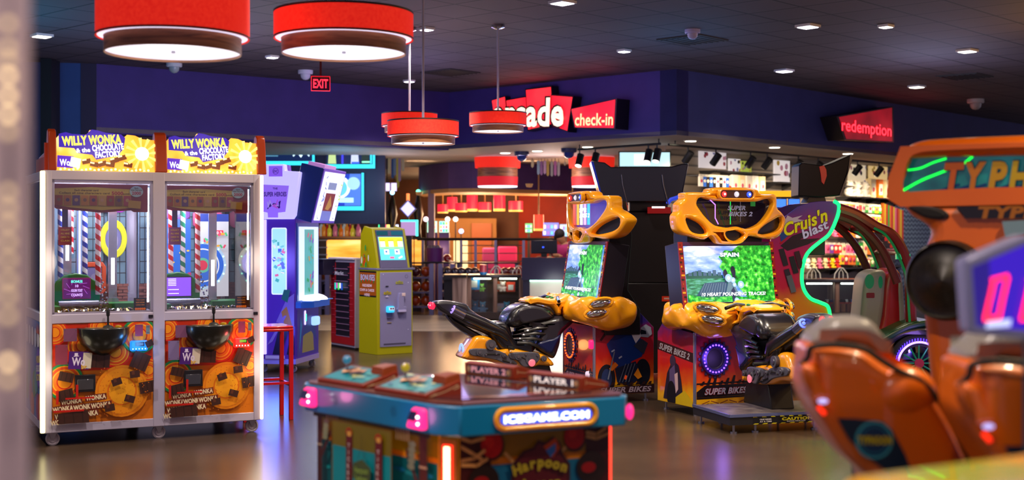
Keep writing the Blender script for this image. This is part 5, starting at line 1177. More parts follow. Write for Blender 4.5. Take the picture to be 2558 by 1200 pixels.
    for sg in (-1, 1):
        for k in range(2):
            up = Vector((0,0,1))
            if sg < 0: c = Vector((.015+.03*k, -.165-.03*k, .895-k*.085)); dx = Vector((.88, -.48, 0)).normalized()
            else: c = Vector((.93-.02*k, -.01-.03*k, .895-k*.085)); dx = Vector((-.35, -.94, 0)).normalized()
            mb = MB(); pts = [tuple(c+dx*.105*math.cos(q)+up*(.043*math.sin(q)-.018*math.cos(q))) for q in [2*PI*i/24 for i in range(24)]]
            mb.tube(pts, .013, YEL, 8, True); pr = mb.build('pipe_cowl', ds)
            mb = MB(); f_ = Vector((.5*sg,-.8,0)) if sg < 0 else Vector((.94,-.35,0)); mb.tube([tuple(c-dx*.085+up*.015), tuple(c-dx*.06+up*.01+f_*.012), tuple(c+f_*.02), tuple(c+dx*.06-up*.01+f_*.012), tuple(c+dx*.085-up*.015)], [.012,.027,.032,.027,.012], CHROME, 14); mb.build('chrome_pipe', ds)
    for x, z in ((.22,.90),(.26,.80),(.36,.90)):
        mb = MB(); mb.tube([(x-.05,-.22,z-.03),(x,-.245,z-.01),(x+.06,-.22,z+.03)], [.006,.02,.006], YEL, 8); mb.build('dash_ridge', ds)
    for x, c in ((.48,'8090ff'),(.55,'30a050')): mb = MB(); mb.ball((x,-.10,.945), .016, E(c,1.4), 10); mb.build('dash_button', ds)
    # printed sides
    def left(mb): return Art(mb, (-.0006,.58,0), (0,-1,0), (0,0,1), .0006, (.0,.075,.575,.66))
    def right(mb): return Art(mb, (W+.0006,0,0), (0,1,0), (0,0,1), .0006, (.005,.075,.578,.80))
    for s_, fn in ((0,left),(1,right)):
        mb = MB(); a = fn(mb); X = .02
        if s_ == 0:
            a.poly([(0,.59),(.56,.52),(.56,.44),(0,.51)], M('2a0e14',.4)); a.text('SUPER BIKES 2', .27, .515, .05, M('d8d0d8',.3,0,.15), .48, .03, .25, -.12, M('5a1018',.4), .05)
            a.poly([(.10,.1),(.16,.32),(.25,.44),(.34,.40),(.38,.28),(.42,.1)], M('241830',.4)); a.disc(.25,.43,.045,M('3a2c48',.3),.05); a.poly([(.2,.35),(.28,.40),(.31,.22),(.26,.12),(.2,.2)], M('5a4a78',.3)); a.disc(.23,.14,.07,M('0e0a14',.4),.12); a.poly([(.28,.32),(.33,.34),(.34,.2),(.3,.16)], M('c8a8b0',.3))
            a.poly([(.30,.13),(.44,.2),(.56,.12),(.56,.075),(.3,.075)], M('c8a810',.4))
        else:
            a.text('7', .10, .60, .09, M('3a0a18',.4), None, .04, .3)
            BB, BD_, GR2 = M('12307a',.3), M('101838',.4), M('6a7288',.3)
            a.disc(.12,.21,.085,M('0c1020',.4),.13); a.disc(.12,.21,.05,M('1c2c5a',.4),.09); a.disc(.47,.26,.075,M('0c1020',.4),.12)
            a.poly([(.12,.52),(.22,.62),(.42,.60),(.50,.50),(.46,.40),(.36,.36),(.30,.24),(.22,.30),(.16,.42)], BB); a.poly([(.22,.62),(.26,.70),(.30,.70),(.31,.62)], BD_); a.poly([(.20,.30),(.40,.36),(.46,.22),(.34,.14),(.22,.18)], BD_)
            a.poly([(.38,.5),(.46,.56),(.52,.52),(.48,.42)], M('2a2c40',.4)); a.poly([(.44,.58),(.45,.66),(.50,.69),(.55,.66),(.56,.60),(.52,.57)], M('9aa0b8',.3)); a.poly([(.44,.60),(.45,.645),(.50,.63),(.505,.60)], M('10142a',.3)); a.poly([(.36,.60),(.44,.64),(.45,.58),(.40,.52)], M('c8c8d8',.3))
            for x, y in ((.18,.46),(.25,.40)): a.rrect(x,y,.035,.014,.5,M('a8b4d0',.3))
            a.disc(.30,.22,.016,M('e84818',.3,0,.4),.02); a.poly([(.14,.30),(.2,.36),(.23,.33),(.17,.28)], M('e87818',.4)); a.poly([(.38,.24),(.42,.30),(.46,.22),(.42,.2)], M('e88a18',.4))
            for k in range(4): a.line([(.24+.03*k,.18),(.30+.03*k,.34)], .006, GR2)
            a.line([(.13,.21),(.19,.45)], .012, GR2)
            a.rect(0,.15,.58,.155,M('241014',.4)); a.poly([(0,.075),(.58,.075),(.58,.15),(0,.135)], M('2a0e14',.4)); a.text('SUPER BIKES', .30, .112, .045, M('c8a8b8',.3,0,.1), .5, .03, .25)
            for k in range(9): a.poly([(.03+.06*k,.155),(.05+.06*k,.18),(.07+.06*k,.18),(.065+.06*k,.155)], M('2a1010',.4))
        mb.build('side_graphics', t)
    return t
OR_, AR_ = Vector((1.497,10.74,0)), R(25)
cabR = supercab(OR_, AR_, 'yellow motorbike racing cabinet facing the camera, SPAIN on its screen', E('6a40ff', 4.5), None, False)
OL_, AL_ = Vector((.487,12.31,0)), R(-71.4)
cabL = supercab(OL_, AL_, 'yellow motorbike racing cabinet seen from its side, blue motorbike printed on the base', E('ff5018', 3.5), None, True)
for O, A, c in ((OR_,AR_,(.4,.2,1)),(OL_,AL_,(1,.35,.1))):
    m4 = Matrix.Translation(O) @ Matrix.Rotation(A, 4, 'Z'); point('ring_glow', m4 @ Vector((.195,-.12,.47)), 1.0, c, .05); point('screen_glow', m4 @ Vector((.4,-.3,1.15)), 3, (.6,.8,1), .2)
mb = MB(); mb.box((.70,-.04,.48),(.76,.0,.56), E('ff1a60',1.8)); mb.build('card_reader', cabL, bevel=.015)
mb = MB(); mb.lathe([(.001,-.03),(.03,-.02),(.035,0)], (.62,0,.24), E('d8c0d0',1.2), 16, 'y'); mb.build('coin_light', cabL)

# the ride-on motorbikes ------------------------------------------------
def B3(X, Y): return ((1180-X)*.00119+.08, H-(15+Y/3.333)*.00352)
PLB = M('15131c', .28, 0, 0, .5); PLD = M('24222e', .35, 0, 0, .3); MG = M('5a5a68', .4, .3)
def bike(O, A, label, ends, tails):
    t = thing('ride_on_motorbike', label, 'ride-on motorbike', O, A, None); bx = .42
    T = Matrix.Translation((bx,0,0)) @ Matrix.Rotation(-PI/2, 4, 'Z')
    P = lambda *ps: smooth_loop([B3(*p) for p in ps], 3)
    mb = MB(T); mb.plate([P((85,512),(200,503),(325,535),(360,580),(440,640),(520,680),(560,720),(520,800),(420,760),(300,700),(180,620),(110,570))], .075, .03, PLD); mb.build('tail_seat', t, smooth=60)
    mb = MB(T); mb.plate([P((180,625),(300,700),(440,790),(560,860),(520,880),(380,820),(250,720))], .05, .02, PLB); mb.build('tail_underside', t, smooth=60)
    mb = MB(T); mb.plate([P((620,680),(640,620),(700,560),(770,535),(860,545),(960,580),(1000,640),(940,690),(860,700),(760,720),(700,740),(640,720))], .17, .075, PLB, res=4); tk = mb.build('tank', t, smooth=70)
    mb = MB(T); mb.plate([P((700,590),(780,555),(880,570),(970,650),(860,680),(740,700),(700,650))], .178, .02, PLD); mb.build('tank_side', tk, smooth=60)
    mb = MB(T); mb.plate([P((500,690),(620,690),(660,730),(700,850),(860,910),(800,930),(620,930),(560,880),(500,800),(480,740))], .12, .05, PLB); mb.build('rear_cowl', t, smooth=60)
    mb = MB(T); mb.plate([P((980,650),(1180,640),(1175,680),(1120,740),(1060,800),(1040,900),(1000,1000),(960,985),(880,930),(850,880),(900,760),(760,720))], .15, .05, PLD); mb.build('front_fairing', t, smooth=60)
    mb = MB(T); mb.plate([P((860,880),(960,960),(1010,880),(1045,800),(980,830),(930,840))], .158, .02, M('1c2c7a',.3,0,.04)); mb.build('fairing_panel', t, smooth=60)
    for k in range(4):
        for s in (-1,1):
            mb = MB(T); a, b = B3(700+k*18,860-k*30), B3(880+k*22,880-k*52+20); mb.tube([(a[0],s*.13,a[1]),((a[0]+b[0])/2,s*.15,(a[1]+b[1])/2+.015),(b[0],s*.13,b[1])], .016, PLB, 8); mb.build('engine_rib', t)
    mb = MB(T); mb.plate([P((775,510),(860,480),(960,500),(1060,490),(1120,460),(1150,490),(1180,545),(1175,575),(1070,580),(1060,635),(1025,640),(985,575),(900,548),(800,540))], .13, .045, YEL, res=3); cw = mb.build('yellow_cowl', t, smooth=60)
    for s in (-1,1):
        mb = MB(T); a = B3(1030,515); mb.tube([(a[0],s*.08,a[1]+.02),(a[0]+.02,s*.16,a[1]+.03),(a[0]+.05,s*.27,a[1]+.0)], .015, GLOSSB, 10); mb.build('handlebar', cw)
    for px, s, c in ((930,-.05,'303040'),(1000,.05,'18a050'),(1000,-.06,'18a050')): mb = MB(T); a = B3(px,492); mb.ball((a[0],s,a[1]), .018, M(c,.2,0,.3), 12, (1,1,.6)); mb.build('cowl_button', cw)
    mb = MB(T); mb.box((B3(1180,0)[0]-.03,-.12,B3(0,640)[1]),(B3(1060,0)[0],.12,B3(0,570)[1]), M('6a1018',.3)); mb.build('cowl_badge', t, bevel=.01)
    for s in (-1,1):     # silencers
        mb = MB(T); a, b, c = B3(215,575), B3(300,625), B3(590,770)
        mb.tube([(a[0],s*.09,a[1]),(b[0],s*.09,b[1])], [.044,.044], M('8888a8',.15,.9), 18); mb.build('pipe_sleeve', t, smooth=50)
        mb = MB(T); mb.tube([(b[0],s*.09,b[1]),((b[0]+c[0])/2,s*.10,(b[1]+c[1])/2),(c[0],s*.11,c[1]),(B3(640,830)[0],s*.11,B3(640,830)[1])], [.046,.052,.05,.03], PLB, 18); p = mb.build('silencer', t, smooth=50)
        d = (Vector((a[0],0,a[1]))-Vector((b[0],0,b[1]))).normalized()
        mb = MB(T); q = Vector((a[0],s*.09,a[1]))+d*.002; up = Vector((0,1,0)); si = d.cross(up)
        mb.tube([q+up*.032*math.cos(k*.524)+si*.032*math.sin(k*.524) for k in range(12)], .008, ends, 6, True); mb.ball(q, .014, ends, 8); mb.build('pipe_end_light', p)
    for s in (-1,1): mb = MB(T); a = B3(72,545); mb.ball((a[0],s*.035,a[1]), .026, tails, 14, (.9,1,1.25)); mb.ball((a[0]+.018,s*.035,a[1]+.005), .008, E('ffb0b0',4), 8); mb.build('tail_light', t)
    # yellow belly, grey crank covers, footrests
    mb = MB(T); mb.plate([P((340,860),(390,800),(480,805),(530,850),(560,920),(660,905),(880,950),(940,980),(995,1040),(985,1070),(880,1060),(820,1075),(600,1050),(470,1010),(350,1000),(280,975),(300,930))], .13, .04, YEL, res=3); be = mb.build('yellow_belly', t, smooth=60)
    for s in (-1,1):
        mb = MB(T)
        mb.plate([P((330,905),(420,900),(560,925),(640,980),(700,1040),(640,1050),(540,1000),(420,970),(340,950))], .012, .006, MG, Matrix.Translation((0,s*.135,0)))
        mb.plate([P((640,945),(760,940),(860,950),(870,1010),(800,1060),(740,1060),(700,1010),(640,990))], .016, .008, MG, Matrix.Translation((0,s*.14,0)))
        for X, Y, r in ((490,870,.045),(400,930,.028),(700,975,.03),(800,1000,.05),(905,1000,.025),(590,960,.02)): c = B3(X,Y); mb.cyl((c[0],s*.13,c[1]),(c[0],s*.165,c[1]), r, MG, n=18); mb.cyl((c[0],s*.16,c[1]),(c[0],s*.172,c[1]), r*.45, STEEL, n=12)
        for X, Y in ((450,950),(530,945),(640,1020),(760,960),(850,970)): c = B3(X,Y); mb.cyl((c[0],s*.14,c[1]),(c[0],s*.165,c[1]), .009, STEEL, n=8)
        for x0_, y0_, x1_, y1_ in ((450,945,560,950),(580,1000,690,1040),(700,965,760,1000)): a, b = B3(x0_,y0_), B3(x1_,y1_); mb.tube([(a[0],s*.155,a[1]),(b[0],s*.155,b[1])], .006, BLACK, 6)
        k = mb.build('crank_cover', t)
        mb = MB(T); c = B3(805,1030); mb.ball((c[0],s*.17,c[1]), .033, E('e87080',1.1) , 16, (1,.4,1)); mb.build('crank_light', k)
        if s > 0: mb = MB(T); c = B3(292,925); mb.tube([(c[0]-.012, .055*math.cos(q), c[1]+.055*math.sin(q)) for q in [2*PI*i/16 for i in range(16)]], .010, E('8aa8ff',1.6), 8, True); mb.build('hub_light', k)
        mb = MB(T); c = B3(640,900); mb.cyl((c[0],s*.12,c[1]),(c[0],s*.24,c[1]), .014, RUB, n=10); mb.build('footrest', t)
    # pedestal and platform
    mb = MB(T); s0, z0 = B3(880,1060); mb.prism([(s0-.16,.14),(s0+.32,.14),(s0+.26,.34),(s0-.1,.34)], 1, -.1, .1, BLACK); mb.build('pedestal', t, bevel=.01)
    mb = MB(); mb.box((-.13,-.95,.065),(.90,-.30,.135), M('16151c',.5)); mb.box((-.11,-.93,.135),(.88,-.32,.143), noisy('scuffed_tread', [(.3,'3a3438'),(.7,'645c58')], 9, 5, .45)); mb.box((-.135,-.956,.125),(.905,-.94,.146), M('7a86b8',.25,.7)); mb.box((-.137,-.95,.125),(-.12,-.3,.146), M('7a86b8',.25,.7)); pf = mb.build('platform', t)
    mb = MB(); a = Art(mb, (0,-.9503,0), (1,0,0), (0,0,1), .0008, (.0,.066,.9,.125)); YB = M('c8c010',.4)
    a.rect(.06,.066,.9,.125,M('0c0c10',.4))
    for k in range(13): a.poly([(.06+.075*k,.118),(.10+.075*k,.118),(.085+.075*k,.125),(.06+.075*k,.125)], YB); a.poly([(.06+.075*k,.066),(.10+.075*k,.066),(.11+.075*k,.073),(.075+.075*k,.073)], YB)
    a.text('ONE RIDER', .155, .104, .010, M('c8c8d0',.4), .10, .03); a.text('AT A TIME', .155, .088, .010, M('c8c8d0',.4), .10, .03); a.text('CAUTION', .42, .102, .020, YB, .26, .05); a.text('WATCH YOUR STEP', .41, .083, .008, M('c8c8d0',.4), .16, .03)
    mb.build('caution_strip', pf)
    for x in (-.08,.10,.60,.85):
        for y in (-.91,-.34): mb = MB(); mb.cyl((x,y,0),(x,y,.014),.026,STEEL); mb.cyl((x,y,.01),(x,y,.07),.009,STEEL); mb.build('levelling_foot', pf)
    return t
bikeR = bike(OR_+Vector((-.02,.0,0)), AR_-R(8), 'black and yellow ride-on motorbike pointing its two red tail lights at the camera', E('5a70ff',3), E('ff1020',2))
bikeL = bike(OL_, AL_, 'black and yellow ride-on motorbike seen in full side view beside the side-on racing cabinet', E('b090ff',1.2), E('ff2040',2))

# ================================================================== racing cabinet seen from its side, with the neon edge
Y6 = 12.4; O6 = Vector((2.55, Y6, 0))
def C6(X, Y): px, py = 1680+X/2.608, 340+Y/2.608; return ((px-1279)/F*Y6-O6.x, H-(py-585)/F*Y6)
T7 = thing('car_racing_cabinet', 'magenta car racing cabinet with green neon edge, red roll cage and seat', 'arcade game', O6)
RDC = M('a8141c', .35, .1, 0, .3); NEON = E('10ff60', 3.2); DKG = M('1a1418', .4)
pan = [(640,640),(700,560),(740,520),(820,460),(900,432),(970,425),(1040,425),(1075,440),(1082,490),(1060,560),(1020,640),(960,690),(900,740),(865,790),(845,870),(843,950),(860,1010),(900,1060),(960,1085),(1010,1110),(1028,1170)]
def magenta(nt, b):
    tc = N(nt, 'ShaderNodeTexCoord'); sp = N(nt, 'ShaderNodeSeparateXYZ'); nt.links.new(tc.outputs['Object'], sp.inputs[0])
    n = N(nt, 'ShaderNodeTexNoise'); n.inputs['Scale'].default_value = 5; nt.links.new(tc.outputs['Object'], n.inputs['Vector'])
    ma = N(nt, 'ShaderNodeMath', operation='MULTIPLY_ADD'); ma.inputs[1].default_value = .2; nt.links.new(n.outputs[0], ma.inputs[0]); nt.links.new(sp.outputs[2], ma.inputs[2])
    mr = N(nt, 'ShaderNodeMapRange'); mr.inputs[1].default_value = .9; mr.inputs[2].default_value = 1.9; nt.links.new(ma.outputs[0], mr.inputs[0])
    c = ramp(nt, mr.outputs[0], [(.05,'e88a10'),(.2,'e0204a'),(.5,'e81470'),(.75,'b01c88'),(.95,'5a3aa8')]); nt.links.new(c, b.inputs['Base Color']); b.inputs['Roughness'].default_value = .3
MAG = nm('magenta_print', magenta)
for y in (0, .95):
    mb = MB(); ps = [C6(*p) for p in pan]; e = ps[-1]; ps = ps+[(e[0]+.02,.45),(e[0]+.0,.08),(ps[0][0],.08)]
    mb.prism(ps, 1, y, y+.03, MAG); mb.build('side_panel', T7, bevel=.004)
mb = MB(); a = Art(mb, (0,-.001,0), (1,0,0), (0,0,1), .0008)
def C4(X, Y): px, py = 1460+X/3.157, 380+Y/3.157; return ((px-1279)/F*Y6-O6.x, H-(py-585)/F*Y6)
a.poly([C4(*p) for p in ((1600,500),(1640,520),(1720,500),(1680,530),(1740,540),(1640,560),(1590,590),(1570,570))], M('e8e0f8',.4))
a.poly([C4(*p) for p in ((1545,740),(1640,660),(1760,620),(1800,640),(1700,690),(1860,680),(1760,730),(1600,780))], M('2a1030',.4))
a.line([C4(*p) for p in ((1545,720),(1640,630),(1740,590))], .018, M('d81020',.4)); a.poly([C4(*p) for p in ((1540,650),(1590,610),(1610,660),(1550,710))], M('1860c0',.4,0,.1))
c = C4(1740,555); a.text("Cruis'n", c[0], c[1], .115, M('f8e800',.35,0,.35), .44, .03, .35, .36, M('5a1050',.4), .02)
c = C4(1815,600); a.text('blast', c[0], c[1]-.01, .085, M('e8d8f8',.35,0,.3), .27, .03, .2, .42, M('3a1040',.4), .02)
for X, Y, c in ((1560,800,'2a2438'),(1640,860,'1a2030'),(1600,960,'302840'),(1680,820,'401830'),(1620,1010,'6a7080')):
    for k in range(3): q = C4(X+k*9,Y+30*k); a.rrect(q[0], q[1], .05, .09, .25, M(c,.4))
mb.build('side_graphics', T7)
mb = MB(); ne = smooth_loop([C6(*p) for p in ((1050,425),(1080,445),(1082,490),(1060,560),(1020,640),(960,690),(900,740),(865,790),(845,870),(843,950),(860,1010),(900,1060),(960,1085),(1010,1110),(1026,1170))], 4, False)
mb.tube([(x,-.006,z) for x, z in ne], .017, NEON, 8); mb.build('neon_edge', T7)
mb = MB(); mb.box((C6(700,0)[0],.03,.08),(C6(860,0)[0],.95,1.3), DKG); mb.box((C6(760,0)[0],.03,1.3),(C6(1000,0)[0],.95,1.62), DKG); mb.build('console', T7, bevel=.01)
# black topper box with red badge
mb = MB(); mb.prism([C6(*p) for p in ((825,190),(845,172),(900,180),(990,192),(1040,175),(1165,120),(1140,240),(1090,388),(960,400),(820,392))], 1, .0, .34, M('0c0a10',.5,0,0,0,.25)); tp = mb.build('topper', T7, bevel=.01)
mb = MB(); q = [C6(*p) for p in ((955,200),(985,192),(1000,220),(1003,260),(985,315),(970,300),(965,250))]; mb.prism(q, 1, -.012, .0, M('c8101c',.3,0,.25)); mb.build('red_badge', tp)
mb = MB(); mb.prism([C6(*p) for p in ((1166,118),(1170,150),(1100,390),(1085,390),(1140,240),(1155,130))], 1, -.01, .36, M('3a3844',.3)); mb.build('topper_edge', tp)
mb = MB(); mb.prism([C6(*p) for p in ((900,395),(1000,395),(1010,430),(880,432))], 1, .05, .3, DKG); mb.build('topper_neck', T7)
# roll cage: near and far hoops
RC = M('8a1c20', .35, .1, .0, .3); GE = M('108a48', .3, 0, .35)
for y in (.03,.92):
    mb = MB(); pts = smooth_loop([C6(*p) for p in ((1085,470),(1200,510),(1330,590),(1430,640),(1500,740),(1545,880),(1555,1010),(1560,1180),(1570,1330))], 4, False); mb.tube([(x,y,z) for x, z in pts], .052, RC, 10); mb.build('roll_hoop', T7)
    mb = MB(); pts = smooth_loop([C6(*p) for p in ((1090,520),(1190,560),(1290,640),(1370,740),(1430,860),(1470,960))], 4, False); mb.tube([(x,y,z) for x, z in pts], .04, M('6a2424',.4), 8); mb.build('inner_hoop', T7)
    mb = MB(); pts = smooth_loop([C6(*p) for p in ((1310,600),(1380,640),(1440,720),(1490,830),(1525,940),(1535,1100),(1545,1250))], 4, False); mb.tube([(x,y-.045,z) for x, z in pts], .012, GE, 6); mb.build('green_trim', T7)
mb = MB(); c = C6(1480,790); mb.box((c[0]-.03,.0,c[1]-.02),(c[0]+.10,.04,c[1]+.03), M('10a868',.3,0,.9)); mb.build('green_lamp', T7)
for p in ((1500,760),(1330,600)): mb = MB(); c = C6(*p); mb.cyl((c[0],.03,c[1]),(c[0],.92,c[1]), .03, RC); mb.build('cage_crossbar', T7)
# seat
SW_ = M('d8c8b8', .45, 0, .04)
mb = MB(); mb.plate([smooth_loop([C6(*p) for p in ((1300,960),(1330,905),(1390,880),(1440,890),(1450,960),(1440,1080),(1420,1200),(1390,1330),(1260,1380),(1270,1250),(1285,1100))], 3)], .22, .05, SW_, Matrix.Translation((0,.48,0)), res=3); st_ = mb.build('seat_back', T7, smooth=60)
mb = MB(); a = Art(mb, (0,.2585,0), (1,0,0), (0,0,1), .001); 
a.disc(*C6(1332,955),.045,M('0c8a58',.4,0,.25),.07); a.disc(*C6(1405,960),.022,M('0c8a58',.4,0,.25),.06); q0, q1 = C6(1310,1065), C6(1365,1030); a.round(q0[0],q0[1],q1[0],q1[1],.01,M('7a1018',.4)); mb.build('seat_cutouts', st_)
mb = MB(); mb.plate([smooth_loop([C6(*p) for p in ((1440,930),(1500,870),(1545,930),(1560,1100),(1590,1300),(1480,1330),(1400,1400),(1380,1330),(1420,1180))], 3)], .26, .05, RDC, Matrix.Translation((0,.48,0)), res=3); mb.build('seat_shell', T7, smooth=60)
mb = MB(); mb.plate([smooth_loop([C6(*p) for p in ((1515,960),(1545,970),(1560,1200),(1570,1330),(1530,1330),(1520,1150))], 3)], .27, .02, SW_, Matrix.Translation((0,.48,0))); mb.build('seat_stripe', T7, smooth=60)
# lit wheel and fender
wc = ((2287-1279)/F*Y6-O6.x, .285)
for y in (-.05,.92):
    mb = MB(); mb.lathe([(.16,-.06),(.25,-.07),(.275,-.04),(.275,.04),(.25,.07),(.16,.06)], (wc[0],y,wc[1]), RUB, 40, 'y'); wh = mb.build('wheel', T7)
    mb = MB()
    for k in range(12): an = k*PI/6; mb.tube([(wc[0]+.04*math.cos(an),y-.05,wc[1]+.04*math.sin(an)),(wc[0]+.17*math.cos(an),y-.055,wc[1]+.17*math.sin(an))], .008, M('30a070',.2,.6,.2), 6)
    mb.cyl((wc[0],y-.07,wc[1]),(wc[0],y-.02,wc[1]), .045, M('c04050',.2,.6)); mb.build('spokes', wh)
    mb = MB(); pts = [(wc[0]+.20*math.cos(R(q)), y-.075, wc[1]+.20*math.sin(R(q))) for q in range(-25,176,5)]; mb.tube(pts, .010, E('a080ff',3.5), 8)
    for q in range(-25,176,7): mb.cbox((wc[0]+.222*math.cos(R(q)),y-.07,wc[1]+.222*math.sin(R(q))), (.008,.02,.03), E('5030ff',2.2), None)
    mb.build('wheel_light', wh)
mb = MB(); pts = smooth_loop([(wc[0]-.52,.30),(wc[0]-.45,.44),(wc[0]-.2,.58),(wc[0]+.08,.63),(wc[0]+.27,.54),(wc[0]+.37,.34),(wc[0]+.38,.12),(wc[0]+.30,.12),(wc[0]+.29,.34),(wc[0]+.2,.49),(wc[0],.565),(wc[0]-.2,.50),(wc[0]-.32,.36),(wc[0]-.34,.2)], 3); mb.plate([pts], .55, .03, M('141a18',.3,0,0,.4), Matrix.Translation((0,.43,0))); mb.build('fender', T7, smooth=60)
mb = MB(); mb.plate([smooth_loop([(wc[0]-.36,.52),(wc[0]-.1,.66),(wc[0]+.12,.69),(wc[0]+.14,.65),(wc[0]-.1,.60),(wc[0]-.36,.46)], 3)], .56, .02, M('14602c',.35,0,.05), Matrix.Translation((0,.43,0))); mb.build('green_flash', T7, smooth=60)
mb = MB(); mb.tube([(wc[0]+.26,-.13,.60),(wc[0]+.32,-.13,.52),(wc[0]+.36,-.13,.42)], .022, E('f01828',1.6), 10); mb.build('tail_light', T7)
mb = MB(); mb.box((C6(860,0)[0],.03,.08),(wc[0]-.3,.9,.30), M('141014',.4)); mb.box((wc[0]-.3,.08,.10),(wc[0]+.5,.85,.30), M('141014',.4)); mb.build('chassis', T7, bevel=.02)
for x in (C6(720,0)[0], wc[0]-.4):
    mb = MB(); mb.box((x,.1,0),(x+.06,.8,.085), BLACK); mb.build('foot_rail', T7)
point('neon_glow', O6+Vector((C6(860,0)[0]+.35,-.25,1.2)), 1.6, (.1,1,.35), .15); point('panel_fill', O6+Vector((C6(860,0)[0]-.3,-1.0,2.3)), 9, (1,.75,.9), .2); point('wheel_glow', O6+Vector((wc[0],-.35,.5)), 4, (.4,.2,1), .1)  # the pinkish point is added to brighten the magenta panel

# ------------------------------------------------------------------ second racing cabinet, seen from behind between the bike cabinets
Y8 = 13.3; O8 = Vector((at(1500,0,Y8).x, Y8, 0))
def C8(X, Y): px, py = 1460+X/3.157, 380+Y/3.157; return ((px-1279)/F*Y8-O8.x, H-(py-585)/F*Y8)
T8 = thing('racing_cabinet', 'black racing cabinet with a winged topper behind the side-on bike cabinet', 'arcade game', O8)
mb = MB(); mb.prism([C8(*p) for p in ((55,65),(100,75),(160,82),(210,118),(690,114),(770,92),(822,92),(800,200),(775,330),(640,395),(200,395),(115,310),(80,180))], 1, 0, .30, M('100e14',.2,0,0,.6)); tp = mb.build('topper', T8, bevel=.012)
mb = MB(); q = [C8(*p) for p in ((52,80),(70,78),(130,310),(118,318))]; mb.prism(q, 1, -.012, .31, M('2038c0',.2,.3,.3)); mb.build('blue_edge', tp)
for X in (290, 610):
    mb = MB(); mb.tube([(*((lambda c: (c[0],-.02,c[1]))(C8(X,180))),), (*((lambda c: (c[0],-.02,c[1]))(C8(X+10,260))),), (*((lambda c: (c[0],-.02,c[1]))(C8(X+50,420))),)], .006, M('707890',.2,.8), 6); mb.build('cable', tp)
mb = MB(); x0, x1 = C8(130,0)[0], C8(900,0)[0]; mb.box((x0,.05,.08),(x1,.75,1.0), M('0e0c12',.45)); mb.box((x0+.15,.05,1.0),(x1,.55,C8(0,470)[1]), M('0e0c12',.45)); mb.box((x0+.3,.1,C8(0,470)[1]),(x1-.3,.3,C8(0,380)[1]), M('0e0c12',.45)); mb.build('body', T8, bevel=.01)
mb = MB(); c0, c1 = C8(500,435), C8(682,485); mb.box((c0[0],.0,c1[1]),(c1[0],.048,c0[1]), M('c01418',.35,0,.25)); a = Art(mb, (0,.0,0), (1,0,0), (0,0,1), .001); a.rect(c0[0]+.04,c0[1]-.012,c1[0]-.06,c0[1]+.008,E('ffe0e0',1.4)); mb.build('red_display', T8)
mb = MB(); c0, c1 = C8(615,1140), C8(690,1180); mb.box((c0[0],.04,c1[1]),(c1[0],.052,c0[1]), M('d83010',.4,0,.3)); a = Art(mb, (0,.04,0), (1,0,0), (0,0,1), .001); a.rect(c0[0]+.02,c1[1]+.02,c1[0]-.02,c0[1]-.015,M('e8c0b0',.4)); mb.build('warning_sticker', T8)
mb = MB(); ps = [C8(*p) for p in ((70,410),(100,405),(150,440),(200,640),(190,800),(150,1120),(95,1125),(140,1000),(150,850),(110,650))]; mb.prism(ps, 1, .02, .05, noisy('swirl_print', [(.3,'4a1a90'),(.45,'b8c040'),(.6,'c8a0e0'),(.8,'a01868')], 5, 3, .4)); mb.build('side_panel', T8)
mb = MB(); ne = smooth_loop([C8(*p) for p in ((98,408),(72,412),(68,480),(90,580),(130,740),(142,850),(138,960),(130,1060),(95,1125))], 4, False); mb.tube([(x,.0,z) for x, z in ne], .013, E('d8b8ff',2.6), 8); mb.build('neon_edge', T8)
mb = MB(); mb.tube([(*((lambda c: (c[0],.0,c[1]))(C8(x,y))),) for x, y in ((655,410),(680,375),(760,350),(860,345))], .02, E('3048d8',.9), 8); mb.build('blue_rim', T8)
for x in (x0+.1, x1-.1):
    for y in (.12,.68): mb = MB(); mb.cyl((x,y,0),(x,y,.08),.025,STEEL); mb.build('levelling_foot', T8)

# ================================================================== orange two seat motion simulator, foreground right
O7 = Vector((at(2240,0,5.6).x, 5.6, 0)); A7 = R(-32)
def C7(X, Y, off=0): return uvp(O7, A7, 1960+X/2.5, 300+Y/2.5, off)
T9 = thing('motion_simulator', 'orange motion simulator with a large TYPHOON marquee and round black speaker', 'arcade game', O7, A7)
WX = 1.75
def ext(ps, xr):  # closes an outline at the right end of the machine
    return ps
outer = smooth_loop([C7(*p) for p in ((690,330),(720,230),(770,165),(860,130),(1000,118),(1200,108),(1495,96))], 3, False)
zt7 = outer[-1][1]; zb7 = C7(1300,492)[1]
oo = outer+[(WX,zt7),(WX,zb7)]+[C7(*p) for p in ((1300,500),(1000,512),(800,525),(720,520),(690,490),(680,400))]
ci = [C7(*p) for p in ((790,240),(1000,232),(1495,222))]; cyt = ci[-1][1]; cyb = C7(1495,452)[1]
hole = ci+[(WX-.12,cyt),(WX-.12,cyb)]+[C7(*p) for p in ((1495,452),(1100,462),(760,470),(728,450),(735,380))]
T = None
mb = MB(); mb.plate([oo, hole], .14, .05, ORG, Matrix.Translation((0,.10,0)), res=4); mb.build('marquee_frame', T9, smooth=60)
mb = MB(); mb.prism(hole, 1, .02, .08, noisy('teal_print', [(.3,'06304a'),(.5,'0a7a7a'),(.7,'0e98a0')], 3, 3, .15, e=.22, spec=.8)); mq = mb.build('marquee_panel', T9)
mb = MB(); a = Art(mb, (0,.02,0), (1,0,0), (0,0,1), .001)
GN_ = E('10f840', 2.2)
a.line(smooth_loop([C7(*p) for p in ((765,312),(840,300),(920,265),(1000,240))], 4, False), .007, GN_); a.line(smooth_loop([C7(*p) for p in ((732,440),(850,375),(1000,315),(1110,270),(1165,228))], 4, False), .009, GN_)
for k in range(8): q = C7(1000+55*k, 430+10*(k%3)); a.rrect(q[0], q[1], .12, .012, .3, M('0a3a80',.3))
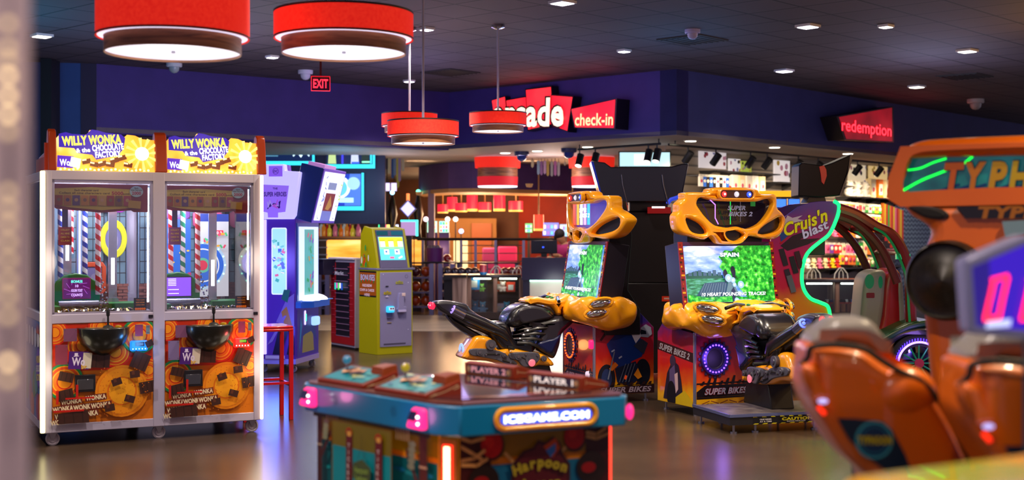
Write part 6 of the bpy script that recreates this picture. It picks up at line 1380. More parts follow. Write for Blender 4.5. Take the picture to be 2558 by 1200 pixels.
tx = C7(1005,345); zh = 1.18*abs(C7(1300,280)[1]-C7(1300,425)[1]); 
xx = tx[0]-.01; cols = ('d86020','d87820','d89820','d8a820','c8b820','e8c020','c8b820')
zc = (C7(1300,280)[1]+C7(1300,425)[1])/2
for ch, c, w_ in zip('TYPHOON', cols, (.088,.088,.082,.098,.125,.105,.10)):
    if ch == 'O' and c == 'c8b820': a.disc(xx+.06, zc, zh*.62, M('c83020',.3,0,.25)); a.disc(xx+.06, zc, zh*.52, M('e8c818',.3,0,.3)); a.disc(xx+.06, zc, zh*.24, M('b82818',.3,0,.2))
    else: a.text(ch, xx+w_/2, zc, zh, M(c,.3,0,.3), w_*.96, .05, .22, 0, M('0a2040',.3), .03)
    xx += w_
mb.build('marquee_lettering', mq)
# shroud under the marquee, vent, small sign
sh = [C7(*p) for p in ((700,505),(740,545),(790,600),(860,640),(905,690),(890,760),(850,840),(840,930))]; 
mb = MB(); mb.plate([smooth_loop(sh, 3, False)+[(sh[-1][0]+.1,.3),(WX-.1,.3),(WX-.1,zb7+.02)]], .20, .07, ORG, Matrix.Translation((0,.16,0)), res=4); bd = mb.build('shroud', T9, smooth=60)
mb = MB(); mb.plate([smooth_loop([C7(*p) for p in ((790,545),(900,540),(1000,560),(1045,600),(1010,622),(920,618),(850,590))], 3)], .01, .004, M('241410',.35), Matrix.Translation((0,-.04,0))); mb.plate([smooth_loop([C7(*p) for p in ((820,555),(900,550),(990,570),(1020,598),(990,610),(920,605),(860,582))], 3)], .012, .004, M('0c0808',.6), Matrix.Translation((0,-.045,0))); mb.build('vent', bd)
mb = MB(); z0, z1 = C7(1300,615)[1], C7(1300,540)[1]; xs = C7(1090,580)[0]; mb.prism([(xs,z1),(WX-.15,z1),(WX-.15,z0),(xs+.04,z0)], 1, -.06, -.035, M('1a1418',.2)); a = Art(mb, (0,-.06,0), (1,0,0), (0,0,1), .001); a.text('TYPHOON', xs+.34, (z0+z1)/2, .045, M('c87018',.3,0,.2), .50, .05, .15); mb.build('small_sign', bd)
mb = MB(); q = [C7(*p) for p in ((1380,635),(1560,625),(1560,700),(1400,730))]; mb.prism(q, 1, -.07, -.04, M('a8c8d8',.35,0,.1)); mb.build('pale_bracket', bd)
c = C7(1040,1000); mb = MB(); mb.lathe([(.001,-.16),(.02,-.155),(.07,-.13),(.12,-.10),(.145,-.10),(.155,-.12),(.165,-.10),(.17,.0)], (c[0],0,c[1]), noisy('speaker_black', [(.3,'0c0a08'),(.7,'221a12')], 60, 4, .4), 40, 'y'); mb.build('round_speaker', T9)
mb = MB(); mb.box((.25,.1,.0),(WX-.2,.5,.4), M('1a1410',.5)); mb.build('base', T9, bevel=.02)
def C9(X, Y, D=3.6): px, py = 1900+X/2.4, 700+Y/2.4; return ((px-1279)/F*D-.80, H-(py-585)/F*D)
GH = M('8a8480', .35)
def seat(label, loc):
    t = thing('simulator_seat', label, 'seat', loc, 0)
    g = lambda ps, n=3: smooth_loop([C9(*p) for p in ps], n)
    mb = MB(); mb.plate([g(((255,395),(300,375),(420,372),(540,395),(640,460),(760,530),(870,580),(960,680),(1060,850),(1120,980),(1165,1080),(1180,1250),(1150,1500),(700,1500),(640,1250),(600,1150),(520,1080),(430,985),(340,850),(275,745),(235,640),(240,560),(250,480)))], .15, .055, ORG, res=5); mb.build('seat_shell', t, smooth=70)
    mb = MB(); mb.plate([g(((540,372),(590,335),(660,345),(720,420),(800,470),(900,560),(985,650),(1080,830),(1180,1060),(1210,1250),(1180,1400),(1100,1300),(1100,1000),(980,760),(860,620),(700,520),(600,440)))], .12, .05, ORG, Matrix.Translation((0,.14,0)), res=4); mb.build('inner_shell', t, smooth=70)
    mb = MB(); mb.tube([(x,-.115-.03*math.sin(PI*i/40),z) for i, (x, z) in enumerate(smooth_loop([C9(*p) for p in ((180,490),(225,440),(235,385),(300,368),(400,365),(540,388),(640,455),(760,525),(870,575),(960,675),(1060,845),(1165,1075))], 3, False))], .0085, M('1c120c',.5), 8); mb.build('edge_piping', t)
    mb = MB(); mb.plate([g(((300,372),(350,310),(430,240),(520,228),(610,226),(670,255),(720,320),(770,380),(780,440),(700,430),(600,380),(440,372)))], .10, .04, GH, Matrix.Translation((0,.06,0)), res=4); mb.build('headrest', t, smooth=70)
    mb = MB(); mb.plate([g(((180,490),(215,470),(260,490),(290,560),(300,640),(290,700),(240,650),(190,570)))], .05, .03, ORG, Matrix.Translation((0,-.11,0)), res=4); mb.build('shoulder_bulge', t, smooth=70)
    mb = MB(); c = C9(285,680); mb.ball((c[0],-.17,c[1]), .010, E('c0b8ff',1.2), 12, (1.4,.5,.7)); mb.build('status_light', t)
    mb = MB(); mb.tube([(C9(262,715)[0],-.165,C9(0,715)[1]),(C9(300,755)[0],-.165,C9(0,755)[1])], .006, E('ff2810',1.8), 6); mb.build('red_light', t)
    mb = MB(); c = C9(770,650); mb.ball((c[0],-.105,c[1]), .075, ORG, 24, (1.3,.8,1.0)); mb.build('side_bulge', t, smooth=70)
    mb = MB(); a = Art(mb, (0,-.156,0), (1,0,0), (0,0,1), .0015)
    a.poly([C9(*p) for p in ((372,780),(480,783),(635,800),(690,850),(760,980),(820,1130),(740,1140),(640,1070),(540,1000),(440,900))], M('14223c',.3)); c = C9(585,905); a.disc(c[0],c[1],.050,M('3aa0b4',.3)); a.disc(c[0],c[1],.043,M('10305a',.3)); a.ring(c[0],c[1],.034,.037,M('1a7a98',.3)); a.text('TYPHOON', c[0]+.0, c[1], .020, M('c8b818',.3), .090, .05, 0, 0, M('0a1830',.3), .04); mb.build('printed_decal', t)
    mb = MB(); mb.box((.18,-.08,0),(.44,.20,.95), M('1c1614',.5)); mb.build('pedestal', t, bevel=.02)
    return t
s1 = seat('orange simulator seat back with a round blue TYPHOON decal shown whole', Vector((.80,3.6,0)))
dup(s1, Vector((.80+.25+.02,3.6-.45,0)), label='second orange simulator seat back, cut by the right edge of the picture')
# near console across the bottom right corner
T10 = thing('yellow_console', 'out of focus yellow-green console top across the bottom right corner', 'arcade game')
a_, b_ = Vector((.505,2.06)), Vector((1.15,2.45)); n2 = Vector((b_.y-a_.y,-(b_.x-a_.x))).normalized()
mb = MB(); ps = [a_,b_,b_+n2*.6,a_+n2*.6]; mb.prism([tuple(p) for p in ps], 2, 1.02, 1.12, noisy('yellow_green', [(.35,'e88a08'),(.5,'d8a008'),(.65,'a0a80c')], 2, 2, .25, 0, .6, stretch=(1,1,6))); mb.build('console_top', T10, bevel=.03, seg=4)
mb = MB(); ps = [a_+(b_-a_)*.1+n2*.05,a_+(b_-a_)*.95+n2*.05,a_+(b_-a_)*.95+n2*.55,a_+(b_-a_)*.1+n2*.55]; mb.prism([tuple(p) for p in ps], 2, 0, 1.03, M('3a8a18',.4,0,.1)); mb.build('console_body', T10)
# score display
T11 = thing('score_display', 'out of focus violet score screen with glowing red digits at the right edge', 'screen', (0,0,0))
D_ = 2.9; f = lambda px, py: ((px-1279)/F*D_, H-(py-585)/F*D_)
mb = MB(); o_ = [f(2412,650),f(2560,588),(1.45,f(0,580)[1]),(1.45,f(0,850)[1]),f(2560,848),f(2424,835)]; mb.prism(o_, 1, D_, D_+.08, M('a8a4d8',.4,0,.12)); fr = mb.build('display_housing', T11, bevel=.01)
mb = MB(); a = Art(mb, (0,D_,0), (1,0,0), (0,0,1), .001); a.poly([f(2428,668),f(2560,612),(1.42,f(0,606)[1]),(1.42,f(0,822)[1]),f(2560,826),f(2438,815)], E('3a18c8',.9)); a.poly([f(2428,668),f(2470,650),f(2480,818),f(2438,815)], E('281888',.9))
dz = lambda *p: f(*p)
for ox in (0, 88):
    for seg in (((2478,700),(2515,690)),((2515,695),(2505,738)),((2503,745),(2494,790)),((2494,792),(2458,798)),((2470,748),(2460,792)),((2480,702),(2471,744))):
        a.line([f(seg[0][0]+ox,seg[0][1]),f(seg[1][0]+ox,seg[1][1])], .010, E('ff2038',3.2))
a.poly([f(2460,803),f(2520,796),f(2518,815),f(2456,820)], E('c8d0ff',1.2)); mb.build('screen', fr)
mb = MB(); mb.box((1.158,2.91,0),(1.5,2.98,1.32), M('10506a',.4,0,.1)); mb.build('cabinet', T11, bevel=.01)
# far blue stool
p = at(2368,0,13.6); T12 = thing('bar_stool', 'blue metal stool in shade under the round black speaker', 'stool', (p.x, 13.6, 0), R(8))
BM = M('1c5aa8', .3, .3, .1); z = .74; mb = MB(); mb.box((-.16,-.16,z-.03),(.16,.16,z), BM); mb.build('seat', T12, bevel=.008)
for sx in (-1,1):
    for sy in (-1,1): mb = MB(); mb.tube([(sx*.18,sy*.18,0),(sx*.13,sy*.13,z-.03)], .014, BM, 8); mb.build('leg', T12)
for s in (-1,1): mb = MB(); mb.tube([(-.165,s*.165,.28),(.165,s*.165,.28)], .009, BM, 6); mb.build('stretcher', T12)
for s in (-1,1): mb = MB(); mb.tube([(s*.165,-.165,.28),(s*.165,.165,.28)], .009, BM, 6); mb.build('stretcher', T12)

# ================================================================== prize store
AA = math.atan2(.738, .675)
def SP(px, py, d=0): return uvp(S0, AA, px, py, -d)          # on the slatwall plane, d in front of it
def SPw(t, z, d): p = S0+AX*t-BX*d; return Vector((p.x, p.y, z))
def box_at(name, label, cat, px0, py0, px1, py1, D, dep, m, group=None, rot=0, bevel=.004, parent=None, pn='body'):
    a, b = at(px0, py0, D), at(px1, py1, D); cx = (a.x+b.x)/2; w = abs(b.x-a.x)/2; z0, z1 = b.z, a.z
    t = thing(name, label, cat, (cx, D, max(0, z0)), rot, group)
    o = MB().box((-w,0,0),(w,dep,z1-max(0,z0)), m).build(pn, t, bevel=bevel); return t, w, z1-max(0,z0)
FX = Vector
# shelves
SHZ = {}
for (pa, pb), py, lab in (((1745,1905),430,'black upper shelf at the left of the prize wall'),((1905,2090),459,'black shelf below the picture panels of the prize wall'),((2085,2240),494,'black shelf under the white plush rows at the right'),
                          ((1745,1905),483,'black shelf carrying the dense row of packets'),((2030,2235),668,'black long shelf under the round plush toys')):
    t0, z0 = SP(pa, py, .0); t1, _ = SP(pb, py, .0)
    z0 = SP((pa+pb)/2, py, .15)[1]; SHZ[(pa,py)] = z0
    t = thing('display_shelf', lab, 'shelf', SPw(t0, z0, 0), AA, 'black shelves of the prize wall')
    L = t1-t0; MB().box((0,-.36,-.02),(L,-.01,0), M('18161a',.4)).build('board', t)
    mb = MB()
    for k in range(int(L/.6)+1): mb = MB(); mb.prism([(-.3,-.02),(-.01,-.02),(-.01,-.14)], 0, .02+k*.6, .035+k*.6, M('18161a',.4)); mb.build('bracket', t)
COLS = [('red','d02020'),('orange','f07a18'),('yellow','f0c818'),('white','f0e8e0'),('pink','f070a0'),('green','40b040'),('blue','3068d0'),('purple','8040b0'),('brown','8a5a34'),('black','201c20'),('cream','f0d8a8')]
CD = dict(COLS)
def toy_packet(c, w, h, d=.25):
    mb = MB(); mb.prism([(-w/2,-h),(w/2,-h),(w/2,-.04),(-w/2,-.04)], 1, -.02, .02, M(c,.35)); mb.box((-w/2,-.004,-.05),(w/2,.004,.0), M('e8e0d0',.5)); mb.box((-.004,-.02,-.022),(.004,d-.012,-.014), STEEL); mb.ball((0,-.02,-h*.55), w*.32, M('f0e0c0' if c[0] != 'f' else 'c03060',.5), 8, (1,.5,1)); return mb
def toy_box(c, w, h):
    mb = MB(); mb.box((-w/2,-.06,0),(w/2,.06,h), M(c,.4)); mb.box((-w*.36,-.062,h*.15),(w*.36,-.058,h*.75), M('f4ecd8',.3)); mb.ball((0,-.065,h*.42), w*.2, M('c04060' if c != 'd02020' else '3060c0',.4), 8, (1,.4,1.2)); return mb
def toy_plush(c, w):
    m = M(c,.9); r = w*.32; mb = MB(); mb.ball((0,0,r*.9), r, m, 10, (1,.9,.95)); mb.ball((0,-r*.3,r*2.2), r*.8, m, 10)
    for s in (-1,1):
        mb.ball((s*r*.6,-r*.2,r*2.9), r*.28, m, 8); mb.ball((s*r*1.0,-r*.3,r*1.2), r*.35, m, 8, (1.3,1,.8)); mb.ball((s*r*.6,-r*.7,r*.25), r*.4, m, 8, (1,1.3,.8)); mb.ball((s*r*.28,-r*1.05,r*2.35), r*.1, BLACK, 6)
    mb.ball((0,-r*1.05,r*2.1), r*.22, M('f0e0d0',.9), 6); return mb
def row(kind, items, y_, d, w, h, where, rowname, group, hang, zf=None):
    """items: list of (px, colour)"""
    cache = {}; sp = min(abs(SP(items[i+1][0],500,d)[0]-SP(items[i][0],500,d)[0]) for i in range(len(items)-1)); w = min(w, sp*(.94 if kind != 'plush' else 1.02))
    for px, c in items:
        tt, z = SP(px, y_(px), d); z = z if zf is None else SHZ[zf]+.004; key = (kind, c, w, h)
        if key not in cache:
            mb = {'packet':lambda: toy_packet(CD[c],w,h,d), 'box':lambda: toy_box(CD[c],w,h), 'plush':lambda: toy_plush(CD[c],w)}[kind]()
            o = mb.build({'packet':'toy_packet','box':'toy_box','plush':'plush_toy'}[kind]); cache[key] = o
        else: o = cache[key].copy(); COL.objects.link(o)
        o.location = SPw(tt, z, d); o.rotation_euler = (0,0,AA)
        tag(o, '%s %s %s' % (c, {'packet':'toy packet','box':'boxed toy','plush':'plush toy'}[kind], where), {'packet':'toy','box':'toy','plush':'plush toy'}[kind], group)
rc = lambda names: random.choice(names)
def seqp(a, b, n, names): return [(a+(b-a)*i/(n-1), names[(i*7+i//3) % len(names)]) for i in range(n)]
ln = lambda a, ya, b, yb: (lambda px: ya+(yb-ya)*(px-a)/(b-a))
row('packet', seqp(1750,1815,9,['white','blue','black']), ln(1700,432,1900,444), .30, .09, .20, 'hooked in the dense upper left row of the prize wall', 0, 'packets of the upper left row', True)
row('plush', seqp(1780,1822,3,['red','brown']), ln(1700,470,1900,486), .20, .12, 0, 'on the upper left shelf of the prize wall', 0, 'plush toys of the upper left shelf', False, (1745,483))
row('box', seqp(1830,1898,5,['white','cream']), ln(1700,476,1900,484), .2, .16, .30, 'standing at the right end of the upper left shelf', 0, 'boxed toys of the upper left shelf', False, (1745,483))
row('plush', seqp(2120,2158,3,['white']), ln(2100,490,2240,500), .22, .36, 0, 'sitting under the picture panels at the right of the prize wall', 0, 'white plush toys at upper right', False, (2085,494))
row('box', seqp(2175,2212,3,['cream','orange']), ln(2100,494,2240,500), .2, .2, .36, 'standing right of the white plush toys', 0, 'boxed toys at upper right', False, (2085,494))
for k, (ya, yb) in enumerate(((502,515),(528,540),(552,560))):
    row('packet', seqp(2098,2196,13,['yellow','white','yellow','green','orange'] if k == 0 else ['yellow','orange','cream','yellow']), ln(2090,ya,2225,yb), .25, .12, .17, ('top','middle','lowest')[k].join(['hooked in the ',' yellow packet row of the prize wall']), 0, '%s row of yellow packets' % ('top','middle','lowest')[k], True)
row('plush', seqp(2084,2150,7,['pink','white','red','pink','orange']), ln(2080,592,2160,596), .25, .22, 0, 'hanging in the pink row behind the neon edge', 0, 'pink plush row', True)
row('packet', seqp(2066,2136,8,['pink','cream','red','purple']), ln(2060,606,2140,608), .2, .13, .2, 'hooked in the second pink row behind the neon edge', 0, 'packets under the pink row', True)
row('packet', seqp(2150,2200,6,['green','cream','orange']), ln(2140,600,2220,608), .2, .13, .26, 'hooked between the roll cage hoops', 0, 'packets seen through the roll cage', True)
row('plush', seqp(2016,2060,4,['white','cream','pink']), ln(2010,652,2060,652), .20, .19, 0, 'piled at the left of the long shelf', 0, 'pale plush toys on the long shelf', False, (2030,668))
row('plush', seqp(2066,2090,3,['red','yellow']), ln(2060,652,2100,652), .20, .19, 0, 'in the middle of the long shelf', 0, 'bright plush toys on the long shelf', False, (2030,668))
row('packet', seqp(2102,2160,7,['yellow','green','orange','red']), ln(2100,632,2160,634), .25, .16, .22, 'hooked in the lowest row above the long shelf', 0, 'packets above the long shelf', True)
row('packet', seqp(2168,2215,6,['red','green','black']), ln(2160,642,2220,646), .25, .14, .18, 'hooked at the right end of the long shelf', 0, 'packets at the right end of the long shelf', True)
# long foam strips
cache = {}
for i, px in enumerate([2205+4.4*k for k in range(12)]):
    c = ['orange','yellow','red','green','orange','red','yellow','pink','red','orange','yellow','red'][i]
    tt, z = SP(px, 508+i*1.6, .25)
    o = MB().prism([(-.028,-.02),(.028,-.02),(.028,.02),(-.028,.02)], 2, -(.55+.05*(i%3)+.035*i), 0, M(CD[c],.4,0,.12)).box((-.004,0,-.03),(.004,.245,-.02), STEEL).build('foam_strip'); o.location = SPw(tt, z, .25); o.rotation_euler = (0,0,AA)
    tag(o, '%s long foam strip hanging at the right end of the prize wall' % c, 'toy', 'long foam strips')
# picture panels at the top
for px0, py0, px1, py1, c, lab in ((1748,380,1814,421,'f4e8ec','wide white cartoon poster panel at the upper left of the prize wall'),(1822,397,1850,434,'f8f0f0','small white poster panel right of the wide one'),(1852,403,1877,430,'b8c848','green poster panel in the upper prize wall'),
        (1935,401,1973,455,'fff4f4','tall bright white poster panel in the middle of the prize wall'),(2121,412,2163,455,'ffe8c0','cream poster panel right of the black topper'),(2172,416,2217,455,'ffd890','orange and white poster panel at the upper right')):
    t0, z1 = SP(px0, py0, .06); t1, _ = SP(px1, py0, .06); z0 = SP((px0+px1)/2, py1, .06)[1]; z1 = SP((px0+px1)/2, (py0*2+0)/2, .06)[1]
    t = thing('poster_panel', lab, 'poster', SPw(t0, z0, .06), AA, 'poster panels on the prize wall'); w, h = t1-t0, z1-z0
    MB().box((0,-.0,0),(w,.03,h), M(c,.4,0,.55)).build('board', t); mb = MB(); a = Art(mb, (0,0,0), (1,0,0), (0,0,1), .002, (.01,.01,w-.01,h-.01))
    for k in range(7): a.disc(w*random.random(), h*random.random(), h*.13, M(random.choice(('e08898','c04050','f0c040','9090d0','201820','f0a0c0')),.4,0,.2), n=12)
    mb.build('printed_picture', t)
# store lights: rails and heads
def rail(label, a, b, heads, aim):
    a, b = Vector(a), Vector(b); t = thing('track_light', label, 'light', a, 0, 'black track lights'); d = b-a
    mb = MB(); mb.tube([(0,0,0), tuple(d)], .018, BLACK, 6); mb.build('rail', t)
    for f_ in (0.02, .98): mb = MB(); q = d*f_; mb.cyl(tuple(q), (q.x,q.y,SOF-a.z), .01, BLACK, n=6); mb.build('stem', t)
    for i, f_ in enumerate(heads):
        q = d*f_; mb = MB(); v = Vector(aim).normalized(); mb.cyl(tuple(q), tuple(q+Vector((0,0,-.09))), .012, BLACK, n=6); p = q+Vector((0,0,-.16)); mb.cyl(tuple(p-v*.09), tuple(p+v*.10), .055, BLACK, n=14); h = mb.build('spot_head', t)
        mb = MB(); mb.cyl(tuple(p+v*.095), tuple(p+v*.104), .045, E('fff4e0',12), n=14); mb.build('spot_lens', h)
r0 = K+BX*.67; za = 2.80
A0 = r0+AX*.75; A1_ = r0+AX*8.9
rail('long black track of spotlights in front of the prize wall', (A0.x,A0.y,za), (A1_.x,A1_.y,za), [.06,.15,.27,.33,.45,.53,.60,.70,.80,.88,.95], (-.45,.5,-.75))
for k in range(6):
    p = r0+AX*(1.2+1.5*k); spot('track_beam', (p.x,p.y,za-.3), SPw(2.9+1.35*k, 1.3, 0), 210, (1,.80,.52), 95, .8)
pA, pB = at(1444,376,20.0), at(1650,372,18.7)
rail('short black track of spotlights left of the bulkhead corner', (pA.x,pA.y,2.79), (pB.x,pB.y,2.79), [.02,.22,.86,.96], (-.2,-.3,-.8))
# store screen, yellow light box, counters
t, w, h = box_at('store_screen', 'wide lit screen hanging under the low ceiling behind the black winged topper', 'screen', 1545, 378, 1676, 419, 20.2, .06, M('2a3020',.4))
MB().box((-w+.02,-.012,.02),(w-.02,0,h-.02), E('b8e0e8',1.3)).build('lit_face', t); MB().box((-w*.4,-.016,.04),(w*.2,-.012,h-.05), E('f8f8ff',2)).build('picture', t)
mb = MB(); mb.box((-w*.8,.02,h),(-w*.78,.04,SOF-t.location.z), STEEL); mb.build('hanger', t); mb = MB(); mb.box((w*.78,.02,h),(w*.8,.04,SOF-t.location.z), STEEL); mb.build('hanger', t)
t, w, h = box_at('light_box', 'long yellow lit box behind the bike cabinet header', 'light', 1897, 477, 1996, 492, 17.5, .1, E('ffb020',1.2)); MB().box((-w,-.01,-.02),(w,.11,0), BLACK).build('lower_rim', t); MB().box((-w*.9,.03,-t.location.z),(w*.9,.08,-.02), M('181418',.5)).build('support_panel', t)
for px, lab in ((1950,'small blue lit game screen behind the bike cabinet header'),(1984,'second small blue lit game screen left of the black topper neck')): t, w, h = box_at('game_screen', lab, 'screen', px-16, 496, px+15, 520, 16.5, .06, M('10102a',.3), 'small blue screens'); MB().box((-w+.01,-.01,.01),(w-.01,0,h-.01), E('4080ff',1.4)).build('lit_face', t); MB().box((-.03,.02,-1.9),(.03,.05,0), BLACK).build('stand', t)
def showcase(label, px0, px1, pyt, pyb, D, nb, lit):
    t, w, h = box_at('display_counter', label, 'counter', px0, pyt, px1, pyb, D, .02, M('2a2024',.4), 'glass display counters', pn='back_panel'); t.location.y = D+.0
    for c in t.children: c.location.y = .5
    mb = MB(); mb.box((-w-.03,-.05,h),(w,.55,h+.05), M('18141c',.3)); mb.build('worktop', t, bevel=.006)
    mb = MB(); mb.box((-w,0,0),(w,.5,.12), M('30201c',.5)); mb.build('plinth', t)
    WS = noisy('striped_wood', [(.35,'3a2420'),(.5,'8a6858'),(.65,'c8a898')], 14, 2, .4, stretch=(1,1,.05))
    n = nb; bw = 2*w/n
    for k in range(n+1):
        x = -w+bw*k; mb = MB(); mb.box((x-.035,0,.12),(x+.035,.5,h), WS); mb.build('side_post', t)
    for k in range(n):
        x0, x1 = -w+bw*k+.035, -w+bw*(k+1)-.035
        MB().box((x0,.02,.5*h),(x1,.48,.5*h+.01), glass('pane')).build('glass_shelf', t); MB().box((x0,.0,.12),(x1,.006,h-.02), PANE).build('glass_front', t)
        if lit: MB().box((x0+.04,.03,h-.03),(x1-.04,.07,h-.01), E('e8fff0',7)).build('light_strip', t)
    return t, w, h
sc1, w1, h1 = showcase('glass display counter with two lit windows left of the reception desk', 1172, 1302, 694, 798, 22.6, 2, True)
lg = []
for i, (dx, z, c, s) in enumerate(((-.72,.45,'30a0e0',.2),(-.60,.42,'f06030',.16),(-.45,.42,'80c040',.14),(.12,.42,'f07040',.16),(.25,.42,'f0e0d0',.18),(.40,.42,'f08030',.17),(.52,.42,'e04020',.15),(-.68,.12,'2890c0',.22),(-.42,.12,'60a0c0',.2),(.15,.12,'e0e0f0',.15),(.38,.12,'40b0d0',.2))):
    mb = MB(); 
    if i % 3 == 0: mb.box((-s/2,-.05,0),(s/2,.05,s*1.1), M(c,.4)); mb.box((-s*.3,-.054,s*.2),(s*.3,-.05,s*.8), M('f0f0e0',.4)); nme = 'toy_box'
    else: mb = toy_plush(c, s); nme = 'plush_toy'
    o = mb.build(nme); o.location = (sc1.location.x+dx*w1*1.15, 22.75+.1*(i%2), z*h1/.62+.012 if z > .3 else .125); tag(o, '%s toy number-free prize' % c, 'toy')
    nm_ = {'30a0e0':'light blue','f06030':'orange red','80c040':'lime green','f07040':'coral','f0e0d0':'ivory','f08030':'tangerine','e04020':'scarlet','2890c0':'sea blue','60a0c0':'grey blue','e0e0f0':'pale lilac','40b0d0':'turquoise'}[c]
    tag(o, '%s %s on the %s shelf of the lit display counter' % (nm_, 'boxed toy' if nme == 'toy_box' else 'plush toy', 'upper' if z > .3 else 'lower'), 'toy')
# left end panel of the counter
t, w, h = box_at('end_panel', 'striped pale wood panel at the left end of the lit display counter', 'panel', 1130, 694, 1166, 790, 22.6, .5, noisy('striped_wood2', [(.35,'6a5048'),(.5,'a08478'),(.65,'d0b0a0')], 14, 2, .4, stretch=(1,1,.05))); MB().box((-w-.15,-.05,h),(w-.01,.55,h+.05), M('18141c',.3)).build('worktop', t)
# reception desk
t, w, h = box_at('reception_desk', 'dark reception desk with a pale lit lower front', 'desk', 1306, 645, 1478, 798, 22.4, .35, M('1c1830',.35)); MB().box((-w+.12,-.012,.0),(w-.15,0,h*.62), noisy('lit_laminate', [(.3,'a8a098'),(.7,'c8c0b4')], 2, 2, .4)).build('front_panel', t); MB().box((-w+.12,-.05,h*.62),(w-.15,-.012,h*.64), E('b0ffe8',4)).build('light_strip', t); MB().box((-w-.02,-.08,h*.64),(w-.02,.02,h+.01), M('1e1a38',.35)).build('fascia', t); MB().box((w-.14,-.09,h*.66),(w+.02,-.08,h), M('384a78',.35)).build('side_badge', t)
sc2, w2, h2 = showcase('long low glass counter full of lit prizes below the prize wall', 2005, 2178, 706, 800, 20.8, 2, True)
MB().box((-w2,.1,.12),(w2,.49,.42*h2), noisy('striped_wood3', [(.35,'3a2420'),(.5,'7a5038'),(.65,'a87848')], 16, 2, .4, stretch=(1,1,.05))).build('lower_cupboard', sc2)
for i in range(12):
    c, cn = [('f0f0f0','white'),('4060c0','blue'),('e0c030','yellow'),('202028','black')][i%4]; s = .12
    o = MB().box((-s/2,-.04,0),(s/2,.04,s*1.1), M(c,.4)).box((-s*.3,-.044,s*.2),(s*.3,-.04,s*.8), M('c05040',.4)).build('toy_box'); o.location = (sc2.location.x-w2+.12+i*(2*w2-.24)/11, 21.0, .51*h2+.008); tag(o, '%s small boxed prize on the glass shelf of the long low counter' % cn, 'toy', 'boxed prizes in the long low counter')
for px, D, zc, lab in ((1826,22.4,.8,'at the left, seen under the mask'),(1815,20.8,0,''),):
    pass
for px, py, D, lab in ((2040,702,20.9,'white wire bag loop on the long low counter, left one'),(2109,702,20.9,'white wire bag loop on the long low counter, right one'),(1240,690,22.7,'white wire bag loop on the lit display counter'),(1296,690,22.7,'white wire bag loop beside the reception desk')):
    p = at(px, py, D); zb = (sc2.location.z+h2+.05) if D < 22 else (h1+.05); t = thing('bag_stand', lab, 'stand', (p.x, D+.2, zb), 0, 'white wire bag loops')
    mb = MB(); mb.tube([(-.11,0,0),(-.10,0,.08),(-.03,0,.17),(.03,0,.17),(.10,0,.08),(.11,0,0)], .010, M('d0c8b8',.4), 6); mb.build('outer_loop', t); mb = MB(); mb.tube([(-.035,0,0),(-.03,0,.1),(0,0,.15),(.03,0,.1),(.035,0,0)], .008, M('d0c8b8',.4), 6); mb.build('inner_loop', t)
point('counter_glow', (sc1.location.x,22.2,.9), 5, (1,.95,.9), .1); point('desk_glow', (at(1390,0,22).x,21.9,.62), 10, (.95,1,.95), .2); point('counter_glow', (sc2.location.x,20.4,1.0), 8, (1,.95,.85), .1)

# ================================================================== bar, bowling and lounge beyond
def lit(name, label, cat, px0, py0, px1, py1, D, m, dep=.06, frame='101430', group=None, stand=True, glow=None, fl=None):
    t, w, h = box_at(name, label, cat, px0, py0, px1, py1, D, dep, M(frame,.4), group, pn='housing'); o = MB().box((-w+.03*w,-.01,.03*h),(w-.03*w,0,h-.03*h), m).build('lit_face', t); return t, w, h, o
t, w, h = box_at('media_wall', 'dark blue panel wall carrying the three large screens', 'panel', 640, 350, 962, 560, 22.7, .12, M('0c1c58',.4,0,.12)); MB().box((-w,.03,-t.location.z),(-w+.1,.1,0), M('10102a',.4)).build('post', t); MB().box((w-.1,.03,-t.location.z),(w,.1,0), M('10102a',.4)).build('post', t)
CY = E('30c8e0', 1.8)
def tv(label, px0, py0, px1, py1, arts):
    t, w, h = box_at('television', label, 'television', px0, py0, px1, py1, 22.6, .1, M('0a2050',.3), 'large screens above the bar', pn='housing')
    mb = MB(); mb.box((-w,-.012,0),(w,0,.07), CY); mb.box((w-.04,-.012,.07),(w,0,h), CY); mb.build('glowing_rim', t)
    mb = MB(); mb.box((-w+.03,-.014,.08),(w-.05,-.004,h-.02), E('082050',1)); a = Art(mb, (-w+.03,-.014,.08), (1,0,0), (0,0,1), .002, (0,0,2*w-.08,h-.10)); arts(a, 2*w-.08, h-.1); mb.build('screen', t)
def a1(a, w, h):
    a.rect(0,h*.85,w*.55,h,E('f060a0',1.3)); a.rect(w*.3,h*.85,w*.6,h,E('ff9030',1.3)); a.text('WHAT IF', w*.15, h*.72, h*.09, E('c0e0ff',1.6)); a.text('ZERO', w*.13, h*.38, h*.1, E('d0e8ff',1.4)); a.rect(w*.03,h*.22,w*.3,h*.27,E('60a0c0',1))
    a.poly([(w*.62,h*.98),(w*.9,h*.98),(w*.98,h*.6),(w*.95,h*.2),(w*.85,h*.45),(w*.78,h*.15),(w*.7,h*.4),(w*.62,h*.2),(w*.58,h*.5)], E('d0f0ff',1.8))
def a2(a, w, h):
    for u, c in ((.12,'c0d890'),(.35,'1a1a50'),(.62,'c8d0f0'),(.85,'1a2a20')): a.poly([(w*(u-.09),0),(w*(u-.07),h*.75),(w*u,h*.95),(w*(u+.07),h*.75),(w*(u+.09),0)], E(c,1.2)); a.disc(w*u,h*.92,h*.08,E('e0604a',1))
    a.rect(w*.33,0,w*.37,h*.8,E('4040ff',1.3)); a.rect(w*.55,0,w*.72,h*.1,E('3060ff',1.2)); a.rect(w*.78,h*.05,w*.95,h*.14,E('90ffc0',1.6)); a.rect(w*.96,0,w,h,CY)
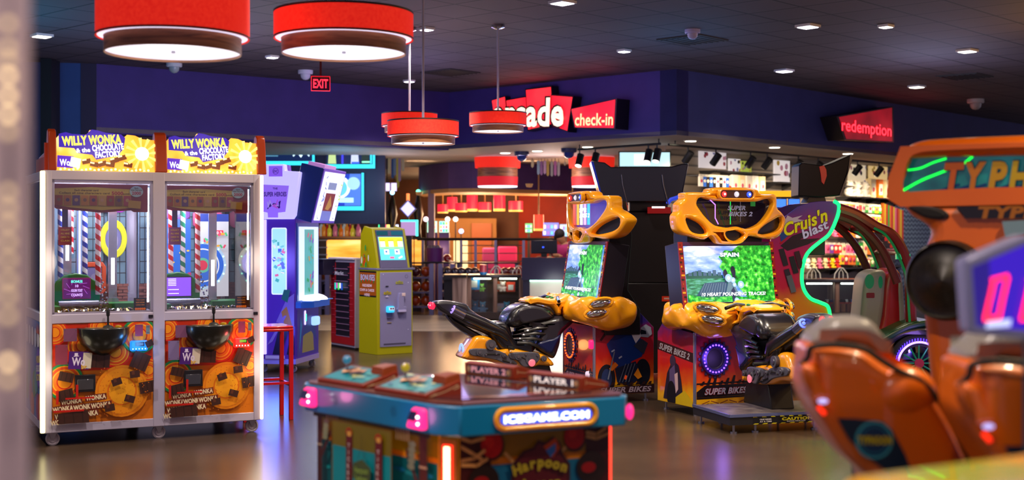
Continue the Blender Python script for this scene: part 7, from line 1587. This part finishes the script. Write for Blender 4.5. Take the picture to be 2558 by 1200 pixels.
def a3(a, w, h):
    a.rect(0,0,w,h,E('1838c8',1)); a.poly([(w*.55,0),(w,0),(w,h),(w*.7,h)], E('5080f0',1)); a.disc(w*.4,h*.58,h*.36,E('d0f0ff',1.9)); a.disc(w*.4,h*.56,h*.26,E('60c0f0',1.4)); a.disc(w*.8,h*.7,h*.2,E('a0d0ff',1.3)); a.rect(w*.05,h*.1,w*.8,h*.25,E('b0e8ff',1.5))
tv('long screen with white feather picture above the violet prize tower', 655, 352, 786, 413, a1); tv('long screen showing three people in suits', 812, 362, 937, 421, a2); tv('square screen with a glowing ring, lowest of the three', 806, 432, 909, 526, a3)
point('tv_glow', (at(860,0,21.5).x,21.3,2.3), 16, (.2,.6,1), .4)
# bar front and bottles
t, w, h = box_at('bar_counter', 'long bar counter with amber backlit panels', 'counter', 778, 592, 905, 790, 25.35, .6, M('2a1c24',.4)); MB().box((-w-.05,-.1,h-.03),(w+.05,.65,h+.01), M('6a3c34',.4)).build('worktop', t)
AMB = noisy('amber_panel', [(.3,'e88820'),(.55,'ffb048'),(.8,'ffd890')], 1.3, 3, .4, e=1.3, stretch=(1,1,5)); MB().box((-w+.3,-.03,h-.48),(w,-.0,h-.06), AMB).build('amber_panel', t); barz = h+.01
mb = MB()
for k in range(9): mb = MB(); mb.box((-w,-.05,.25+k*.14),(-w+.32,-.02,.27+k*.14), STEEL); mb.build('slat', t)
t, w, h = box_at('bar_counter', 'shorter bar counter with amber panels right of the yellow kiosk', 'counter', 1008, 594, 1056, 668, 25.4, .5, M('2a1c24',.4)); t2z = t.location.z
MB().box((-w,0,-t2z),(w,.4,0), M('2a1c24',.4)).build('base_panel', t)
for k in range(2): MB().box((-w+.03+k*w,-.03,.04),(-w+.03+k*w+w*.88,-.0,h-.04), AMB).build('amber_panel', t)
p = at(850,600,24.2); point('bar_glow', (p.x,24.2,1.6), 26, (1,.6,.2), .3)
bc = [('orange','f07818'),('dark brown','3a2018'),('amber','e89030'),('green','2a6a38'),('yellow','f0e040'),('clear','c8d8e0'),('pink','e070a0'),('red','c02028')]
for i in range(15):
    px = 796+7.2*i; cn, c = bc[(i*5) % 8]; hh = .22+.09*((i*3) % 4)/3; p = at(px, 590, 25.6)
    mb = MB(); mb.lathe([(.001,0),(.04,0),(.042,.02),(.042,hh*.6),(.015,hh*.78),(.014,hh),(.001,hh)], (0,0,0), M(c,.1,0,.25,.4), 12); o = mb.build('bottle'); o.location = (p.x, 25.5+.08*(i%2), barz); tag(o, '%s bottle standing in the row on the long bar counter' % cn, 'bottle', 'bottles on the bar')
# white lit price screens and hanging pennants
for px0, px1, lab in ((912,955,'left'),(959,974,'middle'),(977,991,'right')): lit('menu_screen', 'white lit menu screen under the pennants, the %s one' % lab, 'screen', px0, 457, px1, 478, 27, E('d8c8ff',1.8), group='white menu screens'); ms = [o for o in bpy.data.objects if o.name.startswith('menu_screen')][-1]; MB().box((-.01,.02,.1),(.01,.04,SOF-ms.location.z), BLACK).build('hanger', ms)
for px, y0, y1, c, cn in ((960,378,440,'d8b890','tan'),(966,380,425,'3a3040','dark'),(972,376,436,'f0e0b0','cream'),(979,374,446,'3060b0','blue'),(986,380,440,'7090c0','pale blue'),(992,378,470,'d8d040','yellow'),(998,380,455,'b090c0','lilac'),(1005,376,428,'e0d0b0','ivory'),
        (1330,400,420,'d8c8a0','small ivory'),(1345,402,438,'90b0d0','sky blue'),(1353,402,438,'b070c0','purple'),(1361,402,436,'d0a0d0','pink lilac'),(1369,402,440,'d8b040','gold'),(1379,403,441,'b8b0b0','grey'),(1387,403,440,'c060b0','magenta'),(1396,404,440,'d0c8d0','white'),(1412,404,414,'c8b8a0','small sand')):
    D = 23.6; p = at(px, y0, D); q = at(px, y1, D); w = .024+.0*px; o = MB().prism([(-w,q.z-SOF+.03),(0,q.z-SOF),(w,q.z-SOF+.03),(w,p.z-SOF),(-w,p.z-SOF)], 1, -.004, .004, M(c,.6,0,.08)).cyl((0,0,p.z-SOF),(0,0,-.0), .004, BLACK, n=5).build('pennant'); o.location = (p.x, D+.15*((px//7) % 2), SOF); tag(o, '%s pennant hanging %s' % (cn, 'beside the three large screens' if px < 1100 else 'right of the two tier pendant'), 'pennant', 'pennants beside the screens' if px < 1100 else 'pennants by the pendant lamp')
# dark tap towers with bulbs
for px, top, lab, c in ((980,484,'dark sculpted beer tap with a blue bulb, left of the diamond sign','90d0ff'),(1045,482,'dark sculpted beer tap with a green bulb, right of the diamond sign','60ffc0')):
    p = at(px, 600, 26.2); hh = (600-top)*26.2/F; t = thing('beer_tap', lab, 'beer tap', (p.x, 26.2, 0)); z = p.z; mb = MB(); mb.lathe([(.001,z-.1),(.09,z-.1),(.07,z),(.05,z+hh*.3),(.10,z+hh*.55),(.07,z+hh*.75),(.03,z+hh*.95),(.001,z+hh)], (0,0,0), M('14101c',.3), 14); mb.build('tower', t)
    mb = MB(); mb.ball((0,0,z+hh+.02), .045, E(c,5), 10); mb.build('bulb', t); mb = MB(); mb.box((-.12,0,0),(.12,.3,z-.1), M('1a141c',.5)); mb.build('stand', t)
mb = MB(); t = thing('diamond_sign', 'lavender lit diamond sign between the two dark beer taps', 'sign', at(1019,522,24)); mb.prism([(0,-.17),(.16,0),(0,.17),(-.16,0)], 1, 0, .05, M('3a2c80',.3)); mb.build('frame', t); mb = MB(); mb.prism([(0,-.14),(.13,0),(0,.14),(-.13,0)], 1, -.01, 0, E('c0b8ff',1.8)); mb.build('lit_face', t)
mb = MB(); mb.cyl((0,.03,.15),(0,.03,.28), .03, E('ff8040',2)); mb.build('cap_light', t); mb = MB(); mb.cyl((0,.03,-t.location.z),(0,.03,-.15), .02, BLACK); mb.build('post', t)
t, w, h, o = lit('bar_screen', 'small screen with a cyan glowing frame above the yellow kiosk', 'screen', 1001, 550, 1043, 590, 23.8, E('b890c8',1), frame='101430'); mb = MB(); mb.box((w-.03,-.02,0),(w+.01,0,h), E('40e8e0',3)); mb.box((-w,-.02,h-.03),(w,0,h), E('40e8e0',3)); mb.build('cyan_edge', t); MB().box((-.05,.02,-t.location.z),(.05,.05,0), BLACK).build('post', t)
for px, c, cn in ((949,'10e890','green'),(963,'f04060','red'),(970,'fff060','yellow'),(992,'c8d0ff','pale blue')):
    p = at(px, 570, 23.9); t = thing('lamp_tube', '%s glowing tube behind the top of the yellow kiosk' % cn, 'light', (p.x, 23.9, 1.35), 0, 'glowing tubes behind the kiosk'); mb = MB(); mb.cyl((0,0,.10),(0,0,.32), .035, E(c,2.6), .025, 12); mb.build('tube', t); MB().cyl((0,0,-1.35),(0,0,.10), .03, BLACK).build('post', t)
for px0, px1, lab in ((1067,1092,'left'),(1097,1122,'right')):
    t, w, h, o = lit('slot_screen', '%s one of two colourful game screens under the small red lamps' % lab, 'screen', px0, 552, px1, 582, 26, E('b0e8d0',1.8), frame='302050', group='colourful game screens'); mb = MB(); a = Art(mb, (0,-.012,0), (1,0,0), (0,0,1), .002)
    for k in range(9): a.rect(-w*.8+(k%3)*w*.55,.02+(k//3)*h*.3,-w*.8+(k%3)*w*.55+w*.35,.02+(k//3)*h*.3+h*.2, E(('ff4060','20c8e0','40e060','ffe040','c060ff')[k%5],1.8))
    mb.build('picture', t); MB().box((-w,.0,-t.location.z),(w,.3,0), M('2a1c58',.4)).build('cabinet', t)
for px, c, cn in ((1118,'ffe8d8','cream'),(1138,'ffe0d8','rosy'),(1064,'ffd8e8','pinkish'),(1152,'90b0ff','blue')):
    p = at(px, 548 if px != 1152 else 578, 26.5); o = MB().ball((0,0,0), .05, E(c,4), 10).cyl((0,0,0),(0,0,-p.z), .012, BLACK, n=6).build('globe_lamp'); o.location = p; tag(o, '%s round lamp glowing near the colourful game screens' % cn, 'lamp', 'round lamps by the game screens')
# small red pendants over the lounge
for i, (x0, x1, y0, y1) in enumerate(((1093,1119,511,533),(1117,1142,493,529),(1137,1167,508,530),(1166,1193,488,528),(1195,1227,506,529),(1233,1262,484,528),(1271,1306,503,529),(1333,1358,537,577),(1418,1443,537,572))):
    D = 27.2+.6*(i%2) if i < 7 else 25.5; c = at((x0+x1)/2, y0, D); r = (x1-x0)/2*D/F; hh = (y1-y0)*D/F; shp = 'tall' if hh > 1.2*2*r else 'wide'
    ordn = ('leftmost wide','leftmost tall','second wide','second tall','third wide','third tall','rightmost wide','separate low','separate far right')[i]
    t = thing('red_pendant', '%s small red lamp of the row in the far lounge' % ordn, 'lamp', c, 0, 'small red pendant lamps')
    MB().lathe([(.001,0),(r,0),(r,-hh*.86)], (0,0,0), E('ff2840' if i < 7 else 'ff4830',1.25), 20).build('shade', t); MB().lathe([(r,-hh*.86),(r,-hh),(.001,-hh)], (0,0,0), E('ffb850',1.6), 20).build('lower_band', t); MB().cyl((0,0,0),(0,0,SOF-c.z), .014, M('c89858',.4)).build('stem', t)
p = at(1200,530,27.5); point('lounge_glow', (p.x,27,1.7), 130, (1,.6,.3), .4); p = at(1390,520,27); point('lounge_glow', (p.x,26.6,2.0), 200, (1,.5,.25), .4); p = at(1110,640,26.5); point('lounge_glow', (p.x,26,1.2), 60, (1,.6,.3), .3)
for px, y0, y1, lab in ((1047,452,482,'wall light throwing a tan cone at the left of the curved wall'),(1322,432,462,'wall light throwing a tan cone right of the two tier pendant')):
    D = 24.3; p = at(px, y1, D); t = thing('wall_sconce', lab, 'lamp', p); MB().lathe([(.001,-.05),(.05,-.04),(.07,.02)], (0,0,0), M('c89060',.4,0,.3), 16).build('bowl', t); MB().lathe([(.001,.005),(.06,.01)], (0,0,0), E('ffb060',6), 16).build('glowing_top', t); spot('sconce_beam', p+Vector((0,-.05,.05)), p+Vector((0,.35,1)), 30, (1,.65,.35), 60, .5)
# lounge: sofas, cream panels, railings
for px0, px1, y0, y1, lab in ((1203,1240,620,690,'purple-pink high backed sofa at the left of the lounge'),(1243,1292,617,692,'magenta high backed sofa beside the purple-pink one')):
    a = at(px0, y0, 26.6); b = at(px1, y1, 26.6); t = thing('sofa', lab, 'sofa', ((a.x+b.x)/2, 26.6, 0), 0, 'high backed sofas'); w = (b.x-a.x)/2; m = M('b01868' if px0 > 1210 else '8a2068',.7)
    MB().box((-w,.5,.1),(w,.7,a.z), m).build('backrest', t, bevel=.03); MB().box((-w,0,.1),(w,.55,.48), m).build('seat', t, bevel=.04); MB().box((-w+.03,.03,0),(w-.03,.6,.1), BLACK).build('plinth', t)
for px0, px1, lab in ((1133,1149,'left'),(1151,1168,'right')):
    t, w, h = box_at('glowing_column', 'upright cream lit column in the lounge, %s of two' % lab, 'light', px0, 598, px1, 700, 26.8, .1, E('ffe0a0',1.5), 'cream lit panels', pn='lit_face'); MB().box((-w,.0,-t.location.z),(w,.1,0), M('6a4a30',.5)).build('plinth', t); MB().box((-w-.01,-.01,h),(w+.01,.11,h+.02), M('3a2a20',.5)).build('cap', t)
t = thing('railing', 'black and steel railing in front of the lounge', 'railing', at(1050,0,25.0)*1); t.location.z = 0; X_ = lambda px: at(px,0,25).x-t.location.x; zr = H-(598-585)/F*25
mb = MB(); mb.tube([(X_(1042),0,zr),(X_(1390),0,zr)], .028, BLACK, 8); mb.build('top_rail', t)
for k in range(5): z = zr-.12-.15*k; mb = MB(); mb.tube([(X_(1150),0,z),(X_(1305),0,z)], .009, STEEL, 6); mb.build('wire', t)
for px in (1056,1152,1188,1238,1308): mb = MB(); mb.box((X_(px)-.025,-.02,0),(X_(px)+.025,.02,zr-.02), M('8a84a8',.4,.4)); mb.build('post', t)
t = thing('railing', 'lower dark rail running behind the bowling ball racks', 'railing', at(900,0,24.75)*1); t.location.z = 0; X_ = lambda px: at(px,0,24.75).x-t.location.x; zr2 = H-(655-585)/F*24.9
mb = MB(); mb.box((X_(780),-.03,zr2-.03),(X_(1300),.08,zr2), BLACK); mb.build('top_rail', t)
for px in (1000,1145,1215,1290): mb = MB(); mb.box((X_(px)-.03,.0,0),(X_(px)+.03,.04,zr2-.03), M('5a5478',.4)); mb.build('post', t)
# purple bin with grey bags, red ball, open book on the ledge
p = at(1086,653,24.85); t = thing('purple_bin', 'purple bin filled with grey bags on the dark rail', 'bin', (p.x,24.78,zr2)); MB().lathe([(.001,0),(.15,0),(.165,.27),(.15,.27),(.14,.02)], (0,0,0), M('5a1c70',.4), 24).build('tub', t); mb = MB()
for k in range(7): mb.ball((.1*math.cos(k*.9)*(k > 0), .08*math.sin(k*.9), .27), .055, M('6a6478',.5), 10)
tag(mb.build('grey_bags', t), kind='stuff'); MB().box((-.2,-.17,0),(.2,.17,.012), BLACK).build('tray', t)
o = MB().ball((0,0,.075), .075, M('b01018',.15,0,.1,.6), 18).build('bowling_ball'); p = at(1118,0,24.9); o.location = (p.x,24.78,zr2); tag(o, 'red bowling ball resting on the rail beside the purple bin', 'bowling ball')
p = at(1132,0,24.9); t = thing('open_book', 'open white booklet on the rail right of the red ball', 'book', (p.x,24.78,zr2)); MB().prism([(-.11,.05),(0,.0),(0,.012),(-.11,.06)], 1, -.1, .06, M('d8d0c8',.5)).build('left_page', t); MB().prism([(0,0),(.11,.02),(.11,.032),(0,.012)], 1, -.1, .06, M('d8d0c8',.5)).build('right_page', t)
# bowling ball racks
balls = {}
def rack(label, px0, px1, nb, rows_, cols_, D=24.2):
    a = at(px0,0,D); b = at(px1,0,D); t = thing('ball_rack', label, 'rack', ((a.x+b.x)/2, D, 0), 0, 'bowling ball racks'); w = (b.x-a.x)/2
    for s in (-1,1): MB().box((s*w-.04,-.05,0),(s*w+.04,.3,.95), M('7a749c',.4,.3)).build('upright', t)
    for py in rows_:
        z = H-(py-585)/F*D; MB().box((-w,-.04,z-.03),(w,.28,z), M('5a5478',.4,.3)).build('shelf', t)
        for k in range(nb):
            cn, c = cols_[(k+int(py)) % len(cols_)]; x = t.location.x-w+.11+(2*w-.22)*k/max(1,nb-1)
            if c not in balls: o = MB().ball((0,0,0), .095, M(c,.12,0,.03,.7), 18).build('bowling_ball'); balls[c] = o
            else: o = balls[c].copy(); COL.objects.link(o)
            o.location = (x, D+.12, z+.095); tag(o, '%s bowling ball on the %s shelf of the %s' % (cn, ('top' if py < 700 else 'middle' if py < 735 else 'bottom'), label.split(',')[0]), 'bowling ball', 'balls of the '+label.split(',')[0])
rack('left ball rack, beside the yellow kiosk', 1022, 1078, 2, (692,729,765), [('dark red','6a1018'),('orange','e85010'),('orange','e85010'),('brown red','801c10')])
rack('right ball rack, left of the lit display counter', 1100, 1130, 1, (692,729,765), [('dark purple','2a1434'),('wine','4a1020')])
rack('far left ball rack, behind the slatted stand', 798, 818, 1, (700,735,768), [('orange','d86020'),('dark purple','2a1434')])
for i, px in enumerate((1118,1136,1152,1170,1186,1262,1278,1290)):
    c, cn = (('30143a','dark purple') if px < 1200 else ('8a0c14','deep red')); p = at(px, 0, 23.9)
    if c not in balls: o = MB().ball((0,0,0), .095, M(c,.12,0,.03,.7), 18).build('bowling_ball'); balls[c] = o
    else: o = balls[c].copy(); COL.objects.link(o)
    o.location = (p.x, 23.95, .70+.095); tag(o, '%s bowling ball in the row just behind the lit display counter' % cn, 'bowling ball', 'balls behind the display counter')
t = thing('ball_shelf', 'dark low shelf behind the lit display counter', 'shelf', (at(1205,0,23.9).x, 23.9, 0)); MB().box((-.72,-.12,.66),(.75,.2,.70), BLACK).build('board', t); MB().box((-.7,-.05,0),(.7,.15,.66), M('18141c',.5)).build('body', t)
# snack tins on the counter
o = MB().cyl((0,0,0),(0,0,.2), .06, M('c04050',.3), n=16).cyl((0,0,.0),(0,0,.07), .062, M('2080c0',.3), n=16).build('drink_cup'); p = at(1207,0,22.7); o.location = (p.x, 22.75, h1+.05); tag(o, 'red and blue patterned cup on the lit display counter', 'cup')
# things behind the reception desk
for px0, px1, py0, lab in ((1326,1392,602,'dark till monitor at the left end of the reception desk'),(1446,1492,606,'dark till monitor right of the person')):
    D = 22.55; a = at(px0, py0, D); b = at(px1, 645, D); t = thing('till_monitor', lab, 'monitor', ((a.x+b.x)/2, D, 1.101), 0, 'dark till monitors'); w = (b.x-a.x)/2; MB().box((-w,0,.06),(w,.06,a.z-1.09), M('141426',.3)).build('casing', t, bevel=.01); MB().box((-.05,.0,0),(.05,.05,.08), BLACK).build('stand', t); MB().box((-.12,-.03,0),(.12,.12,.012), BLACK).build('foot', t); MB().box((-.03,-.01,(a.z-1.09)*.55),(.0,0,(a.z-1.09)*.62), E('3050ff',3)).build('blue_light', t)
for px0, py0, px1, py1, c, lab in ((1355,556,1396,590,'5070ff','blue and white menu screen above the person, left one'),(1398,560,1428,592,'a0c8e8','pale menu screen above the person, middle one'),(1430,566,1462,592,'ff4020','red menu screen above the person, right one'),(1312,558,1330,582,'60e080','small green and yellow picture at the left of the red wall')):
    t, w, h, o = lit('menu_screen', lab, 'screen', px0, py0, px1, py1, 28.5, E(c,1.3), group=None); mb = MB(); a = Art(mb, (0,-.012,0), (1,0,0), (0,0,1), .002, (-w,.0,w,h))
    for k in range(8): a.rect(-w+.1*w+(k%4)*w*.45, .1*h+(k//4)*h*.45, -w+.1*w+(k%4)*w*.45+w*.3, .1*h+(k//4)*h*.45+h*.25, E(('ffffff','8060ff','40c0ff','ffd0e0')[k%4],1.4))
    mb.build('picture', t); MB().box((-.03,.03,-t.location.z),(.03,.06,0), BLACK).build('post', t)
p = at(1347,0,22.9)
# the person at the desk
D = 23.3; k = D/F; c0 = at(1418,0,D)
t = thing('person', 'person in a magenta shirt with dark hair leaning over the reception desk', 'person', (c0.x, D, 0), 0)
SK, HR, SH = M('b8805a',.6), M('1c120e',.7), M('b01c68',.7)
def skin_body(name, pts, edges, rad, m, parent):
    me = bpy.data.meshes.new(name); me.from_pydata(pts, edges, []); me.materials.append(m); o = bpy.data.objects.new(name, me); COL.objects.link(o); o.parent = parent
    sk = o.modifiers.new('skin', 'SKIN'); 
    if not me.skin_vertices: bpy.context.view_layer.objects.active = o
    lay = me.skin_vertices[0] if me.skin_vertices else me.attributes and None
    for i, r in enumerate(rad): me.skin_vertices[0].data[i].radius = (r, r) if not isinstance(r, tuple) else r; me.skin_vertices[0].data[i].use_root = (i == 0)
    s = o.modifiers.new('sub', 'SUBSURF'); s.levels = 2; s.render_levels = 2; me.polygons.foreach_set('use_smooth', [True]*len(me.polygons)); return o
hx = (1398-1418)*k
pts = [(0,0,.88),(0,.0,1.02),(-.01,-.02,1.16),(-.03,-.05,1.27),(-.07,-.07,1.34),(hx+.02,-.09,1.41),(hx,-.10,1.48),
       (.14,-.03,1.25),(.20,-.12,1.12),(.10,-.30,1.12),(-.19,-.04,1.25),(-.24,-.14,1.12),(-.14,-.32,1.12),(-.09,0,.5),(-.09,.02,.08),(-.09,-.1,.04),(.09,0,.5),(.09,.02,.08),(.09,-.1,.04)]
ed = [(0,1),(1,2),(2,3),(3,4),(4,5),(5,6),(3,7),(7,8),(8,9),(3,10),(10,11),(11,12),(0,13),(13,14),(14,15),(0,16),(16,17),(17,18)]
rad = [(.14,.1),(.135,.1),(.15,.1),(.12,.09),.05,(.075,.085),(.08,.09),.055,.042,.03,.055,.042,.03,.075,.05,.04,.075,.05,.04]
try: skin_body('body', pts, ed, rad, SK, t)
except Exception:
    mb = MB(); mb.ball((hx,-.1,1.46), .1, SK, 16, (.85,.95,1.15)); mb.build('body', t)
mb = MB(); mb.ball((hx-.005,-.085,1.50), .105, HR, 20, (.9,1,.95)); mb.ball((hx-.05,-.06,1.45), .06, HR, 12); mb.build('hair', t)
mb = MB(); mb.lathe([(.13,.86),(.165,1.0),(.185,1.14),(.19,1.22),(.15,1.30),(.07,1.345),(.055,1.36)], (-.01,-.03,0), SH, 24, T=Matrix.Diagonal((1.15,.85,1,1)))
for s in (-1,1): mb.tube([(s*.13-.02,-.03,1.27),(s*.20-.02,-.06,1.2),(s*.225-.02,-.12,1.13)], [.075,.065,.055], SH, 12)
mb.build('shirt', t, smooth=60)
mb = MB(); mb.lathe([(.13,.9),(.14,.8),(.12,.7)], (0,0,0), M('181824',.7), 20)
for s in (-1,1): mb.tube([(s*.08,0,.8),(s*.09,0,.5),(s*.09,.02,.1)], [.09,.07,.06], M('181824',.7), 12)
mb.build('trousers', t)
for s in (-1,1):
    for kf in range(5):
        bx_ = (.10 if s > 0 else -.14)+(kf-2)*.014; q = -.32
        mb = MB(); mb.tube([(bx_,q,1.12),(bx_-(.01 if kf == 0 else 0)*s,q-.035,1.115),(bx_,q-.055+.004*abs(kf-2),1.105)], [.008,.0075,.006], SK, 6); mb.build('finger', t)
p = c0
point('desk_upper_glow', (p.x-.3,22.6,2.4), 14, (1,.85,.8), .2)  # point light above the desk, without a modelled lamp

p = at(985,420,22.4); point('pennant_fill', (p.x,22.3,2.3), 12, (1,.85,.9), .2); p = at(1370,420,23); point('pennant_fill', (p.x,22.6,2.4), 12, (1,.85,.9), .2)  # points added to lift the dark pennants, no fitting there
p = at(1190,560,29.6); point('corridor_fill', (p.x,29.6,2.0), 120, (1,.68,.36), .3)  # point added to brighten the tan corridor wall
q = O3+Vector((.9,-1.3,1.9)); point('kiosk_fill', q, 12, (1,.95,.85), .15); q = O3+Vector((-1.0,-1.2,2.2)); point('kiosk_fill', q, 55, (1,.95,.8), .15)  # points added to brighten the kiosk's front and side, no fittings there
